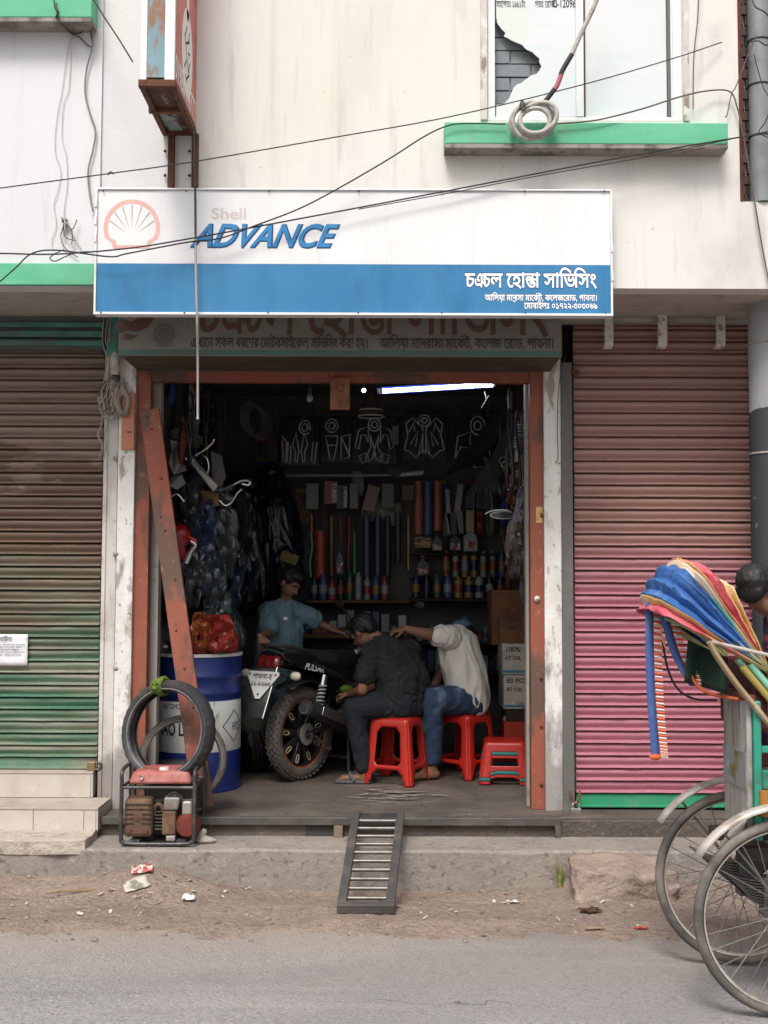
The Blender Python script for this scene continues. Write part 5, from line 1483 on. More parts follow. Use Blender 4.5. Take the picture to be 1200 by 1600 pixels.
art_d = [('o', circ(.5,.90,.13)), ('o', circ(.5,.90,.06)), ('m', [(.04,.22),(.12,.55),(.08,.82),(.22,.96),(.38,.80),(.46,.72),(.46,.2),(.30,.05),(.14,.2)]), ('m', [(.18,.34),(.36,.66),(.30,.3)]), ('m', [(.14,.62),(.26,.84),(.28,.64)]), ('m', [(.38,.12),(.44,.5),(.48,.14)])]
art_e = [('o', circ(.62,.84,.18)), ('o', circ(.62,.84,.09)), ('l', [(.05,.2),(.12,.62),(.45,.72),(.42,.4),(.2,.42),(.05,.22)]), ('o', [(.52,.02),(.66,.34),(.88,.04)]), ('o', [(.7,.34),(.92,.4),(.92,.1)])]
sheet('black sheet with white line art hung nearest the coiled hose', 440, 498, 655, 727, art_a)
sheet('narrow black sheet with white wheel and strip outlines', 502, 549, 656, 722, art_b)
sheet('black sheet with white armour-like outlines behind the pendant lamp', 551, 619, 652, 724, art_c)
sheet('black sheet with a white winged outline under the tube light', 629, 697, 650, 718, art_d)
sheet('black sheet with white outlines half hidden by dark fairings', 708, 770, 652, 732, art_e)
MB().tube([P(430,648,2.74), P(780,648,2.74)], .006, 6).build('hanging_rail', dark_steel)
single(bpy.data.objects['hanging_rail'], 'thin rail the black sticker sheets hang from', 'rail')
sm_pk = thing('hanging_packet', 'small clear packet hanging between two black sticker sheets', 'packet', P(620, 690, 2.7))
MB().box(X(612,2.7), X(622,2.7), 2.69, 2.71, Z(695,2.7,617), Z(665,2.7,617)).build('packet', M('packet_clear', (.20,.22,.21), .2, spec=.6), sm_pk, bevel=.004)
single(MB().tube([P(447,743,2.6), P(560,743,2.6), P(660,741,2.6)], .010, 8).build('hanging_pipe', M('dull_pipe', (.33,.33,.32), .4), None, smooth=True), 'pale pipe hung across the shop under the sticker sheets', 'pipe')
single(MB().tube([P(625,742,2.5), P(662,738,2.45)], .018, 10).build('white_tube', M('white_tube', (.5,.5,.5), .4), None, smooth=True), 'short white tube lying on the hung pipe', 'tube')
# shelves
wood = M('shelf_wood', '#6a4e32', .75, layers=[L('#4a3826', 6, .45, .7, (.3,1,1)), L('#8a6a3c', 9, .58, .7, (.3,1,1))])
dkwood = M('dark_shelf', '#2c241e', .8, layers=[L('#40342a', 6, .5, .7, (.3,1,1))])
def shelf(label, x0p, x1p, py, Y0, Y1, mat, th=.022):
    return single(MB().box(X(x0p,Y0), X(x1p,Y0), Y0, Y1, Z(py,Y0)-th, Z(py,Y0)).build('shelf', mat, None, bevel=.003), label, 'shelf')
shelf('yellowish wooden shelf board carrying the row of small cans', 478, 640, 938, 2.50, 2.85, wood)
shelf('dark shelf board behind the seated men', 640, 815, 935, 2.50, 2.85, dkwood)
shelf('upper dark shelf board with the coloured tubes', 640, 815, 903, 2.62, 2.85, dkwood, .016)
shelf('upper shelf board with the oil bottles', 640, 780, 864, 2.66, 2.85, dkwood, .016)
shelf('wooden work bench board beside the boy', 462, 640, 992, 2.25, 2.85, wood, .03)
shelf('lower shelf board with small boxes behind the seated men', 660, 800, 1003, 2.45, 2.85, dkwood)
shelf('lowest shelf board with stacked packets', 660, 800, 1048, 2.45, 2.85, dkwood)
single(MB().box(X(470,2.3), X(640,2.3), 2.35, 2.37, FZ, Z(997,2.35)).build('bench_front', M('bench_front', '#241f1b', .85), None), 'dark front panel of the work bench', 'panel')
# cans
def can_mesh(r, h, mat, nm='can'):
    return MB().lathe([(0,0),(r,0),(r,h*.80),(r*.92,h*.84),(r*.6,h*.87),(r*.55,h*.99),(0,h)], 14).mesh(nm, mat, 40)
cols = {'red':'#8a2a22','blue':'#23487a','white':'#8f9290','grey':'#5f666a','amber':'#8f6a2c','green':'#2f5a44','black':'#17181a','silver':'#858a90','navy':'#1b2450','yellow':'#a08a3a','teal':'#2a6a72','orange':'#a84a20'}
def pm_(c): return M('paint_'+c, tuple(.95*(v*.85+.15*sum(lin(cols[c]))/3) for v in lin(cols[c])), .4, layers=[L((.03,.03,.03), 22, .62, .68, f=.7)], spec=.5)
ordn = ['first','second','third','fourth','fifth','sixth','seventh','eighth','ninth','tenth','eleventh','twelfth','thirteenth','fourteenth']
def row(cat, name, where, group, x0p, x1p, Y, basepy, items, frm):
    n = len(items)
    for i, (c_, r_, h_) in enumerate(items):
        px = x0p+(x1p-x0p)*(i+.5)/n
        p = P(px, basepy, Y)
        m_ = can_mesh(r_, h_, pm_(c_), name)
        o_ = link(name, m_)
        o_.location = (p.x, Y+random.uniform(-.02,.02), p.z)
        lab = '%s %s %s, %s from %s' % (c_, name.replace('_', ' '), where, ordn[i], frm)
        single(o_, lab, cat, group)
        b_ = MB().lathe([(r_*1.01, h_*.25), (r_*1.01, h_*.6)], 14).build('paper_band', pm_(random.choice(('white','silver','amber','navy','red'))), None, smooth=True)
        b_.parent = o_
random.seed(13)
row('can', 'spray_can', 'on the yellowish shelf', 'cans on the yellowish shelf', 484, 608, 2.6, 937, [('navy',.028,.20),('blue',.035,.21),('red',.034,.17),('black',.03,.2),('green',.027,.24),('white',.027,.23),('silver',.028,.19),('blue',.03,.2),('red',.03,.2)], 'the boy')
row('can', 'oil_can', 'on the dark shelf', 'cans on the dark shelf', 642, 790, 2.6, 934, [('navy',.034,.19),('black',.032,.2),('green',.032,.19),('blue',.036,.19),('amber',.038,.18),('amber',.038,.18),('silver',.038,.18),('black',.034,.19),('navy',.034,.18)], 'the row of small cans')
row('tube', 'grease_tube', 'on the upper dark shelf', 'tubes on the upper shelf', 690, 806, 2.72, 902, [('red',.030,.24),('white',.026,.22),('amber',.030,.24),('amber',.030,.24),('silver',.028,.22),('grey',.03,.23),('blue',.03,.23),('navy',.03,.23)], 'the sparkling oil bottle')
row('bottle', 'small_bottle', 'on the lower shelf', 'bottles on the lower shelf', 664, 790, 2.55, 1002, [('grey',.03,.13),('silver',.03,.14),('black',.03,.12),('grey',.04,.15),('teal',.032,.13),('silver',.035,.12)], 'the dark-shirted man')
# oil bottles with handle
def oilbottle(label, px, py, Y, w, h, c_):
    p = P(px, py, Y)
    t = thing('oil_bottle', label, 'bottle', p, 'plastic oil bottles on the upper shelf')
    poly = [(-w/2,0),(w/2,0),(w/2,h*.5),(w*.42,h*.72),(w*.12,h*.88),(w*.1,h),(-w*.18,h),(-w*.2,h*.86),(-w*.5,h*.68)]
    MB().prism(poly, facing((p.x, p.y, p.z)), .07).build('body', pm_(c_), t, bevel=.008)
    MB().prism([(-w*.2,h),(w*.12,h),(w*.12,h*1.1),(-w*.2,h*1.1)], facing(p), .04).build('cap', pm_('red' if c_ == 'black' else 'black'), t, bevel=.004)
    MB().prism([(-w*.38,h*.12),(w*.36,h*.12),(w*.36,h*.46),(-w*.38,h*.46)], facing(p-Vector((0,.0365,0))), .002).build('paper_label', M('bottle_label', (.5,.48,.45), .6, layers=[L('#9a2f2a', 30, .5, .53), L((.05,.05,.06), 45, .54, .58)]), t)
oilbottle('sparkling black oil bottle on the shelf beside the yellow rod', 661, 901, 2.66, .12, .16, 'black')
oilbottle('black oil bottle with a red label under the orange strips', 683, 862, 2.68, .10, .14, 'black')
oilbottle('black oil bottle in the middle of the upper shelf', 711, 862, 2.68, .11, .15, 'black')
oilbottle('pale silver oil bottle on the upper shelf', 735, 862, 2.66, .12, .19, 'silver')
oilbottle('slim dark bottle with a bright cap hung before the coloured hoses', 531, 898, 2.5, .07, .22, 'navy')
oilbottle('bright blue bottle on the lower shelf behind the cream-shirted man', 726, 988, 2.3, .08, .14, 'blue')
single(MB().box(X(648,2.62), X(674,2.62), 2.60, 2.66, Z(856,2.62,660), Z(839,2.62,660)).build('parts_box', M('yellow_print_box', '#a08a5a', .6, layers=[L((.05,.04,.03), 30, .5, .53, (.4,1,2))]), None, bevel=.003), 'flat box with cream and black print above the oil bottle', 'box')
# hanging strips and hoses
def strip_hang(name, label, px, w, y0p, y1p, c_, Y=2.7, cat='hose', curv=0, flat=True):
    a, b = P(px, y0p, Y), P(px, y1p, Y)
    pts = [a, a.lerp(b,.33)+Vector((curv,0,0)), a.lerp(b,.66)+Vector((-curv,0,0)), b]
    m_ = pm_(c_) if c_ in cols else M('hose_'+c_.strip('#'), c_, .4, spec=.5)
    if flat:
        hw = w/2/S(Y)
        pp = smoothpath(pts, 4)
        mbx = MB().loft([[p_+Vector((hw*math.cos(a_), .35*hw*math.sin(a_)+.006*math.sin(9*i_), 0)) for a_ in [2*math.pi*j_/10 for j_ in range(10)]] for i_, p_ in enumerate(pp)], True)
        return single(mbx.build(name, m_, None, smooth=True), label, cat, None)
    return single(MB().tube(smoothpath(pts,4), w/2/S(Y), 10).build(name, m_, None, smooth=True), label, cat, None)
strip_hang('hanging_strip', 'orange rubber strip hanging nearest the yellow rod', 654, 13, 752, 836, 'orange', cat='strip')
strip_hang('hanging_strip', 'sparkling blue strip hanging between two orange ones', 669, 14, 752, 838, 'blue', cat='strip')
strip_hang('hanging_strip', 'orange rubber strip hanging right of the sparkling blue one', 684, 12, 752, 830, 'orange', cat='strip')
strip_hang('hanging_strip', 'red strip hanging beside the yellow packet', 750, 13, 800, 835, 'red', cat='strip')
strip_hang('hanging_strip', 'royal blue strip hanging near the plastic bags', 788, 12, 756, 838, '#1b2f9a', cat='strip')
strip_hang('hanging_strip', 'dark teal strip hanging behind the chrome mirror', 770, 12, 770, 838, 'green', cat='strip')
strip_hang('hanging_hose', 'thick orange hose hanging among the thin coloured ones', 500, 16, 829, 905, '#a03a18')
strip_hang('hanging_hose', 'amber hose hanging beside the thick orange one', 518, 6, 806, 900, 'amber', flat=False)
strip_hang('hanging_hose', 'thin red hose hanging above the slim bottle', 532, 4, 806, 850, 'red', flat=False)
strip_hang('hanging_hose', 'thin dark red hose hanging left of the green one', 545, 5, 806, 900, 'red', flat=False, curv=.004)
strip_hang('hanging_hose', 'bright green hose hanging in the middle of the row', 554, 3, 832, 897, '#4fae78', flat=False)
strip_hang('hanging_hose', 'pale green slanting hose nearest the boy', 486, 3, 832, 902, '#8fc4a4', flat=False, curv=.01)
strip_hang('hanging_hose', 'short pale orange rod above the pale green hose', 487, 3.5, 804, 831, '#c98a5a', flat=False)
strip_hang('hanging_hose', 'navy hose hanging right of the green one', 573, 12, 806, 905, 'navy')
strip_hang('hanging_hose', 'second navy hose, behind the dark hair of the seated man', 590, 10, 806, 905, 'navy')
strip_hang('hanging_hose', 'black hose hanging between the navy hoses and the yellow rod', 606, 8, 806, 905, 'black')
strip_hang('hanging_rod', 'thin yellow rod hanging beside the orange strips', 638, 2.6, 808, 890, '#c4a860', cat='rod', flat=False)
strip_hang('hanging_hose', 'black hose hanging just left of the yellow rod', 622, 9, 800, 880, 'black')
random.seed(17)
def packet(label, x0p, x1p, y0p, y1p, c_, tilt=0, border=None, Y=2.62, txt=None):
    a, b = P(x0p, y0p, Y), P(x1p, y1p, Y)
    cx_, cz_ = (a.x+b.x)/2, (a.z+b.z)/2
    w, h = b.x-a.x, a.z-b.z
    t = thing('hanging_packet', label, 'packet', (cx_, Y, cz_), 'spare part packets hung on the rail')
    rot = (0, tilt, 0)
    MB().obox((cx_, Y, cz_), (w, .02, h), rot).build('packet', pm_(c_) if c_ in cols else M('pk_'+c_.strip('#'), c_, .35, spec=.5), t, bevel=.005)
    if border:
        bm_ = MB()
        m_ = Euler(rot).to_matrix()
        q = [Vector((cx_, Y-.012, cz_)) + m_ @ Vector((sx*w*.46, 0, sz_*h*.46)) for sx, sz_ in ((-1,-1),(1,-1),(1,1),(-1,1))]
        bm_.tube(q, .003, 4, closed=True)
        bm_.build('printed_border', M('pk_border', border, .6), t)
    if txt:
        lm = MB(); lettering(lm, txt, Matrix.Translation((cx_+.012, Y-.0125, cz_)) @ Euler((R(90), R(90)+tilt, 0)).to_matrix().to_4x4(), min(.05, w*.5), .02, align='c'); lm.build('lettering', line_m, t)
packet('grey packet with a yellow foot hung nearest the coiled hose', 478, 498, 755, 796, 'grey')
packet('red packet with pale print hung beside the black boxed one', 507, 527, 751, 788, 'red', 0, (.4,.36,.33), txt='TURBO')
packet('black packet with a white border and upright lettering', 527, 543, 757, 796, 'black', 0, (.5,.5,.5), txt='YAMAHA')
packet('dull grey packet hung right of the black boxed one', 546, 560, 755, 795, 'grey')
packet('tilted amber and white packet', 570, 590, 758, 800, '#6a4a2a', .25, (.5,.48,.42))
packet('faint grey packet hung left of the key ring card', 596, 616, 755, 795, '#3a3a36')
packet('black card with a white skull-like ring', 629, 646, 757, 782, 'black', 0, (.3,.3,.3))
packet('white spindly part in a clear packet', 712, 722, 756, 800, 'silver', .12)
packet('mauve grey packet under the white spindly part', 712, 724, 798, 834, '#6a6675', -.06)
packet('yellow green packet hung near the red strip', 728, 741, 797, 832, '#8f8a58')
packet('black framed card hung under the dark fairing', 745, 759, 768, 795, 'black', .06, (.4,.4,.4))
packet('pale bent bracket in a packet near the orange strip', 697, 704, 764, 834, 'silver', -.05)
packet('black packet with chrome emblem under the dark fairing', 728, 741, 768, 795, 'black', .04, (.2,.2,.2))
packet('dark packet with a slanted white edge', 700, 716, 800, 836, 'black', -.18, (.22,.22,.22))
# cartons at the right wall
def carton(label, x0p, x1p, y0p, y1p, Y, dep, c_, txt=None, tcol=ink, stripe=None):
    a, b = P(x0p, y0p, Y), P(x1p, y1p, Y)
    t = thing('carton', label, 'box', ((a.x+b.x)/2, Y+dep/2, b.z), 'cartons stacked by the door')
    x1_ = min(b.x, xr_-.01)
    MB().box(a.x, x1_, Y, Y+dep, b.z, a.z).build('box', c_, t, bevel=.004)
    if txt:
        for i, (s_, sz_) in enumerate(txt):
            lm = MB()
            lettering(lm, s_, facing((a.x+.02, Y-.002, a.z-.055-.06*i)), sz_, .02)
            lm.build('lettering', tcol, t)
    if stripe: MB().box(a.x+.001, x1_-.001, Y-.002, Y-.0003, b.z+.012, b.z+.03).build('stripe', stripe, t)
    return t
card = M('cardboard', '#6f4a32', .85, layers=[L('#53392a', 6, .45, .7), L('#8a6243', 14, .6, .7)])
card_w = M('white_carton', (.42,.40,.35), .8, layers=[L((.30,.27,.23), 6, .45, .7), L((.16,.14,.12), 16, .62, .68), L((.52,.5,.46), 9, .6, .7)])
cblue = M('carton_blue', '#3f6f8a', .7)
carton('big brown carton on top of the stack by the door', 768, 840, 922, 1008, 1.55, .35, card, None)
carton('brown printed carton leaning at the front of the stack', 781, 840, 958, 1007, 1.42, .11, card, (('Mobil', .06), ('Super', .05)))
carton('upper white carton with blue stripes in the stack by the door', 785, 840, 1006, 1054, 1.3, .38, card_w, (('100%', .05), ('4T OIL', .04)), stripe=cblue)
carton('lower white carton with blue stripes in the stack by the door', 787, 840, 1055, 1108, 1.3, .38, card_w, (('20 PCS', .05), ('4T OIL', .04)), stripe=cblue)
carton('dark open carton holding small parts under the white cartons', 790, 840, 1108, 1128, 1.32, .36, dkwood)
cr = thing('red_crate', 'red plastic crate of small parts behind the low stool', 'crate', P(808, 1150, 1.25))
a, b = P(788, 1128, 1.25), P(842, 1172, 1.25)
rp2 = M('crate_red', '#8f2c20', .5)
for (xa_, xb_, ya_, yb_) in ((a.x, xr_-.01, 1.25, 1.262), (a.x, xr_-.01, 1.60, 1.612), (a.x, a.x+.012, 1.2625, 1.5995), (xr_-.022, xr_-.01, 1.2625, 1.5995)):
    MB().box(xa_, xb_, ya_, yb_, FZ+.005, a.z).build('wall', rp2, cr, bevel=.003)
MB().box(a.x+.013, xr_-.023, 1.263, 1.599, FZ+.008, FZ+.02).build('base', rp2, cr)
for i in range(7):
    px = 790+i*6
    p = P(px, 1127, 1.35+.03*(i % 3))
    o_ = MB().tube([p+Vector((0,0,-.12)), p+Vector((random.uniform(-.02,.02),0,random.uniform(-.02,.05)))], .016, 8).build('spare_part', pm_(random.choice(('amber','black','silver','orange'))), None, smooth=True)
    single(o_, '%s small part poking out of the red crate' % ordn[i], 'part', 'parts in the red crate')
# stacked packets on lower shelves
random.seed(23)
for i in range(11):
    px = 668+12*i
    h_ = random.uniform(16, 32)
    c_ = random.choice(('grey','red','navy','amber','silver','black','orange'))
    a, b = P(px, 1047-h_, 2.55), P(px+10.5, 1047, 2.55)
    single(MB().box(a.x, b.x, 2.55, 2.75, b.z+.001, a.z).build('small_box', pm_(c_), None, bevel=.003), '%s small box on the lowest shelf, %s from the dark-shirted man' % (c_, ordn[i]), 'box', 'small boxes on the lowest shelf')
# ---------------------------------------------------------------- junk hung on both side walls
def film(name, label, pts, r, c_, cat='bag', wr=.02, Y=None, parent=None, rough=.25):
    m_ = M('film_'+c_.strip('#'), c_, rough, spec=.6, bump=(26,.45,.02,(1,1,.4)))
    q = [Vector(p) for p in pts]
    caps = [(q[i], r[i], q[i+1], r[i+1]) for i in range(len(q)-1)]
    o_ = blob(name, caps, m_, None, .012, 2, wr*1.0, 13, wst=(1.4,1.4,.35))
    return single(o_, label, cat)
def hang(px, Y, ys): return [P(px+dx, py, Y) for dx, py in ys]
film('plastic_bag', 'grey translucent bag bulging at the door jamb, lower one', hang(815, .75, ((2,832),(-2,850),(2,872),(6,890))), [.04,.10,.11,.06], '#6e6660', wr=.016)
film('plastic_bag', 'grey plastic bag hung above the bulging one at the door jamb', hang(812, .78, ((4,812),(0,826),(-1,838))), [.03,.08,.08], '#7a7068', wr=.016)
film('plastic_bag', 'clear silver bag with pink edge hung at the door jamb', hang(822, .72, ((2,756),(0,785),(-2,808),(-6,826))), [.03,.06,.07,.05], '#80808a')
film('plastic_bag', 'orange brown bag of parts hung above the silver bag', hang(812, .95, ((0,742),(-4,760),(-2,778))), [.03,.07,.06], '#8a5a3a')
film('fabric_bag', 'dark bag bunched under the hung shock absorbers', hang(800, 1.2, ((8,700),(4,725),(0,745))), [.05,.10,.07], '#1c1b1b')
# dark fairings
def panel(name, label, pts, Y0, Y1, th, mat, cat='fairing'):
    n = len(pts)
    q = [P(a_, b_, Y0+(Y1-Y0)*c_) for a_, b_, c_ in pts]
    mb_ = MB().add(q, [tuple(range(n))])
    return single(mb_.build(name, mat, None, solid=th), label, cat)
gloss = M('fairing_black', (.02,.021,.023), .28, spec=.6, layers=[L((.06,.06,.06), 8, .55, .75, f=.7)])
panel('hung_fairing', 'long black fairing slanting down from the ceiling near the door', [(815,640,0),(822,652,0),(800,720,.3),(775,755,.7),(725,778,1),(735,762,1),(765,720,.6),(795,660,.2)], .9, 1.5, .012, gloss)
panel('hung_fairing', 'second black fairing, higher and further from the door', [(790,645,0),(775,690,.3),(745,725,.7),(692,745,1),(705,728,1),(740,690,.6),(770,650,.2)], 1.2, 1.9, .012, gloss)
# shock absorbers with springs
def shock(t, top, bot, r, mat_s, mat_b, turns=9):
    d2 = bot-top
    u = d2.orthogonal().normalized(); w = d2.normalized().cross(u)
    pts = []
    for i in range(turns*10+1):
        f = i/(turns*10)
        a_ = 2*math.pi*turns*f
        pts.append(top+d2*(.15+.6*f)+(u*math.cos(a_)+w*math.sin(a_))*r)
    MB().tube(pts, r*.22, 5).build('spring', mat_s, t, smooth=True)
    MB().tube([top, top+d2*.3], r*.55, 8).build('damper_rod', mat_b, t, smooth=True)
    MB().tube([top+d2*.6, bot], r*.7, 8).build('damper_body', mat_b, t, smooth=True)
grey_sp = M('spring_grey', (.30,.30,.29), .45)
t = thing('shock_absorber', 'pale grey shock absorber hung beside the door, nearer one', 'shock absorber', P(813, 680, .8), 'shock absorbers hung by the door')
shock(t, P(815,650,.8), P(808,722,.8), .03, grey_sp, al)
t = thing('shock_absorber', 'dark shock absorber hung behind the pale one', 'shock absorber', P(820, 690, 1.0), 'shock absorbers hung by the door')
shock(t, P(824,655,1.0), P(816,728,1.0), .032, M('spring_dark', (.06,.06,.06), .4), dk)
t = thing('shock_absorber', 'dark shock absorber hung left of the pale one', 'shock absorber', P(795, 700, 1.2), 'shock absorbers hung by the door')
shock(t, P(800,672,1.2), P(786,730,1.2), .03, M('spring_dark', (.06,.06,.06), .4), dk)
chrome_d = M('dull_chrome', (.5,.5,.5), .25, metal=.8)
t = thing('mirror', 'chrome mirror hung flat near the bags by the door', 'mirror', P(790,805,.95))
MB().tube(smoothpath([P(758,803,1.0), P(770,798,.98), P(790,797,.95), P(800,800,.92)],6), .006, 6).build('stem', chrome_d, t, smooth=True)
pts = [P(786+20*math.cos(2*math.pi*i/20), 805+5.5*math.sin(2*math.pi*i/20), .93) for i in range(20)]
MB().tube(pts, .005, 6, closed=True).build('rim', chrome_d, t, smooth=True)
MB().add(pts, [tuple(range(20))]).build('glass', M('mirror_dark', (.06,.065,.07), .1, spec=.8), t, solid=.006)
t = thing('mirror', 'tangle of chrome rings hung above the bags by the door', 'chrome part', P(790,722,1.05))
for k_ in range(3):
    pts = [P(790+k_*3+10*math.cos(2*math.pi*i/16), 720+4*k_-6*math.sin(2*math.pi*i/16+.6*k_), 1.05+.03*math.cos(i)) for i in range(16)]
    MB().tube(pts, .005, 5, closed=True).build('ring', chrome_d if k_ != 1 else M('ring_tan', '#9a8a6a', .5), t, smooth=True)
single(MB().tube([P(819,733,.9), P(819,755,.9)], .012, 8).build('spark_plug', M('plug_white', (.6,.6,.58), .4), None, smooth=True), 'white spark plug hanging above the orange bag', 'spark plug')
# left wall: heap of metal brackets, mirrors and bags
jm = M('bracket_grey', (.38,.36,.33), .45, metal=.1, layers=[L((.50,.46,.41), 9, .5, .7), L((.08,.07,.06), 16, .55, .7)])
random.seed(31)
def bracket(label, poly, Y, mat, th=.012, rot=0):
    q = [P(a_, b_, Y+random.uniform(-.06,.06)) for a_, b_ in poly]
    return single(MB().add(q, [tuple(range(len(q)))]).build('metal_bracket', mat, None, solid=th), label, 'bracket', 'metal parts hung by the leaning beam')
bracket('tall grey headlamp bracket in the heap behind the leaning beam', [(266,687),(280,690),(290,705),(286,722),(292,735),(272,742),(264,725),(268,705)], .62, jm)
bracket('dark bent plate on top of the heap of brackets', [(266,672),(282,668),(318,684),(315,694),(285,688),(268,684)], .7, dark_steel)
bracket('slanted grey mirror arm plate in the heap', [(293,716),(300,714),(340,760),(334,768)], .66, jm)
bracket('pale lower plate at the foot of the heap', [(268,745),(284,742),(290,755),(276,765),(266,760)], .6, jm)
bracket('black curved mudguard piece in the heap', [(288,738),(318,742),(330,755),(310,762),(285,760)], .7, gloss)
bracket('tan cardboard piece under the heap', [(301,772),(318,766),(340,770),(342,790),(325,795),(308,798)], .72, M('tan_card', '#8a7052', .8))
bracket('upright black box panel behind the heap', [(330,705),(345,712),(352,745),(345,762),(332,755)], .8, dark_steel)
def wirepart(label, pts, r, mat, Y):
    return single(MB().tube(smoothpath([P(a_, b_, Y+c_) for a_, b_, c_ in pts], 6), r, 7).build('bent_rod', mat, None, smooth=True), label, 'rod', 'metal parts hung by the leaning beam')
wirepart('pale curved mirror stem with a ring end sticking out of the heap', [(328,762,0),(345,766,0),(365,757,-.05),(378,751,-.05),(390,752,-.05),(388,758,-.05),(378,756,-.05)], .008, chrome_d, .66)
wirepart('lower pale curved rod of the heap', [(343,782,0),(352,790,0),(362,785,0),(370,772,0),(378,764,0)], .006, chrome_d, .68)
wirepart('pale upper rod slanting over the heap', [(304,712,0),(318,704,0),(330,694,0),(335,686,0)], .007, chrome_d, .62)
wirepart('pale hook shaped rod in the middle of the heap', [(290,716,0),(296,722,0),(302,718,0),(298,712,0)], .006, chrome_d, .58)
wirepart('pale rod crossing the lower heap', [(262,780,0),(276,772,0),(288,784,0)], .006, chrome_d, .55)
wirepart('thin curved chrome rod near the upright panel', [(318,712,0),(324,718,0),(326,732,0),(322,745,0)], .006, chrome_d, .7)
film('plastic_bag', 'dark blue plastic bag hung under the metal heap', hang(325, .8, ((0,790),(0,820),(6,850),(4,880))), [.04,.08,.10,.07], '#20304a')
film('plastic_bag', 'grey plastic bag hung beside the dark blue one', hang(352, .95, ((0,800),(4,840),(4,880),(0,915))), [.04,.09,.12,.08], '#2e3636')
film('plastic_bag', 'long dark plastic bag behind the red fuel tank', hang(312, .95, ((0,860),(4,900),(8,940))), [.06,.12,.10], '#23282c')
film('plastic_bag', 'slate blue plastic sheet bunched under the grey bag', hang(345, .85, ((0,900),(-4,935),(2,965))), [.05,.09,.07], '#2c3c48')
film('plastic_bag', 'black bag hung high on the side wall', hang(300, 1.6, ((0,640),(0,680),(6,720))), [.06,.12,.14], '#181a1a')
film('plastic_bag', 'black bag heap deep in the corner behind the boy', hang(425, 2.3, ((0,740),(0,800),(8,860))), [.08,.20,.22], '#131517')
film('plastic_bag', 'dark navy bag heap over the boy', hang(445, 2.2, ((0,840),(0,880),(8,905))), [.06,.14,.12], '#10182c')
film('plastic_bag', 'dark bag mass hung along the side wall', hang(380, 1.9, ((0,760),(0,840),(8,920))), [.10,.20,.20], '#15181a')
single(MB().obox(P(452,872,1.95), (.14,.02,.08), (0,.3,0)).build('yellow_packet', M('dull_yellow', '#6a5c20', .5), None, bevel=.004), 'dull yellow packet among the bags above the boy', 'packet')
# red fuel tank behind the beam
film('fuel_tank', 'glossy red fuel tank hung behind the leaning beam', [P(262,850,.62), P(282,835,.62), P(285,865,.62)], [.09,.075,.06], '#a31f1c', 'fuel tank', 0, rough=.2)
t = thing('clamp_handle', 'bright red and silver lever hung beside the red tank', 'lever', P(298,845,.5))
MB().tube(smoothpath([P(288,838,.52), P(296,840,.5), P(306,846,.5), P(302,856,.5)],5), .010, 8).build('handle', M('lever_red', '#c0392b', .35), t, smooth=True)
MB().tube(smoothpath([P(298,846,.49), P(305,852,.49), P(298,862,.49), P(290,880,.49)],5), [.012]*5+[.014]*6+[.02]*5, 8).build('lever', chrome_d, t, smooth=True)
film('rice_sack', 'red and orange printed sack heaped on the blue drum', [P(315,1000,.75), P(338,985,.78), P(350,1005,.78), P(325,1008,.72)], [.10,.11,.09,.09], '#9a2f22', 'sack', .02, rough=.5)
film('rice_sack', 'orange folded sack end on top of the red one', [P(313,962,.72), P(322,985,.70), P(318,1005,.70)], [.03,.06,.05], '#b5572c', 'sack', .014, rough=.5)
film('plastic_bag', 'dark green bag leaning behind the sack on the drum', [P(360,960,.95), P(366,1000,.95)], [.06,.08], '#26302a')
single(MB().obox(P(256,1010,.70), (.05,.05,.018), (0,.1,.2)).build('tape_roll', M('tape_white', (.7,.7,.68), .5), None, bevel=.004), 'small white block on the drum lid', 'block')
single(MB().obox(P(258,985,.74), (.10,.08,.14), (0,.05,.1)).build('battery', M('battery_dark', (.05,.055,.06), .5), None, bevel=.008), 'dark battery standing on the drum lid', 'battery')
film('cement_sack', 'pale grey green sack standing behind the rear wheel', [P(393,1068,1.25), P(400,1100,1.25), P(396,1125,1.25)], [.10,.13,.11], '#5f635a', 'sack', .014, rough=.8)
film('plastic_bag', 'black bag on the floor under the pale sack', [P(395,1150,1.3), P(402,1178,1.3)], [.11,.10], '#121212', 'bag')
t = thing('basin', 'black oil basin in the doorway behind the tyres', 'basin', P(272,1170,.28))
c = P(272, 1175, .36); MB().lathe([(0,0),(.11,0),(.15,.10),(.155,.10),(.115,-.006),(0,-.006)], 24, Matrix.Translation((c.x, .36, FZ+.01))).build('bowl', gloss, t, smooth=40)
MB().lathe([(0,0),(.12,0),(.13,.11),(.0,.115)], 24, Matrix.Translation((c.x, .36, FZ+.12))).build('lid', gloss, t, smooth=40)
# coiled hose on the back wall
t = thing('hose_coil', 'coil of dull hose hanging high in the back corner', 'hose', P(393,655,2.4))
for k_ in range(4):
    pts = [P(393+4*k_ + 17*math.cos(2*math.pi*i/24)+5*math.sin(2*math.pi*i/24), 655+2*k_+26*math.sin(2*math.pi*i/24), 2.4+.02*k_+.08*math.cos(2*math.pi*i/24)) for i in range(24)]
    MB().tube(pts, .012, 8, closed=True).build('loop', M('hose_dull', (.13,.135,.13), .5), t, smooth=True)
# thin wire over the doorway inside
cable('thin_wire', 'thin black wire drooping inside above the doorway', [(250,612,.4),(300,618,.5),(370,614,.7),(430,602,.9)], .003, blk, 'wire')
# plastic funnel on the pipe
t = thing('plastic_roll', 'dull clear roll of film lying on the hung pipe', 'roll', P(620,737,2.5))
MB().tube([P(612,735,2.5), P(622,738,2.45)], .04, 14).build('roll', M('film_roll', (.12,.13,.12), .25), t, smooth=True)
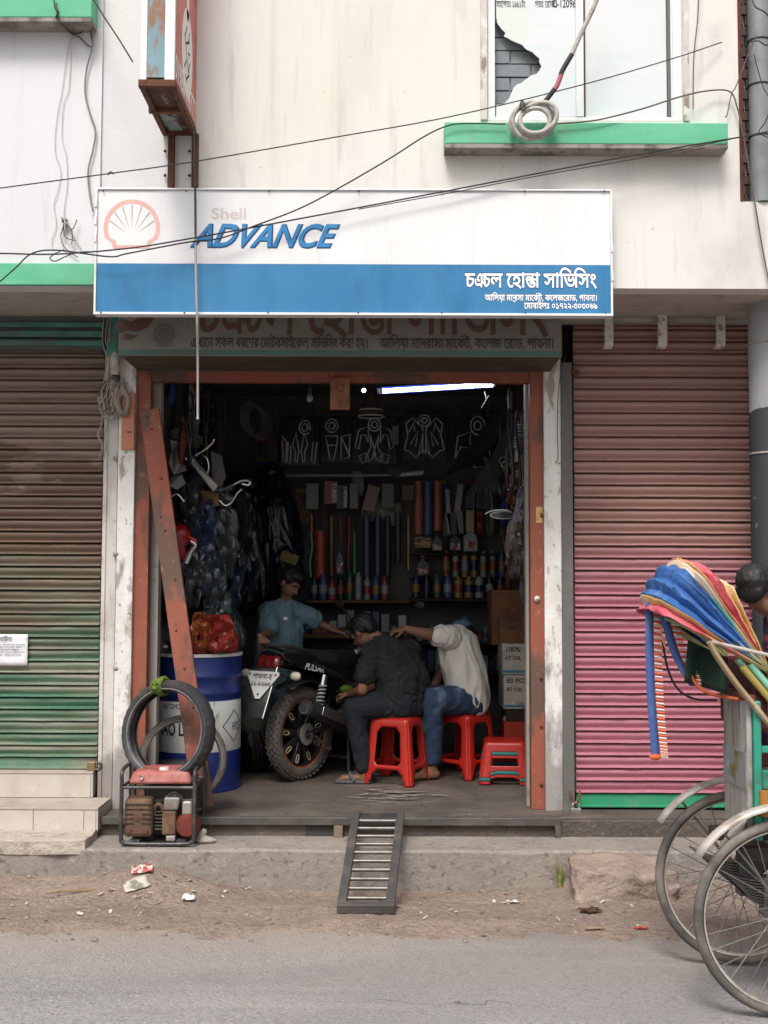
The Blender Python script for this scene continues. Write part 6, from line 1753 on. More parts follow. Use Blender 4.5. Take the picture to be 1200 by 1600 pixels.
# pale smear on the floor
# ================================================================ stools
stool_red = M('stool_red', '#b3271b', .35, layers=[L('#8e1f17', 6, .5, .75, f=.5), L('#5a2a22', 26, .66, .75, f=.5)], spec=.5)
stool_teal = M('stool_teal', '#2f7a78', .45, layers=[L('#23504f', 8, .5, .7, f=.6)])
def stool(name, label, x, y, rz, h, w0, w1, mat, lo=.30, hi=.86, foot=.22, group=None, z=None, slot=False):
    """square plastic stool: four flared panels with an arched window each, legs at the corners"""
    t = thing(name, label, 'stool', (x, y, (z if z is not None else FZ+.004)), group, rz)
    t0 = .006
    def side_pt(u, v):   # u across -1..1, v up 0..1 on the face y=-half
        hw = (w0+(w1-w0)*v)/2
        return Vector((u*hw, -hw, v*h))
    for k_ in range(4):
        rot = Matrix.Rotation(k_*math.pi/2, 3, 'Z')
        # panel = outer rounded-square outline with a window and a foot arch, built as quads on a grid
        mb_ = MB()
        nu, nv = 24, 30
        idx = {}
        def keep(u, v):
            if slot:
                win_ = abs(u) < .55 and lo < v < hi
                arch_ = abs(u) < .62*(1 - max(0, (v-foot*.7)/(foot*.3+1e-6))*.4) and v < foot
                return not (win_ or arch_)
            uu = abs(u)
            top_r = math.sqrt(max(0, 1-max(0, (v-(hi-.16))/.16)**2)) if v > hi-.16 else 1
            bot_r = math.sqrt(max(0, 1-max(0, ((lo+.08)-v)/.08)**2)) if v < lo+.08 else 1
            win_ = lo < v < hi and uu < .60*min(.45+.55*top_r, .55+.45*bot_r)
            ar = math.sqrt(max(0, 1-(v/foot)**2)) if v < foot else 0
            arch_ = v < foot and uu < .42+.30*ar - .0
            return not (win_ or arch_)
        for j in range(nv):
            for i in range(nu):
                u0, u1, v0, v1 = -1+2*i/nu, -1+2*(i+1)/nu, j/nv, (j+1)/nv
                if keep((u0+u1)/2, (v0+v1)/2):
                    f = []
                    for (a_, b_) in ((i,j),(i+1,j),(i+1,j+1),(i,j+1)):
                        if (a_, b_) not in idx:
                            u_, v_ = -1+2*a_/nu, b_/nv
                            p = side_pt(u_, v_)
                            rr_ = max(0, abs(u_)-.86)/.14          # rounded vertical corners
                            p.y += .016*rr_**2
                            p.x -= math.copysign(.010*rr_**2, u_)
                            p.y += .014*max(0, (v_-.93)/.07)**2
                            p = rot @ p
                            idx[(a_, b_)] = len(mb_.v)
                            mb_.v.append(tuple(p))
                        f.append(idx[(a_, b_)])
                    mb_.f.append(tuple(f))
        o_ = mb_.build('side_panel', mat, t, smooth=60, local=True, solid=t0)
    hw = w1/2-.012
    n_ = 6
    pts = []
    for (cx_, cy_, a0) in ((hw-.03,hw-.03,0),(-hw+.03,hw-.03,1),(-hw+.03,-hw+.03,2),(hw-.03,-hw+.03,3)):
        for i in range(n_+1):
            a_ = a0*math.pi/2+math.pi/2*i/n_
            pts.append((cx_+.03*math.cos(a_), cy_+.03*math.sin(a_)))
    MB().prism(pts, Matrix.Translation((0,0,h-.004)), .012).build('seat', mat, t, local=True, bevel=.004)
    return t
sA = (X(621,.98), .98)
stool('plastic_stool', 'red plastic stool under the man in the charcoal shirt', sA[0], sA[1], R(-24), .447, .36, .27, stool_red, group='tall red stools')
sB = (X(726,1.25), 1.25)
stool('plastic_stool', 'red plastic stool under the man in the cream shirt', sB[0], sB[1], R(-42), .44, .36, .27, stool_red, group='tall red stools')
sC = (X(787,1.02), 1.02)
stool('step_stool', 'upper low red stool of the nested pile by the door jamb', sC[0], sC[1], R(-4), .235, .345, .27, stool_red, .34, .72, .2, 'low stools nested by the door', FZ+.052, slot=True)
stool('step_stool', 'teal low stool in the middle of the nested pile', sC[0], sC[1], R(-4), .235, .350, .275, stool_teal, .34, .72, .2, 'low stools nested by the door', FZ+.030, slot=True)
stool('step_stool', 'lowest red stool of the nested pile by the door jamb', sC[0], sC[1], R(-4), .235, .345, .265, stool_red, .34, .72, .2, 'low stools nested by the door', FZ+.006, slot=True)
# ================================================================ more stock crowding the walls
random.seed(77)
def label_n(i): return ordn[i % 14]
pouch_cols = ['#4a4d4e','#75726c','#2a3848','#8a8278','#33363a','#6a4a3a','#7a8086','#3c5a54','#9a958c','#7a3c32','#2c4a80','#a8a49c']
def pouch(label, x, y, z, w, h, ax_, c_, group, tilt):
    """limp plastic pouch: crumpled sheet pair with a header card"""
    t = thing('parts_pouch', label, 'packet', (x, y, z), group)
    u = Vector((1,0,0)) if ax_ == 'x' else Vector((0,1,0))
    n = Vector((0,-1,0)) if ax_ == 'x' else (Vector((1,0,0)) if x < 0 else Vector((-1,0,0)))
    sd = random.uniform(0, 50)
    m_ = M('pouch_'+c_.strip('#'), c_, .22, spec=.6, bump=(40,.8,.02), layers=[L(tuple(v*1.9+.01 for v in lin(c_)), 22, .58, .68, (1,1,.4), f=.7)])
    for s_ in (1, -1):
        rows_ = []
        for j in range(7):
            v = j/6
            rows_.append([Vector((x,y,z)) + u*((i/5-.5)*w*(.75+.25*math.sin(math.pi*min(1,v*1.1))) + tilt*v*h) + Vector((0,0,-v*h)) + n*(.012 + s_*(.03*math.sin(math.pi*v)*math.sin(math.pi*i/5)) + .014*noise.noise(Vector((i*.8+sd, j*.8, s_)))) for i in range(6)])
        if s_ == 1: MB().loft(rows_).build('front_film', m_, t, smooth=25)
        else: MB().loft(rows_).build('back_film', m_, t, smooth=25)
    hc = MB()
    c0 = Vector((x,y,z+.012)) + n*.012
    m3 = Matrix((u, n, Vector((0,0,1)))).transposed()
    hc.obox(c0, (w*.72, .006, .035), m3)
    hc.build('header_card', M('card_'+random.choice('abc'), random.choice(('#7a2a22','#8a8478','#2a3a6a','#7a6a2a')), .6), t)
    return t
# side wall behind the leaning beam
k = 0
for zrow in range(5):
    for yrow in range(6):
        y_ = .55+.36*yrow+random.uniform(-.08,.08)
        z_ = 1.55+.36*zrow+random.uniform(-.08,.08)
        c_ = random.choice(pouch_cols)
        pouch('parts pouch on the bag-hung wall, %s row from below, %s from door' % (ordn[zrow], ordn[yrow]), xl+.02+random.uniform(0,.10), y_, z_, random.uniform(.12,.22), random.uniform(.18,.34), 'y', c_, 'pouches hung on the side wall', random.uniform(-.15,.15))
for zrow in range(4):
    for yrow in range(5):
        y_ = .50+.42*yrow+random.uniform(-.1,.1)
        z_ = 1.75+.36*zrow+random.uniform(-.08,.08)
        pouch('parts pouch above the cartons, %s row from below, %s from door' % (ordn[zrow], ordn[yrow]), xr_-.02-random.uniform(0,.08), y_, z_, random.uniform(.12,.22), random.uniform(.18,.34), 'y', random.choice(pouch_cols), 'pouches hung above the cartons', random.uniform(-.15,.15))
k = 0
for px, py in ((412,760),(432,770),(455,765),(405,830),(428,825),(470,770),(462,812),(476,845),(420,690),(405,720),(455,830),(398,880)):
    p = P(px+random.uniform(-5,5), py, 2.78)
    pouch('limp parts pouch on the back wall behind the boy, %s from the corner' % ordn[k], p.x, 2.78, p.z, random.uniform(.12,.2), random.uniform(.18,.30), 'x', random.choice(pouch_cols), 'pouches on the back wall', random.uniform(-.15,.15)); k += 1
k = 0
for px, py in ((560,756),(580,800),(600,796),(616,806),(690,770),(702,812),(735,770),(765,765),(775,800),(800,770),(810,810),(720,840)):
    p = P(px+random.uniform(-3,3), py-14, 2.8)
    pouch('small pouch hung behind the hoses and strips, %s from the boy' % ordn[k], p.x, 2.8, p.z, random.uniform(.09,.15), random.uniform(.15,.28), 'x', random.choice(pouch_cols), 'pouches behind the hoses', random.uniform(-.1,.1)); k += 1
# belts, tubes and cables hung in loops
def loop_hang(label, p, rx, rz_, r, mat, n_ax, name='rubber_loop', turns=1):
    t = MB()
    for k_ in range(turns):
        pts = []
        for i in range(26):
            a_ = 2*math.pi*i/26
            u = Vector((1,0,0)) if n_ax == 'x' else Vector((0,1,0))
            w_ = Vector((0,1,0)) if n_ax == 'x' else Vector((1,0,0))
            pts.append(Vector(p) + u*(rx*math.cos(a_)*(1-.35*max(0, math.sin(a_)))) + Vector((0,0,rz_*math.sin(a_)-rz_)) + w_*(.02*k_ + .015*math.sin(2*a_+k_)))
        t.tube(pts, r, 6, closed=True)
    return single(t.build(name, mat, None, smooth=True), label, 'loop', 'rubber loops hung in the shop')
rb_ = [M('loop_black', (.02,.02,.021), .4, spec=.5), M('loop_grey', (.10,.10,.10), .45), M('loop_brown', (.07,.045,.03), .5)]
for i in range(10):
    loop_hang('rubber loop hung on the side wall above the bags, %s from the door' % ordn[i], (xl+.08+random.uniform(0,.2), .5+.22*i, 2.9+random.uniform(-.25,.15)), random.uniform(.06,.14), random.uniform(.16,.34), random.uniform(.006,.014), random.choice(rb_), 'y')
for i in range(8):
    p = P(430+48*i+random.uniform(-10,10), 628+random.uniform(-6,10), 2.4)
    loop_hang('rubber loop hung under the ceiling before the sticker sheets, %s from the coiled hose' % ordn[i], (p.x, 2.4, p.z), random.uniform(.03,.07), random.uniform(.06,.14), .005, random.choice(rb_), 'x')
for i in range(8):
    loop_hang('rubber loop hung on the wall above the cartons, %s from the door' % ordn[i], (xr_-.08-random.uniform(0,.16), .5+.26*i, 2.85+random.uniform(-.3,.15)), random.uniform(.06,.13), random.uniform(.16,.34), random.uniform(.006,.014), random.choice(rb_), 'y')
# control cables hanging down the back wall
for i in range(12):
    px = 488+11.5*i+random.uniform(-4,4)
    q = [P(px, 745, 2.84), P(px+random.uniform(-3,3), 800, 2.82), P(px+random.uniform(-5,5), 860, 2.82), P(px+random.uniform(-6,6), 905+random.uniform(-10,20), 2.82)]
    single(MB().tube(smoothpath(q, 5), .005, 5).build('control_cable', random.choice(rb_), None, smooth=True), 'thin control cable on the back wall, %s from the boy' % ordn[i], 'cable', 'control cables on the back wall')
# boxes on the bench and under it
for i in range(12):
    px = 474+13.5*i
    h_ = random.uniform(14, 40); w_ = random.uniform(9, 13)
    a, b = P(px, 991-h_, 2.5), P(px+w_, 991, 2.5)
    c_ = random.choice(('grey','red','navy','amber','silver','black','white'))
    single(MB().box(a.x, b.x, 2.5+random.uniform(-.06,.06), 2.72, b.z+.001, a.z).build('parts_box', pm_(c_), None, bevel=.003), '%s box on the work bench, %s from the boy' % (c_, ordn[i]), 'box', 'boxes on the work bench')
for i in range(9):
    px = 650+16*i
    h_ = random.uniform(12, 26); w_ = random.uniform(10, 15)
    a, b = P(px, 1002-h_, 2.7), P(px+w_, 1002, 2.7)
    c_ = random.choice(('grey','red','navy','amber','silver','black','teal'))
    single(MB().box(a.x, b.x, 2.66, 2.8, b.z+.001, a.z).build('parts_box', pm_(c_), None, bevel=.003), '%s box at the back of the lower shelf, %s from the charcoal-shirted man' % (c_, ordn[i]), 'box', 'boxes at the back of the lower shelf')

# crumpled clear film and sacks heaped on the hung bags
def crumple(label, px, py, Y, wpx, hpx, c_, sd, group):
    rows_ = []
    for j in range(17):
        v = j/16
        r_ = []
        for i in range(13):
            u = i/12
            q = Vector((u*3.1+sd, v*3.6, sd*.7))
            d = noise.noise(q*1.1)*.07 + abs(noise.noise(Vector((q.x*2.4, q.y*1.1, q.z))))*.07 + abs(noise.noise(q*4.5))*.008
            taper = .35+.65*math.sin(math.pi*min(1, .15+v*.8))
            r_.append(P(px+(u-.5)*wpx*taper+6*noise.noise(q*1.7), py+(v-.5)*hpx, Y-d))
        rows_.append(r_)
    m_ = M('crumple_'+c_.strip('#'), tuple(v_*.7 for v_ in lin(c_)), .28, spec=.6, bump=(30,.25,.01,(1,1,.4)))
    return single(MB().loft(rows_).build('plastic_film', m_, None, smooth=50, solid=.002), label, 'plastic bag', group)
CR = [(318,830,.62,46,90,'#2f3f58'),(352,850,.70,44,110,'#48504f'),(330,905,.60,50,90,'#39444c'),(362,905,.78,40,90,'#2a3a4c'),(300,790,.60,36,70,'#3a3c3c'),(340,950,.62,44,60,'#55605f'),(372,820,.9,40,90,'#30353a'),(300,900,.58,34,100,'#44484a'),(385,880,1.1,40,120,'#23282e'),(345,790,.75,40,60,'#5a5a55')]
NM = ['navy film bag under the metal heap','grey film bag nearest the boy\'s shoulder','slate film bag in the middle of the hung heap','dark blue film bag beside the boy','charcoal film bag just below the brackets','pale film bag above the sack on the drum','dark film bag high beside the bag heap','grey film bag right behind the red tank','black film bag deepest in the heap','tan-grey film bag under the curved chrome rod']
for i, (a_, b_, Y_, w_, h_, c_) in enumerate(CR):
    crumple('crumpled '+NM[i], a_, b_, Y_, w_, h_, c_, 3.3*i+1, 'film bags heaped by the door')
for i, (a_, b_, Y_, w_, h_, c_) in enumerate(((814,850,.62,34,70,'#8a8078'),(808,880,.66,36,50,'#7a7068'),(820,790,.60,20,60,'#a0a0a6'),(806,770,.8,30,50,'#7a5238'))):
    crumple(('crumpled grey film bag at the door jamb','crumpled film bag lowest at the door jamb','shiny pale film bag hung highest at the door jamb','crumpled brown film bag behind the shiny one')[i], a_, b_, Y_, w_, h_, c_, 7.7*i+40, 'film bags at the door jamb')
crumple('crumpled red print sack folded over the drum edge', 338, 990, .52, 58, 60, '#a23a2c', 91, 'sacks on the drum')
crumple('crumpled orange sack flap beside the beam', 314, 985, .50, 30, 56, '#b86a3c', 97, 'sacks on the drum')
# ================================================================ motorcycle
BW = P(468, 1215, 1.05)
Bm = Matrix.Translation((BW.x, 1.05, FZ+.003)) @ Matrix.Rotation(R(54), 4, 'Z')
mc = thing('motorcycle', 'black motorcycle on its stand being repaired, seen from behind', 'motorcycle', (BW.x, 1.05, FZ))
paint = M('bike_black', (.012,.012,.014), .22, spec=.6, coat=.5, layers=[L((.05,.045,.04), 12, .56, .75, f=.5)])
matte = M('bike_matte', (.028,.027,.026), .55, layers=[L((.07,.06,.05), 14, .54, .72, f=.6)])
chrome = M('bike_chrome', (.55,.54,.52), .22, metal=.9, layers=[L((.25,.22,.2), 18, .56, .7, f=.6)])
rimp = M('rim_black', (.016,.016,.018), .35, spec=.5)
stripe_o = M('rim_orange', '#b5482a', .45)
slotm = M('rim_slot_cream', '#b8a680', .5)
def mo(mb_, name, mat, parent=None, smooth=40, bevel=0, solid=0):
    mb_.v = [tuple(Bm @ Vector(v)) for v in mb_.v]
    return mb_.build(name, mat, parent or mc, smooth=smooth, bevel=bevel, solid=solid)
def mblob(name, caps, mat, voxel=.01, sm=6, parent=None):
    out = []
    for c_ in caps:
        if len(c_) == 4: out.append((Bm @ Vector(c_[0]), c_[1], Bm @ Vector(c_[2]), c_[3]))
        else: out.append((Bm @ Vector(c_[0]), c_[1], Bm.to_3x3() @ Euler(c_[2]).to_matrix()))
    return blob(name, out, mat, parent or mc, voxel, sm)
def wheel_m(x, R_, w, name, spokes, tread_n):
    Wm = Matrix.Translation((x, 0, R_)) @ Matrix.Rotation(R(90), 4, 'X')     # local z along -y (right side of the bike)
    hgt = .085
    ri = R_-hgt
    prof = [(ri, -w*.7), (ri+.01, -w*.85), (ri+hgt*.4, -w*1.0), (ri+hgt*.7, -w*.9), (R_-.008, -w*.5), (R_, 0), (R_-.008, w*.5), (ri+hgt*.7, w*.9), (ri+hgt*.4, w*1.0), (ri+.01, w*.85), (ri, w*.7)]
    wo = mo(MB().lathe(prof, 60, Wm), name, rub_old)
    mb_ = MB()
    for i in range(tread_n):
        for rw, (r_, z_) in enumerate(((R_+.004, w*.18), (R_-.004, w*.52), (R_-.022, w*.86))):
            for s_ in (-1, 1):
                a_ = 2*math.pi*(i+.5*(rw % 2)+.25*s_)/tread_n
                c_ = Wm @ Vector((r_*math.cos(a_), r_*math.sin(a_), s_*z_))
                m3 = (Wm.to_3x3() @ Matrix.Rotation(a_, 3, 'Z') @ Matrix.Rotation(s_*(.0, .45, .95)[rw], 3, 'Y') @ Matrix.Rotation(s_*.5, 3, 'X'))
                mb_.obox(c_, (.006, 2*math.pi*R_/tread_n*.62, w*.30), m3)
    props(mo(mb_, 'tread_blocks', rub_old, wo, smooth=None), kind='stuff')
    mo(MB().lathe([(ri+.012, -w*.62), (ri-.004, -w*.60), (ri-.022, -w*.3), (ri-.022, w*.3), (ri-.004, w*.60), (ri+.012, w*.62)], 60, Wm), 'rim', rimp, wo)
    for s_ in (-1, 1):
        mo(MB().torus(Wm @ Matrix.Translation((0,0,s_*w*.64)), ri-.001, .0048, 60, 6), 'pinstripe', stripe_o, wo)
    mo(MB().lathe([(0,-w*.75),(.055,-w*.7),(.062,-w*.2),(.062,w*.2),(.055,w*.7),(0,w*.75)], 24, Wm), 'hub', matte, wo)
    for k_ in range(spokes):
        a_ = 2*math.pi*k_/spokes+.2
        d2 = Matrix.Rotation(a_, 4, 'Z')
        q = MB().prism([(.05,-.022),(ri-.02,-.030),(ri-.02,.030),(.05,.022)], Wm @ d2 @ Matrix.Translation((0,0,w*.15)), .03)
        mo(q, 'spoke', rimp, wo, bevel=.004)
        lp = []
        for j_ in range(14):
            b_ = 2*math.pi*j_/14
            ex = .030*math.copysign(abs(math.cos(b_))**.7, math.cos(b_)); ey = .0125*math.copysign(abs(math.sin(b_))**.7, math.sin(b_))
            lp.append(Wm @ d2 @ Vector((ri-.058+ex, ey+.004, w*.15+.0165)))
        mo(MB().tube(lp, .0032, 5, closed=True), 'slot_sticker', slotm, wo)
    return wo, Wm, ri
rw, RWm, rri = wheel_m(0, .318, .052, 'rear_wheel', 9, 44)
mo(MB().lathe([(.075, .062),(.075,.068),(.03,.07),(.03,.062)], 28, RWm), 'brake_drum', al, rw)
fw, FWm, _ = wheel_m(1.27, .30, .045, 'front_wheel', 9, 44)
# swing arm, axle, chain case, frame
for s_ in (-1, 1):
    mo(MB().tube([(-.03, s_*.085, .318), (.25, s_*.085, .36), (.50, s_*.07, .40)], .018, 8), 'swing_arm', matte)
mo(MB().tube([(0,-.11,.318),(0,.11,.318)], .012, 8), 'axle', chrome)
mo(MB().tube([(0,-.10,.318),(.06,-.10,.30),(.16,-.10,.22),(.2,-.12,.2)], .008, 6), 'brake_rod', chrome)
mo(MB().box(.0, .46, .09, .115, .27, .39), 'chain_case', matte, bevel=.02)
fr_ = [[(.40,s_*.09,.36),(.42,s_*.1,.62),(.20,s_*.11,.74),(-.15,s_*.10,.84)] for s_ in (-1,1)] + [[(1.05,0,.86),(.75,s_*.08,.80),(.42,s_*.1,.64)] for s_ in (-1,1)] + [[(1.06,0,.80),(.95,0,.45),(.80,s_*.08,.24),(.45,s_*.1,.26),(.40,s_*.09,.40)] for s_ in (-1,1)]
for q in fr_: mo(MB().tube(smoothpath(q, 5), .016, 8), 'frame_tube', matte)
# shocks
for s_ in (-1, 1):
    sh = mo(MB().tube([(.0+.02, s_*.125, .40), (.10, s_*.125, .66)], .017, 8), 'shock_body', matte)
    pts = []
    a0, b0 = Vector((.035,s_*.125,.46)), Vector((.10,s_*.125,.66))
    u = Vector((0,1,0)); w_ = (b0-a0).normalized().cross(u)
    for i in range(81):
        f = i/80; a_ = 2*math.pi*8*f
        pts.append(a0.lerp(b0, f)+(u*math.cos(a_)+w_*math.sin(a_))*.026)
    mo(MB().tube(pts, .0055, 5), 'shock_spring', M('spring_white', (.55,.54,.52), .4), sh)
    mo(MB().tube([(.095,s_*.125,.645),(.118,s_*.125,.72)], .02, 8), 'shock_top', chrome, sh)
# engine
mo(MB().box(.50, .86, -.13, .13, .24, .44), 'crankcase', matte, bevel=.03)
mo(MB().lathe([(0,.03),(.07,.03),(.085,.0)], 24, Matrix.Translation((.62,-.13,.34)) @ Matrix.Rotation(R(90),4,'X')), 'clutch_cover', al)
for k_ in range(7):
    mo(MB().obox((.80+.012*k_,0,.46+.028*k_), (.17,.19,.010), (0,R(-20),0)), 'cooling_fin', matte)
mo(MB().obox((.86,0,.55), (.11,.13,.22), (0,R(-20),0)), 'cylinder', matte, bevel=.008)
mo(MB().box(.56,.72,-.06,.06,.50,.62), 'carburettor', al, bevel=.015)
# tank, seat, tail
mblob('fuel_tank', [((.92,0,.90),.10,(.66,0,.84),.085), ((.95,.05,.88),.085,(.70,.05,.82),.07), ((.95,-.05,.88),.085,(.70,-.05,.82),.07)], paint)
mblob('seat', [((.55,0,.80),.075,(.30,0,.805),.085), ((.30,.03,.81),.075,(-.10,.02,.865),.055), ((.30,-.03,.81),.075,(-.10,-.02,.865),.055)], M('seat_vinyl', (.03,.03,.032), .45, bump=(60,.2,.003)))
for s_ in (-1, 1):
    poly = [(.42,.74),(.46,.66),(.30,.67),(.12,.73),(-.12,.78),(-.30,.85),(-.33,.89),(-.22,.90),(.05,.83),(.30,.78)]
    tc = mo(MB().prism(poly, Matrix.Translation((0, s_*.105, 0)) @ Matrix.Rotation(R(90),4,'X'), .028), 'tail_panel', paint, bevel=.01)
    if s_ == -1:
        lm = MB(); lettering(lm, 'PULSAR', Matrix.Translation((-.10,-.1202,.775)) @ Euler((R(90),R(10),0)).to_matrix().to_4x4(), .062, .02, shear=.35)
        mo(lm, 'lettering', line_m, tc, smooth=None)
    poly2 = [(.50,.62),(.52,.46),(.36,.48),(.28,.60)]
    mo(MB().prism(poly2, Matrix.Translation((0, s_*.10, 0)) @ Matrix.Rotation(R(90),4,'X'), .03), 'side_cover', paint, bevel=.01)
mo(MB().box(-.30,-.02,-.085,.085,.80,.855), 'tail_cowl', paint, bevel=.02)
mo(MB().tube(smoothpath([(.06,-.10,.85),(-.10,-.115,.90),(-.26,-.11,.935),(-.33,-.07,.945),(-.345,0,.945),(-.33,.07,.945),(-.26,.11,.935),(-.10,.115,.90),(.06,.10,.85)],5), .013, 10), 'grab_bar', matte)
mblob('tail_light', [((-.325,-.06,.83),(.035,.04,.055),(0,.3,0)), ((-.325,.06,.83),(.035,.04,.055),(0,.3,0)), ((-.33,0,.83),(.035,.06,.05),(0,.3,0))], M('tail_red', '#6a1410', .15, spec=.7, coat=.5), .008, 3)
# rear mudguard and plate
mg = []
for i in range(11):
    a_ = R(62+ (118-62)*i/10)
    mg.append([Vector((.375*math.cos(a_), y_, .318+.375*math.sin(a_)+(.004 if abs(y_) < .05 else -.012))) for y_ in (-.085,-.05,0,.05,.085)])
mo(MB().loft(mg), 'rear_mudguard', matte, solid=.005)
mo(MB().add([(-.34,-.085,.80),(-.34,.085,.80),(-.47,.075,.47),(-.47,-.075,.47)], [(0,1,2,3)]), 'mud_flap', M('flap_grey', (.055,.055,.06), .4, layers=[L((.11,.10,.10), 8, .5, .7)]), solid=.008)
mo(MB().tube([(-.345,-.09,.80),(-.475,-.078,.47)], .005, 6), 'flap_edge', chrome)
plm = Matrix.Translation((-.405,0,.70)) @ Euler((R(90), 0, R(-90))).to_matrix().to_4x4() @ Matrix.Rotation(R(-20),4,'X')
tri_ = [(-.135,.075),(.135,.075),(.145,.055),(.02,-.115),(-.02,-.115),(-.145,.055)]
pl_ = mo(MB().prism(tri_, plm, .006), 'number_plate', M('plate_white', (.66,.65,.62), .5, layers=[L((.4,.37,.33), 14, .56, .7)]), smooth=None, bevel=.002)
lm = MB()
lettering(lm, 'পাবনা-হ', plm @ Matrix.Translation((0,.022,.0042)), .052, .02, align='c')
lettering(lm, '১১-৮২৬৩', plm @ Matrix.Translation((0,-.028,.0042)), .046, .025, align='c')
mo(lm, 'lettering', ink, pl_, smooth=None)
for x_, y_ in ((-.115,.052),(.115,.052),(0,-.085)):
    mo(MB().ball(plm @ Vector((x_,y_,.004)), .008, 8, 5), 'bolt', dk, pl_)
for s_ in (-1, 1):
    mo(MB().tube([(-.30,s_*.08,.745),(-.31,s_*.20,.745)], .009, 6), 'indicator_stalk', matte)
    mblob('indicator', [((-.315,s_*.225,.745),(.028,.045,.032),(0,0,0))], M('indicator_lens', (.55,.50,.42), .15, spec=.7), .008, 2)
# exhaust
mf = mo(MB().tube(smoothpath([(-.14,-.165,.52),(.06,-.165,.46),(.28,-.16,.37),(.36,-.155,.33)],6), [.046,.05,.052,.054,.055,.056,.056,.056,.056,.056,.056,.055,.054,.05,.046,.042,.038,.034,.03], 18), 'muffler', matte)
mo(MB().tube([(-.15,-.165,.523),(-.06,-.165,.497)], .049, 20), 'muffler_tip', chrome, mf)
mo(MB().tube([(-.158,-.165,.525),(-.10,-.165,.51)], .024, 14), 'muffler_outlet', dk, mf)
mo(MB().tube(smoothpath([(.36,-.155,.33),(.50,-.15,.26),(.75,-.12,.22),(.95,-.06,.30),(.96,-.03,.48)],6), .02, 10), 'exhaust_pipe', chrome, mf)
mo(MB().obox((.12,-.222,.44), (.30,.006,.06), (0,R(20),0)), 'heat_shield', chrome, mf, bevel=.01)
# stand, pegs
for s_ in (-1, 1):
    mo(MB().tube([(.42,s_*.10,.28),(.34,s_*.17,.03),(.30,s_*.20,.012)], .012, 8), 'stand_leg', matte)
    mo(MB().tube([(.34,s_*.14,.38),(.34,s_*.27,.39)], .014, 8), 'foot_peg', chrome)
    mo(MB().prism([(.20,.44),(.36,.50),(.46,.40),(.42,.33),(.30,.35)], Matrix.Translation((0,s_*.135,0)) @ Matrix.Rotation(R(90),4,'X'), .012), 'peg_bracket', al, bevel=.003)
    mo(MB().tube(smoothpath([(.46,s_*.15,.30),(.60,s_*.18,.27),(.70,s_*.19,.29),(.70,s_*.23,.295)],4), .009, 7), 'pedal', chrome)
mo(MB().tube([(.36,-.14,.12),(.36,.14,.12)], .010, 8), 'stand_bar', matte)
# front end
for s_ in (-1, 1):
    mo(MB().tube([(1.27,s_*.085,.30),(1.12,s_*.085,.62),(1.02,s_*.085,.92)], .020, 10), 'fork_tube', chrome)
fm = [[Vector((1.27+.35*math.cos(R(a_)), y_, .30+.35*math.sin(R(a_)))) for y_ in (-.055,0,.055)] for a_ in range(20, 161, 14)]
mo(MB().loft(fm), 'front_mudguard', paint, solid=.005)
mblob('headlamp', [((1.16,0,.90),(.09,.085,.10),(0,0,0))], paint, .012, 3)
mo(MB().tube(smoothpath([(.80,-.34,.99),(.92,-.28,1.02),(1.02,-.10,.98),(1.02,.10,.98),(.92,.28,1.02),(.80,.34,.99)],6), .012, 8), 'handlebar', matte)
for s_ in (-1, 1):
    mo(MB().tube([(.78,s_*.35,.985),(.88,s_*.30,1.01)], .018, 10), 'grip', rub)
    mo(MB().tube(smoothpath([(.92,s_*.26,1.02),(.95,s_*.30,1.10),(.93,s_*.36,1.17)],4), .006, 6), 'mirror_stem', matte)
    mblob('mirror', [((.92,s_*.38,1.20),(.02,.055,.035),(0,0,0))], matte, .008, 2)
mo(MB().tube(smoothpath([(.90,-.30,1.02),(.98,-.22,.90),(1.0,-.12,.75)],5), .006, 6), 'control_cable', blk)
# jar of green-topped fluid next to the engine
jar = thing('fluid_bottle', 'blue bottle with green cap hung beside the engine', 'bottle', P(541, 1085, 1.2))
c = P(541, 1095, 1.22)
MB().lathe([(0,-.05),(.035,-.05),(.038,-.03),(.038,.03),(.02,.045),(.02,.06),(0,.06)], 16, Matrix.Translation(c)).build('body', M('bottle_blue_d', '#28404e', .25), jar, smooth=40)
MB().ball(c+Vector((.0,-.01,.085)), (.05,.03,.03), 9, 6).build('green_rag', cloth_g, jar, smooth=True)
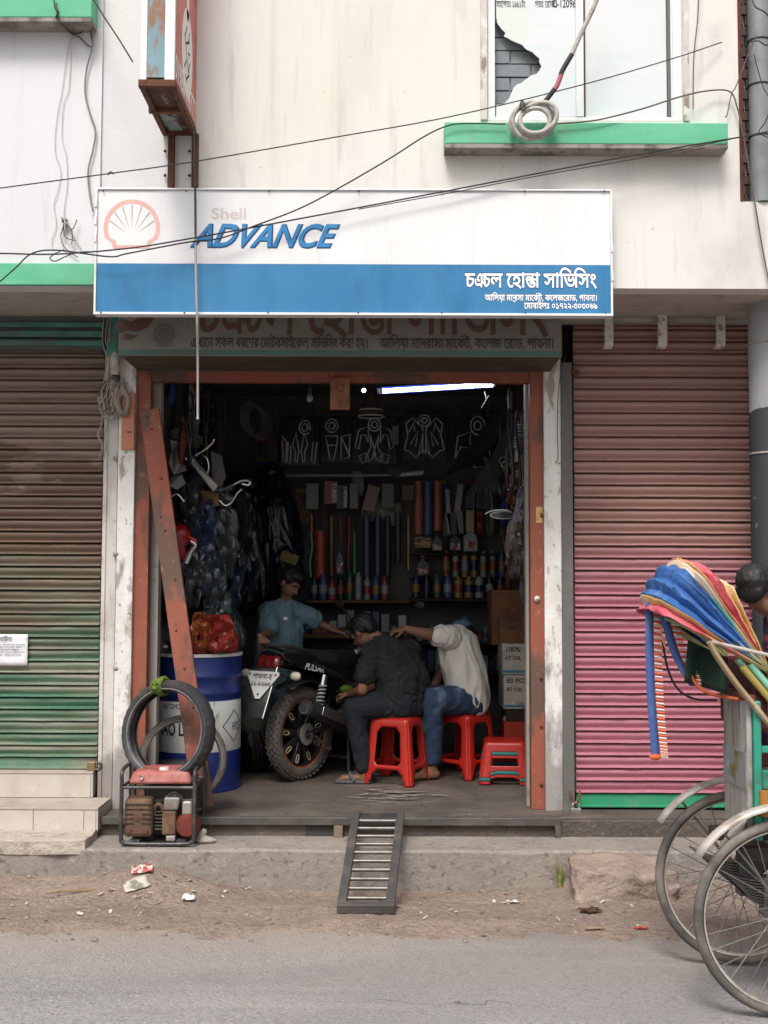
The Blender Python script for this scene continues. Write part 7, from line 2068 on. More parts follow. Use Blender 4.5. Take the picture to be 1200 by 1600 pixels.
# ================================================================ people
skin = M('skin_brown', (.21,.105,.062), .5, layers=[L((.16,.075,.045), 9, .45, .7, f=.6)], spec=.35)
hair_m = M('black_hair', (.010,.009,.009), .5, bump=(90,.6,.006,(1,1,.3)), spec=.4)
eye_w = M('eye_white', (.16,.14,.13), .35)
def V(*a): return Vector(a)
def fingers(wrist, d, nrm, curl=.5, k=1.0, spread=1.0, thumb=1):
    """capsules for one hand: d = wrist-to-knuckle direction, nrm = back of the hand"""
    d = Vector(d).normalized(); n = (Vector(nrm) - d*Vector(nrm).dot(d)).normalized(); s_ = d.cross(n)
    w = Vector(wrist)
    caps = []
    kn = w + d*.085*k
    for i, (o_, ln) in enumerate(((-.030,.062),(-.010,.072),(.010,.068),(.029,.054))):
        b0 = kn + s_*o_*k + n*.002
        caps.append((w + s_*o_*.45*k + d*.015*k, .015*k, b0, .0125*k))
        d1 = (d*math.cos(curl) - n*math.sin(curl)).normalized()
        d2 = (d*math.cos(curl*2.1) - n*math.sin(curl*2.1)).normalized()
        m_ = b0 + d1*ln*.55*k + s_*o_*.12*spread*k
        caps.append((b0, .0095*k, m_, .0085*k))
        caps.append((m_, .0085*k, m_ + d2*ln*.5*k, .007*k))
    t0 = w + d*.025*k - s_*.028*k*thumb
    t1 = t0 + (d*.55 - s_*.6*thumb - n*.3).normalized()*.042*k
    t2 = t1 + (d*.85 - s_*.1*thumb - n*.45).normalized()*.034*k
    caps += [(w + d*.01*k, .014*k, t0, .014*k), (t0, .0125*k, t1, .0105*k), (t1, .0105*k, t2, .0085*k)]
    return caps
def face_frame(fwd, up):
    f = Vector(fwd).normalized(); u = (Vector(up)-f*Vector(up).dot(f)).normalized(); r = f.cross(u)
    return Matrix((r, f, u)).transposed()          # local x right, y forward, z up
def head_caps(c, m, k=1.0):
    c = Vector(c)
    q = lambda x, y, z: c + m @ (Vector((x, y, z))*k)
    caps = [(c + m @ Vector((0,-.012,.02))*k, (.074*k,.093*k,.085*k), m), (q(0,.012,-.035), (.060*k,.072*k,.075*k), m),
            (q(0,.045,-.085), .022*k, q(0,.03,-.07), .035*k), (q(0,.088,-.005), .008*k, q(0,.104,-.035), .013*k),
            (q(-.012,.09,-.038), .009*k, q(.012,.09,-.038), .009*k), (q(-.016,.076,-.064), .008*k, q(.016,.076,-.064), .008*k),
            (q(-.03,.075,.018), .011*k, q(.03,.075,.018), .011*k)]
    for s_ in (-1, 1):
        caps.append((q(s_*.074,-.005,-.012), (.010*k,.020*k,.032*k), m))
    return caps, q
def eyes(q, par, k=1.0):
    for s_ in (-1, 1):
        e = MB().ball(q(s_*.031,.074,.0), .0105*k, 10, 6).build('eye', eye_w, par, smooth=True)
        MB().ball(q(s_*.031,.0815,.0), .005*k, 8, 5).build('iris', dk, e, smooth=True)
        MB().tube([q(s_*.016,.088,.021), q(s_*.032,.090,.026), q(s_*.048,.082,.021)], .0035*k, 5).build('eyebrow', hair_m, par)
    MB().tube([q(-.02,.083,-.062), q(0,.089,-.061), q(.02,.083,-.062)], .0035*k, 5).build('mouth', M('lip', (.13,.05,.04), .5), par)
def cloth(name, c_, c2=None, scale=26):
    return M(name, c_, .9, layers=[L(c2, 5, .45, .7, f=.6)] if c2 else [], bump=(scale,.55,.012,(1,1,.5)), spec=.2)
# ---------------------------------------------------------------- the boy at the tail of the motorcycle
teal_c = cloth('teal_tee', '#64808a', '#536d76')
jean_d = cloth('dark_trousers', (.018,.021,.027), (.03,.033,.04))
pa = thing('person', 'boy in a teal T-shirt holding the tail of the motorcycle', 'person', (X(440,1.62), 1.62, FZ))
pel, che, nek = P(430,1085,1.58), P(439,985,1.56), P(446,937,1.53)
hd = P(453,910,1.47)
fm_ = face_frame((.62,-.45,-.50), (.45,-.25,.85))
rs, ls = P(417,955,1.48), P(470,957,1.60)
gb = Bm @ Vector((-.30,.09,.955))
re_, rh = P(422,990,1.30), gb + Vector((-.015,.0,.045))
le_, lh = P(499,974,1.62), P(523,985,1.62)
caps, hq = head_caps(hd, fm_, .93)
caps += [(nek+V(0,.01,-.02), .047, hd+V(-.015,.02,-.055), .044), (pel, .11, che, .12), (rs, .042, re_, .034), (re_, .034, rh, .023), (ls, .042, le_, .034), (le_, .034, lh, .023)]
caps += fingers(rh, Bm.to_3x3() @ V(.35,-.4,-.6), V(.1,-.7,.7), 1.0, .86, thumb=-1)
caps += fingers(lh, V(.9,.1,-.28), V(.1,-.2,.95), .35, .86)
for s_ in (-1, 1):
    hip = pel+V(s_*.07,0,-.03); kne = V(pel.x+s_*.08, 1.55, FZ+.44); ank = V(pel.x+s_*.09, 1.62, FZ+.07)
    caps += [(hip,.075,kne,.052),(kne,.052,ank,.034),(ank,.034,ank+V(.02,-.05,-.035),.032),(ank+V(0,0,-.03),.034,ank+V(.05,-.14,-.042),.026)]
bo = blob('body', caps, skin, pa, .0065, 3)
eyes(hq, bo, .93)
blob('hair', [(hd + fm_ @ V(0,-.022,.038), (.082,.092,.080), fm_), (hd + fm_ @ V(0,.03,.075), (.066,.055,.035), fm_), (hd + fm_ @ V(0,-.06,-.01), (.066,.045,.06), fm_)], hair_m, pa, .007, 1, .005, 70, wst=(1,1,.35))
blob('t_shirt', [(pel+V(0,0,.03), .128, che+V(0,0,-.03), .135), (che+V(-.075,-.03,.0), .10, pel+V(-.06,-.03,0), .11), (che+V(.07,.03,.0), .10, pel+V(.06,.03,0), .11), (che+V(-.02,0,0), .13, nek+V(0,0,-.055), .075), (rs+V(.01,0,.005), .062, rs.lerp(re_,.70), .074), (ls+V(-.01,0,.005), .062, ls.lerp(le_,.62), .074), (rs, .06, nek+V(0,0,-.05), .06), (ls, .06, nek+V(0,0,-.05), .06), (pel+V(0,0,.1), .138, pel+V(0,0,-.10), .142)], teal_c, pa, .010, 2, .012, 9, wst=(1.5,1.5,.7))
blob('trousers', [(pel+V(0,0,.0), .118, pel+V(0,0,-.06), .12)] + [(pel+V(s_*.07,0,-.05), .088, V(pel.x+s_*.08,1.55,FZ+.44), .066) for s_ in (-1,1)] + [(V(pel.x+s_*.08,1.55,FZ+.44), .066, V(pel.x+s_*.09,1.62,FZ+.10), .052) for s_ in (-1,1)], jean_d, pa, .012, 3, .006, 12)
lg = P(446, 966, 1.44)
MB().prism([(-.02,.0),(.0,.012),(.025,.004),(.01,-.006),(.02,-.016),(-.01,-.01)], facing((lg.x, 1.425, lg.z)), .003).build('chest_print', line_m, pa)
# ---------------------------------------------------------------- man in the charcoal shirt on the front stool
char_c = cloth('charcoal_tee', (.026,.026,.027), (.018,.018,.019))
pb_ = thing('person', 'man in a charcoal T-shirt crouched forward on the red stool', 'person', (sA[0], sA[1], FZ))
sz_ = FZ+.447
pel = V(sA[0]+.015, sA[1]+.02, sz_+.115)
mid = P(630,1062,1.02); che = P(612,1026,1.03); nek = P(592,1001,1.05)
hd = P(567,987,1.10)
fm_ = face_frame((-.66,.52,-.55), (-.5,.25,.84))
ax = V(.80,.60,0)                                    # across his shoulders
nls = che - ax*.185 + V(0,0,.03); fls = che + ax*.175 + V(0,0,.05)
nle = P(566,1078,.88); nlh = P(548,1084,1.08)
fle = P(590,1070,1.32); flh = P(560,1082,1.35)
caps, hq = head_caps(hd, fm_, 1.0)
caps += [(nek, .056, hd+V(.03,.0,.0), .055), (pel, .13, mid, .12), (mid, .12, che, .13), (nls,.05,nle,.041), (nle,.041,nlh,.028), (fls,.05,fle,.041), (fle,.041,flh,.028)]
caps += fingers(nlh, V(-.7,.6,-.1), V(.1,-.3,.9), .7) + fingers(flh, V(-.8,.3,-.2), V(.1,-.3,.9), .8)
kn1, kn2 = P(553,1106,.90), P(572,1098,1.32)
an1, an2 = P(568,1196,.92), P(592,1196,1.25)
an1.z, an2.z = FZ+.085, FZ+.085
ft = V(-.9,.1,0).normalized()
for a_ in (an1, an2):
    caps += [(a_,.036,a_+V(0,0,-.045),.034), (a_+V(.02,0,-.045),.032,a_+ft*.14+V(0,0,-.052),.024), (a_+V(0,0,-.045),.032,a_+ft*.10+V(0,.03,-.055),.022)]
    for t_ in range(5):
        tp = a_+ft*(.145-.008*abs(t_-1))+V(0,-.03+.016*t_,-.056); caps.append((tp,.011,tp+ft*.03,.009))
hip1, hip2 = pel-ax*.09+V(0,0,-.02), pel+ax*.09+V(0,0,-.02)
caps += [(hip1,.09,kn1,.062),(hip2,.09,kn2,.062),(kn1,.06,an1,.036),(kn2,.06,an2,.036)]
bo = blob('body', caps, skin, pb_, .0065, 3)
eyes(hq, bo)
blob('hair', [(hd + fm_ @ V(0,-.026,.040), (.086,.100,.088), fm_), (hd + fm_ @ V(0,.03,.080), (.070,.060,.038), fm_), (hd + fm_ @ V(0,-.078,-.01), (.066,.042,.052), fm_)], hair_m, pb_, .007, 1, .005, 70, wst=(1,1,.35))
blob('t_shirt', [(pel-ax*.07+V(.01,0,-.02), .125, mid-ax*.08, .125), (pel+ax*.07+V(.01,0,-.02), .125, mid+ax*.08, .125), (mid-ax*.08, .125, che-ax*.09, .115), (mid+ax*.08, .125, che+ax*.085, .115), (pel, .14, mid, .14), (mid, .14, che, .135), (che, .13, nek+V(.02,0,-.02), .078), (pel-ax*.09+V(0,0,-.05), .10, pel+ax*.10+V(0,0,-.05), .10), (nls+V(.01,0,0), .072, nls.lerp(nle,.60), .072), (fls, .070, fls.lerp(fle,.7), .064), (nls,.07,nek+V(.02,0,-.03),.07), (fls,.07,nek+V(.02,0,-.03),.07)], char_c, pb_, .010, 2, .014, 9, wst=(1,1,1.6))
blob('trousers', [(pel+V(0,-.04,-.03), .125, pel+V(0,.06,-.03), .125), (hip1,.105,kn1,.078),(hip2,.105,kn2,.078),(kn1,.076,an1+V(0,0,.03),.056),(kn2,.076,an2+V(0,0,.03),.056)], jean_d, pb_, .012, 3, .008, 11)
for i, a_ in enumerate((an1, an2)):
    MB().prism([(-.19,-.03),(-.20,.0),(-.19,.045),(-.08,.05),(.05,.04),(.06,0),(.05,-.035),(-.08,-.045)], Matrix.Translation((a_.x, a_.y, FZ+.014)) @ Matrix.Rotation(math.atan2(-ft.y,-ft.x),4,'Z'), .020).build('sandal', M('sandal_grey', (.10,.11,.12), .7), pb_, bevel=.006)
    MB().tube(smoothpath([a_+ft*.06+V(0,-.05,-.062), a_+ft*.09+V(0,-.03,-.025), a_+ft*.09+V(0,.03,-.022), a_+ft*.06+V(0,.055,-.062)],4), .012, 6).build('sandal_strap', M('sandal_grey', (.10,.11,.12), .7), pb_, smooth=True)
# ---------------------------------------------------------------- man in the cream shirt
cream_c = cloth('cream_tee', '#d0ccc4', '#bcb6ab')
jean_b = M('blue_jeans', '#2e4058', .9, layers=[L('#6f86a4', 8, .54, .68, (1,1,.7), f=.7), L('#1c2a44', 16, .5, .7, f=.6)], bump=(40,.5,.008))
pc = thing('person', 'man in a cream shirt and jeans stretching his arm to the other man', 'person', (sB[0], sB[1], FZ))
pel = V(sB[0]+.005, sB[1], FZ+.44+.115)
mid = P(724,1048,1.26); che = P(716,1012,1.28); nek = P(714,988,1.36)
hd = P(720,994,1.50)
fm_ = face_frame((-.75,.55,-.35), (-.3,.2,.93))
nls = P(700,996,1.16); fls = P(712,1000,1.44)
nle = P(664,990,1.08); nlh = P(634,983,1.05)
fle = P(690,1050,1.50); flh = P(670,1085,1.45)
caps, hq = head_caps(hd, fm_, 1.0)
caps += [(nek,.055,hd+V(.01,-.02,-.02),.054), (pel,.13,mid,.12), (mid,.12,che,.13), (nls,.052,nle,.042), (nle,.042,nlh,.028), (fls,.05,fle,.04), (fle,.04,flh,.028)]
caps += fingers(nlh, V(-.93,-.1,-.12), V(-.1,-.25,.95), .75, 1.0) + fingers(flh, V(-.5,.2,-.7), V(-.6,-.3,.6), .5)
kn1, kn2 = P(676,1092,1.02), P(682,1088,1.42)
an1, an2 = V(P(676,1190,1.05).x, 1.08, FZ+.085), V(P(672,1190,1.4).x, 1.42, FZ+.085)
ft = V(-.75,-.35,0).normalized()
for a_ in (an1, an2):
    caps += [(a_,.036,a_+V(0,0,-.045),.034), (a_+V(.02,0,-.045),.034,a_+ft*.14+V(0,0,-.055),.026), (a_,.034,a_+ft*.08+V(0,.02,-.05),.03)]
    for t_ in range(5):
        sd = V(-ft.y, ft.x, 0)
        tp = a_+ft*.145+sd*(-.03+.015*t_)+V(0,0,-.06); caps.append((tp,.012,tp+ft*(.032-.003*abs(t_-1)),.009))
hip1, hip2 = pel+V(-.03,-.08,-.02), pel+V(-.03,.09,-.02)
caps += [(hip1,.09,kn1,.062),(hip2,.09,kn2,.062),(kn1,.06,an1,.036),(kn2,.06,an2,.036)]
bo = blob('body', caps, skin, pc, .0065, 3)
eyes(hq, bo)
blob('hair', [(hd + fm_ @ V(0,-.03,.015), (.080,.092,.075), fm_)], hair_m, pc, .009, 2, .004, 40)
cp = blob('cap', [(hd + fm_ @ V(0,-.010,.045), (.088,.104,.078), fm_)], cloth('blue_cap', '#5a6f86', '#4a5c72'), pc, .009, 3)
MB().prism([(-.06,.06),(-.065,.10),(-.04,.13),(0,.14),(.04,.13),(.065,.10),(.06,.06)], Matrix.Translation(hd + fm_ @ V(0,.0,.025)) @ fm_.to_4x4() @ Matrix.Rotation(R(-12),4,'X'), .006).build('peak', cloth('blue_cap', '#5a6f86'), cp, bevel=.002)
blob('shirt', [(pel+V(.02,0,.0), .155, mid+V(.005,0,0), .152), (mid, .150, che, .145), (che, .138, nek+V(0,0,-.03), .08), (nls+V(.01,0,0), .078, nls.lerp(nle,.40), .070), (fls, .072, fls.lerp(fle,.6), .066), (nls,.075,nek+V(0,0,-.04),.07), (pel+V(.06,-.03,-.06), .095, pel+V(.06,.06,-.06), .095), (pel+V(.09,-.04,-.02), .07, mid+V(.06,-.02,0), .09)], cream_c, pc, .010, 2, .017, 7, wst=(1.6,1.6,.7))
blob('jeans', [(pel+V(.02,-.04,-.035), .122, pel+V(.02,.06,-.035), .122), (hip1,.11,kn1,.082),(hip2,.11,kn2,.082),(kn1,.08,an1+V(0,0,.06),.06),(kn2,.08,an2+V(0,0,.06),.06)], jean_b, pc, .012, 3, .009, 12)
# ================================================================ cycle rickshaw passing on the road
rk = thing('cycle_rickshaw', 'cycle rickshaw with a folded blue and red hood, passing at the road edge', 'rickshaw', (1.51, -2.41, 0))
AX, RW = 1.512, .362
t_rub = M('rickshaw_tyre', (.085,.078,.07), .8, layers=[L((.24,.205,.175), 5, .46, .62, f=.8), L((.05,.05,.05), 14, .55, .7, f=.6)])
spk = M('spoke_steel', (.22,.20,.18), .4, metal=.6)
fend = M('fender_pale', (.44,.40,.36), .45, metal=.2, layers=[L((.22,.17,.14), 9, .5, .64, f=.8), L((.65,.63,.6), 6, .58, .7, f=.5)])
def spoked(x, y, r, n=32, nm='wheel'):
    Wm = Matrix.Translation((x, y, r+.004)) @ Matrix.Rotation(R(90), 4, 'X')
    w = MB().torus(Wm, r-.019, .019, 72, 10).build(nm, t_rub, rk, smooth=True)
    MB().lathe([(r-.036,-.014),(r-.042,-.012),(r-.046,0),(r-.042,.012),(r-.036,.014)], 72, Wm).build('rim', fend, w, smooth=True)
    MB().lathe([(0,-.06),(.018,-.06),(.018,-.05),(.035,-.048),(.035,-.04),(.02,-.036),(.02,.036),(.035,.04),(.035,.048),(.018,.05),(.018,.06),(0,.06)], 18, Wm).build('hub', steel, w, smooth=40)
    base = pinv(w)
    me = None
    for i in range(n):
        s_ = 1 if i % 2 else -1
        a_ = 2*math.pi*i/n; b_ = a_ + (1.15 if (i//2) % 2 else -1.15)
        p0, p1 = Wm @ Vector((.034*math.cos(b_), .034*math.sin(b_), s_*.044)), Wm @ Vector(((r-.044)*math.cos(a_), (r-.044)*math.sin(a_), s_*.004))
        MB().tube([p0, p1], .0022, 5).build('spoke', spk, w)
    return w
spoked(AX, -2.71, RW); spoked(AX, -2.11, RW)
def fender(y, a0, a1, r, wd, nm='fender'):
    rows_ = []
    for i in range(17):
        a_ = R(a0+(a1-a0)*i/16)
        rows_.append([Vector((AX+(r+dz)*math.cos(a_), y+dy, RW+(r+dz)*math.sin(a_))) for dy, dz in ((-wd/2,-.014),(-wd*.3,.0),(0,.006),(wd*.3,0),(wd/2,-.014))])
    return MB().loft(rows_).build(nm, fend, rk, smooth=True, solid=.003)
fender(-2.71, 30, 146, .42, .062); fender(-2.11, 30, 146, .42, .062)
for y_ in (-2.71, -2.11):
    for a_ in (62, 128):
        q = Vector((AX+.42*math.cos(R(a_)), y_, RW+.42*math.sin(R(a_))))
        MB().tube([q, Vector((AX+.02, y_+(.07 if y_ > -2.4 else .09), RW))], .005, 6).build('fender_stay', spk, rk)
MB().tube([(AX,-2.74,RW),(AX,-2.08,RW)], .02, 12).build('axle', steel, rk, smooth=True)
# leaf springs and brackets
for y_ in (-2.56, -2.26):
    sp_ = bpy.data.objects.new('leaf_spring', None); col.objects.link(sp_); sp_.parent = rk; sp_.matrix_parent_inverse = pinv(rk)
    for k_ in range(9):
        ln = .20-.013*k_
        rows_ = []
        for i in range(9):
            u = -1+2*i/8
            x_ = AX-.05+u*ln
            z_ = .52-.011*k_-.055*(1-u*u)
            rows_.append([Vector((x_, y_-.025, z_)), Vector((x_, y_+.025, z_))])
        MB().loft(rows_).build('leaf', steel, sp_, solid=.006)
    MB().box(AX-.06, AX+.0, y_-.035, y_+.035, RW-.03, .48).build('spring_clamp', steel, rk, bevel=.004)
green_r = M('rickshaw_green', '#2f8a74', .55, layers=[L('#6fb8a2', 6, .52, .7, (1,1,.4), f=.6), L('#5a4a3c', 10, .58, .66, f=.7, seed=3), L('#1f5f50', 9, .5, .7, f=.6)])
panel_m = M('rear_board', (.30,.28,.265), .5, layers=[L((.42,.41,.40), 4, .48, .62, (1,3,.35), f=.8), L((.19,.18,.13), 5, .50, .62, (1,3,.35), f=.8, seed=4), L((.12,.10,.10), 10, .55, .66, (1,2,.6), f=.7)], bump=(20,.3,.01))
xp = 1.372
z0, z1 = .66, P(1150,1092,-2.6).z
MB().box(xp, xp+.02, -2.67, -2.37, z0, z1).build('rear_board', panel_m, rk, bevel=.004)
MB().box(xp-.004, xp-.0005, -2.665, -2.375, z0+.16, z0+.30).build('painted_panel', M('painted_panel', '#8a8a8c', .5, layers=[L('#6a6a3a', 9, .5, .6), L('#a8a4b8', 12, .55, .65, seed=3)]), rk)
MB().box(xp-.012, xp+.03, -2.69, -2.22, z1+.001, z1+.022).build('board_rail', M('rail_red_dark', '#5a3028', .6), rk, bevel=.003)
MB().box(xp+.021, xp+.05, -2.69, -2.65, z0-.02, z1).build('corner_post', green_r, rk, bevel=.006)
for i, (za_, zb_2) in enumerate(((.70,.745),(.78,.80),(.83,.90),(.965,.99))):
    MB().box(xp+.051, 2.05, -2.685, -2.66, za_, zb_2).build('side_rail', green_r, rk, bevel=.004)
MB().box(xp+.051, 2.02, -2.64, -2.20, .905, .955).build('seat_base', M('seat_base', '#5a1f22', .5), rk, bevel=.01)
MB().box(xp+.10, 1.98, -2.63, -2.21, .956, 1.03).build('seat', M('seat_red', '#7a2630', .4, layers=[L('#2a3a7a', 8, .56, .6)]), rk, bevel=.025)
MB().box(xp+.03, xp+.10, -2.63, -2.21, 1.031, 1.30).build('seat_back', M('seat_back', '#4a1c20', .45), rk, bevel=.02)
MB().box(xp-.02, 2.35, -2.62, -2.57, .545, .60).build('chassis_bar', M('chassis_paint', '#37302c', .5), rk, bevel=.004)
MB().box(xp-.02, 2.35, -2.25, -2.20, .545, .60).build('chassis_bar', M('chassis_paint', '#37302c', .5), rk, bevel=.004)
MB().box(xp+.08, xp+.12, -2.57, -2.25, .55, .595).build('cross_bar', M('chassis_paint', '#37302c', .5), rk)
MB().box(1.80, 2.35, -2.62, -2.20, .601, .62).build('foot_board', M('foot_board', '#5a4a3a', .6), rk)
MB().tube(smoothpath([P(1132,1330,-2.62), P(1150,1300,-2.62), P(1162,1278,-2.62), P(1168,1262,-2.62)],4), [.05,.05,.05,.048,.046,.044,.042,.04,.036,.034,.03,.028,.026], 12, squash=.4).build('rear_bracket', fend, rk, smooth=True)
MB().tube([P(1195,1275,-2.69), P(1195,1235,-2.69)], .022, 10).build('orange_post', M('rick_orange', '#9a6a30', .6), rk, smooth=True)
# chain side and frame to the front wheel
MB().tube(smoothpath([(AX,-2.41,RW),(2.0,-2.41,.42),(2.6,-2.41,.50)],5), .02, 10).build('drive_tube', steel, rk, smooth=True)
MB().tube([(2.3,-2.41,.58),(2.62,-2.41,.50),(3.0,-2.41,.95)], .02, 10).build('frame_tube', steel, rk, smooth=True)
MB().tube([(2.3,-2.41,.60),(2.45,-2.41,.92),(3.0,-2.41,.95)], .018, 10).build('frame_tube', steel, rk, smooth=True)
MB().tube([(3.28,-2.41,RW),(3.0,-2.41,.95),(2.96,-2.41,1.08)], .02, 10).build('fork', steel, rk, smooth=True)
MB().tube(smoothpath([(2.70,-2.68,1.08),(2.9,-2.62,1.12),(2.96,-2.41,1.10),(2.9,-2.20,1.12),(2.70,-2.14,1.08)],5), .012, 8).build('handlebar', fend, rk, smooth=True)
spoked(3.28, -2.41, RW, 24)
blob('saddle', [((2.44,-2.41,.98),.06,(2.62,-2.41,.99),.03), ((2.40,-2.35,.98),.05,(2.40,-2.47,.98),.05)], M('saddle_black', (.03,.03,.03), .5), rk, .012, 3)
# ---------------------------------------------------------------- hood: hoops and folded vinyl
hood_b = M('hood_blue', '#345f9c', .6, layers=[L('#6f97c4', 4, .5, .68, f=.6), L('#1c3a6c', 9, .52, .66, f=.65), L('#8a8a8a', 16, .64, .72, f=.5)], spec=.4, bump=(24,.6,.014))  # pale patches paint both fading and highlights into the blue
hood_r = M('hood_red', '#b84454', .6, layers=[L('#d08088', 5, .48, .66, f=.7), L('#7a2c38', 12, .58, .7, f=.5)], spec=.3, bump=(24,.6,.014))
hood_y = M('hood_yellow', '#c49a62', .6, layers=[L('#d8c2a0', 5, .46, .66, f=.8), L('#8a6a44', 12, .58, .7, f=.5)], spec=.3, bump=(24,.6,.014))
hood_w = M('hood_cream', '#d8c4aa', .5, layers=[L('#c9855a', 6, .54, .7, f=.6)])
hood_o = M('hood_orange', '#c08058', .6, layers=[L('#d8b090', 6, .48, .66, f=.7)], bump=(24,.6,.014))
hood_g = M('hood_green_lining', '#12281e', .7)
pvn, pvf = P(1204, 1050, -2.66), None
pv = Vector((pvn.x, 0, pvn.z))
hd_ = bpy.data.objects.new('hood', None); col.objects.link(hd_); hd_.parent = rk; hd_.matrix_parent_inverse = pinv(rk)
ya, yb = -2.66, -2.16
def hoop(ang, ln, inset=0.0, y0=ya, y1=yb, n=9, rc=.10):
    """U-shaped line: pivot, out along ang, across, back"""
    a_ = R(ang)
    d = Vector((math.cos(a_), 0, math.sin(a_)))
    pts = []
    for i in range(n): pts.append(pv + d*(ln-rc)*(.06+.94*i/(n-1)) + Vector((0, y0+.03*(i/(n-1)), 0)))
    for i in range(1, 7):
        b_ = math.pi/2*i/6
        pts.append(pv + d*(ln-rc+rc*math.sin(b_)) + Vector((0, y0+.03+rc*(1-math.cos(b_)), 0)))
    mid_ = [Vector((0,0,0))]
    for i in range(1, 6):
        f = i/6
        pts.append(pv + d*(ln+.015*math.sin(math.pi*f)) + Vector((0, (y0+.03+rc)*(1-f)+(y1-.03-rc)*f, 0)))
    for i in range(6, -1, -1):
        b_ = math.pi/2*i/6
        pts.append(pv + d*(ln-rc+rc*math.sin(b_)) + Vector((0, y1-.03-rc*(1-math.cos(b_)), 0)))
    for i in range(n-2, -1, -1): pts.append(pv + d*(ln-rc)*(.06+.94*i/(n-1)) + Vector((0, y1-.03*(i/(n-1)), 0)))
    return pts
bands = [(152,148.2,hood_r),(148.2,145.6,hood_y),(145.6,127.5,hood_b),(127.5,124.8,hood_w),(124.8,122,hood_o),(122,117.5,hood_r),(117.5,112,hood_y)]
def fold_line(ang):
    ln = .462 + .035*math.sin(math.pi*(152-ang)/44)
    if ang < 122: ln -= .012*(122-ang)
    u = (152-ang)
    # irregular accordion folds with sharp ridges
    ph = u/6.8 + .35*noise.noise(Vector((u*.21, 2, 1)))
    tri_w = abs((ph % 1.0)*2-1)
    h_ = hoop(ang, ln + .016*tri_w)
    n_ = len(h_)
    for j_, p in enumerate(h_):
        q = Vector((u*.16, j_*.30, 3))
        cr = noise.noise(q*2.2)*.010 + abs(noise.noise(q*5.1))*.008
        sgn = -1 if p.y < (ya+yb)/2 else 1
        wgt = .25 + .75*min(1, (j_ if j_ < n_/2 else n_-1-j_)/6)
        p.y += sgn*(.036*tri_w - .018 + cr*1.3)*wgt
        p.z += (noise.noise(q*1.3)*.010 + cr*.6)*wgt
    return h_
for a0_, a1_, m_ in bands:
    k_n = max(3, int(abs(a0_-a1_)/.75))
    MB().loft([fold_line(a0_+(a1_-a0_)*i/k_n) for i in range(k_n+1)]).build('hood_fold', m_, hd_, smooth=32, solid=.003)
for a_, l_ in ((151,.43),(138,.44),(126,.44)):
    MB().tube(hoop(a_, l_-.03), .010, 8).build('hood_hoop', M('bamboo', '#8f8a5a', .5, layers=[L('#4f8f80', 6, .5, .56)]), hd_, smooth=True)
# lining hanging behind the lower hoop
rows_ = []
for j in range(7):
    f = j/6
    rows_.append([P(1075+62*u-6*f*(1-u), 1000+ (28*u) + (66-10*u)*f, -2.55+.05*math.sin(u*5)) for u in [i/6 for i in range(7)]])
MB().loft(rows_).build('hood_lining', hood_g, hd_, smooth=True, solid=.002)
# side stays and painted bamboo arms
MB().tube(smoothpath([P(1112,1003,-2.70), P(1125,1006,-2.70), P(1160,1014,-2.70), P(1215,1026,-2.70), P(1280,1030,-2.7)],5), .0075, 8).build('hood_stay', fend, rk, smooth=True)
MB().tube(smoothpath([P(1108,1003,-2.71), P(1120,1025,-2.71), P(1150,1068,-2.71), P(1180,1105,-2.70), P(1205,1135,-2.69)],5), [.018]*4+[.02]*17, 10, squash=.6).build('hood_stay', M('stay_tan', '#9a8468', .5, layers=[L('#c4b49c', 7, .5, .7)]), rk, smooth=True)
for i, (c_, dx, dy) in enumerate((('#9a8a4a',0,0),('#7fb8a4',12,-4),('#6a8a70',-8,-12),('#8fa05a',24,-14))):
    MB().tube([P(1160+dx,1042+dy,-2.66+.01*i), P(1215+dx,1108+dy,-2.66+.01*i)], .014, 10).build('arm_rest', M('arm_'+c_.strip('#'), c_, .45, layers=[L('#bfe0d4', 12, .56, .62)]), rk, smooth=True)
# ---------------------------------------------------------------- ribbons with fringe
rib_b = M('ribbon_blue', '#41588c', .7, layers=[L('#6a7ba4', 9, .5, .7, f=.6)])
fr1, fr2 = M('fringe_orange', '#c9592c', .6), M('fringe_white', (.62,.58,.55), .6)
def ribbon(name, pts, w, fringe_side, nfr, fl, Y, tip=True):
    q = smoothpath([P(a_, b_, Y) for a_, b_ in pts], 10)
    rb = MB().loft([[p - Vector((w/2,0,0)), p + Vector((w/2, .004, 0))] for p in q]).build(name, rib_b, rk, smooth=True, solid=.002)
    m1, m2 = MB(), MB()
    for i in range(nfr):
        f = i/(nfr-1)*(len(q)-1)
        a_ = q[int(f)].lerp(q[min(len(q)-1, int(f)+1)], f-int(f)) + Vector((fringe_side*w/2, -.004, 0))
        b_ = a_ + Vector((fringe_side*fl, 0, -.004))
        (m2 if i % 2 else m1).tube([a_, b_], .0042, 4)
    props(m1.build('fringe', fr1, rb), kind='stuff'); props(m2.build('fringe', fr2, rb), kind='stuff')
    return q
ribbon('hanging_ribbon', [(1015,940),(1015,990),(1016,1050),(1019,1110),(1023,1160),(1025,1182)], .034, 1, 60, .030, -2.46)
e_ = P(1024,1183,-2.46)
MB().ball(e_, (.025,.012,.012), 8, 6).build('ribbon_tip', fr1, rk, smooth=True)
ribbon('hanging_ribbon', [(1036,958),(1044,985),(1055,1020),(1070,1050),(1085,1072)], .036, 1, 30, .030, -2.50)
MB().tube(smoothpath([P(1034,990,-2.44), P(1042,1040,-2.44), P(1058,1075,-2.44), P(1085,1092,-2.46), P(1120,1094,-2.5)],6), .009, 8, squash=.5).build('strap', M('strap_dark', '#2a2234', .6), rk, smooth=True)
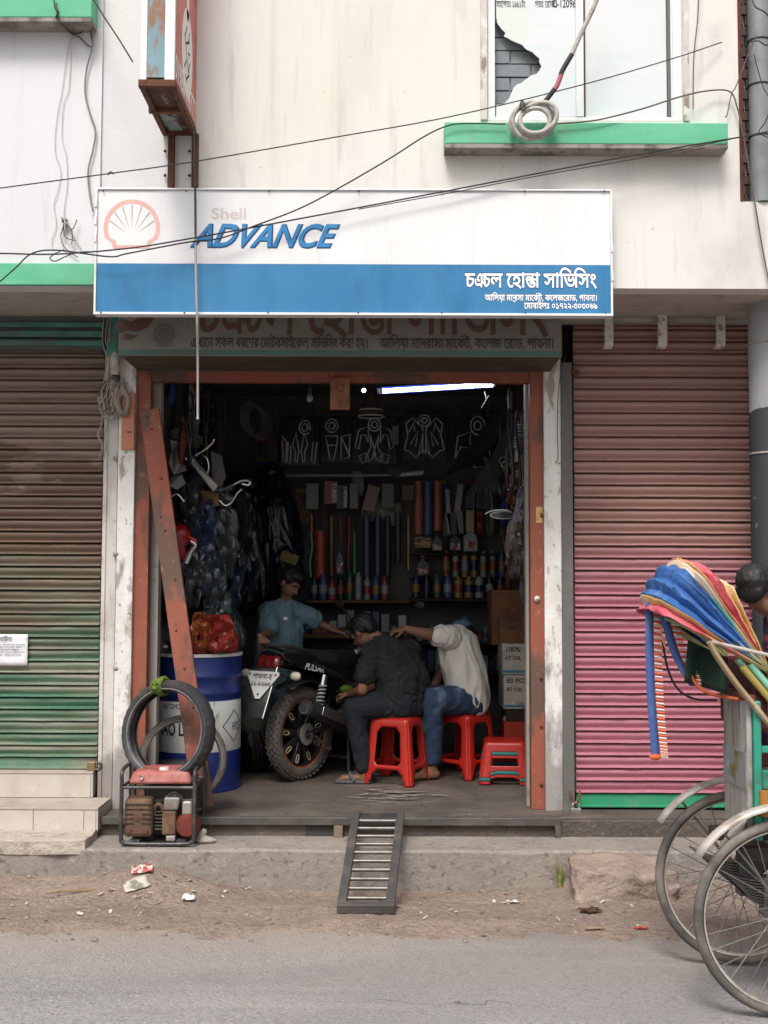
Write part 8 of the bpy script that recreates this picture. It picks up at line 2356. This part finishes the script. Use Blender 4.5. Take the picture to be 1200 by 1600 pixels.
MB().tube(smoothpath([P(1072,1040,-2.5), P(1090,1072,-2.52), P(1115,1085,-2.55), P(1150,1092,-2.6), P(1172,1094,-2.62)],6), .007, 8).build('rope', M('rope_orange', '#a8502c', .7), rk, smooth=True)
rows_ = [[P(1030+4*j+6*i, 975+10*i+28*j*.5, -2.47) for j in range(3)] for i in range(4)]
MB().tube(smoothpath([P(1032,975,-2.47), P(1036,1000,-2.47), P(1044,1022,-2.47)],6), .010, 8, squash=.4).build('yellow_trim', hood_y, rk, smooth=True)
# ---------------------------------------------------------------- passenger
ps_ = thing('person', 'rickshaw passenger in a red plaid shirt at the picture edge', 'person', (1.62, -2.42, 1.03))
plaid = M('plaid_shirt', '#6a2430', .85, layers=[L('#2a2440', 9, .5, .56, (1,1,.05)), L('#8a3a44', 11, .54, .6, (.05,.05,1), seed=3), L('#1f1a2a', 14, .58, .62, (.1,.1,1), seed=6)], bump=(30,.4,.008))
hd = P(1183, 920, -2.42)
fm_ = face_frame((.72,.69,-.08), (.05,0,1))
pel, che, nek = V(1.70,-2.42,1.13), V(1.66,-2.42,1.34), V(1.575,-2.42,1.49)
caps, hq = head_caps(hd, fm_, .82)
caps += [(nek+V(.0,0,0),.045,hd+V(0,0,-.04),.045), (pel,.11,che,.12), (che+V(0,-.13,.06),.04,V(1.80,-2.60,1.18),.036), (V(1.80,-2.60,1.18),.036,V(2.0,-2.52,1.16),.025), (che+V(0,.13,.06),.04,V(1.80,-2.24,1.18),.036), (V(1.80,-2.24,1.18),.036,V(2.0,-2.34,1.16),.025)]
caps += fingers(V(2.0,-2.52,1.16), V(.9,.2,-.2), V(0,0,1), .6, .85) + fingers(V(2.0,-2.34,1.16), V(.9,-.2,-.2), V(0,0,1), .6, .85, thumb=-1)
for s_ in (-1, 1):
    hip, kne, ank = pel+V(.02,s_*.08,-.02), V(2.08,-2.42+s_*.10,1.09), V(2.14,-2.42+s_*.10,.70)
    caps += [(hip,.08,kne,.058),(kne,.056,ank,.034),(ank,.034,ank+V(.02,0,-.045),.032),(ank+V(0,0,-.04),.032,ank+V(.15,0,-.05),.026)]
bo = blob('body', caps, skin, ps_, .008, 3)
eyes(hq, bo, .82)
blob('hair', [(hd + fm_ @ V(0,-.022,.030), (.074,.084,.072), fm_), (hd + fm_ @ V(0,-.055,-.012), (.060,.038,.050), fm_)], hair_m, ps_, .007, 1, .004, 70, wst=(1,1,.35))
blob('plaid_shirt', [(pel,.125,che,.135),(che,.13,nek+V(.03,0,-.03),.075)]+[(che+V(0,s_*.13,.06),.062,V(1.78,-2.42+s_*.18,1.20),.056) for s_ in (-1,1)]+[(che+V(0,s_*.13,.06),.06,nek+V(.03,0,-.04),.06) for s_ in (-1,1)], plaid, ps_, .012, 3, .007, 12)
blob('trousers', [(pel+V(0,0,-.02),.115,pel+V(.02,0,-.04),.11)]+[(pel+V(.02,s_*.08,-.02),.092,V(2.08,-2.42+s_*.10,1.09),.07) for s_ in (-1,1)]+[(V(2.08,-2.42+s_*.10,1.09),.068,V(2.14,-2.42+s_*.10,.74),.05) for s_ in (-1,1)], jean_d, ps_, .014, 3, .006, 12)
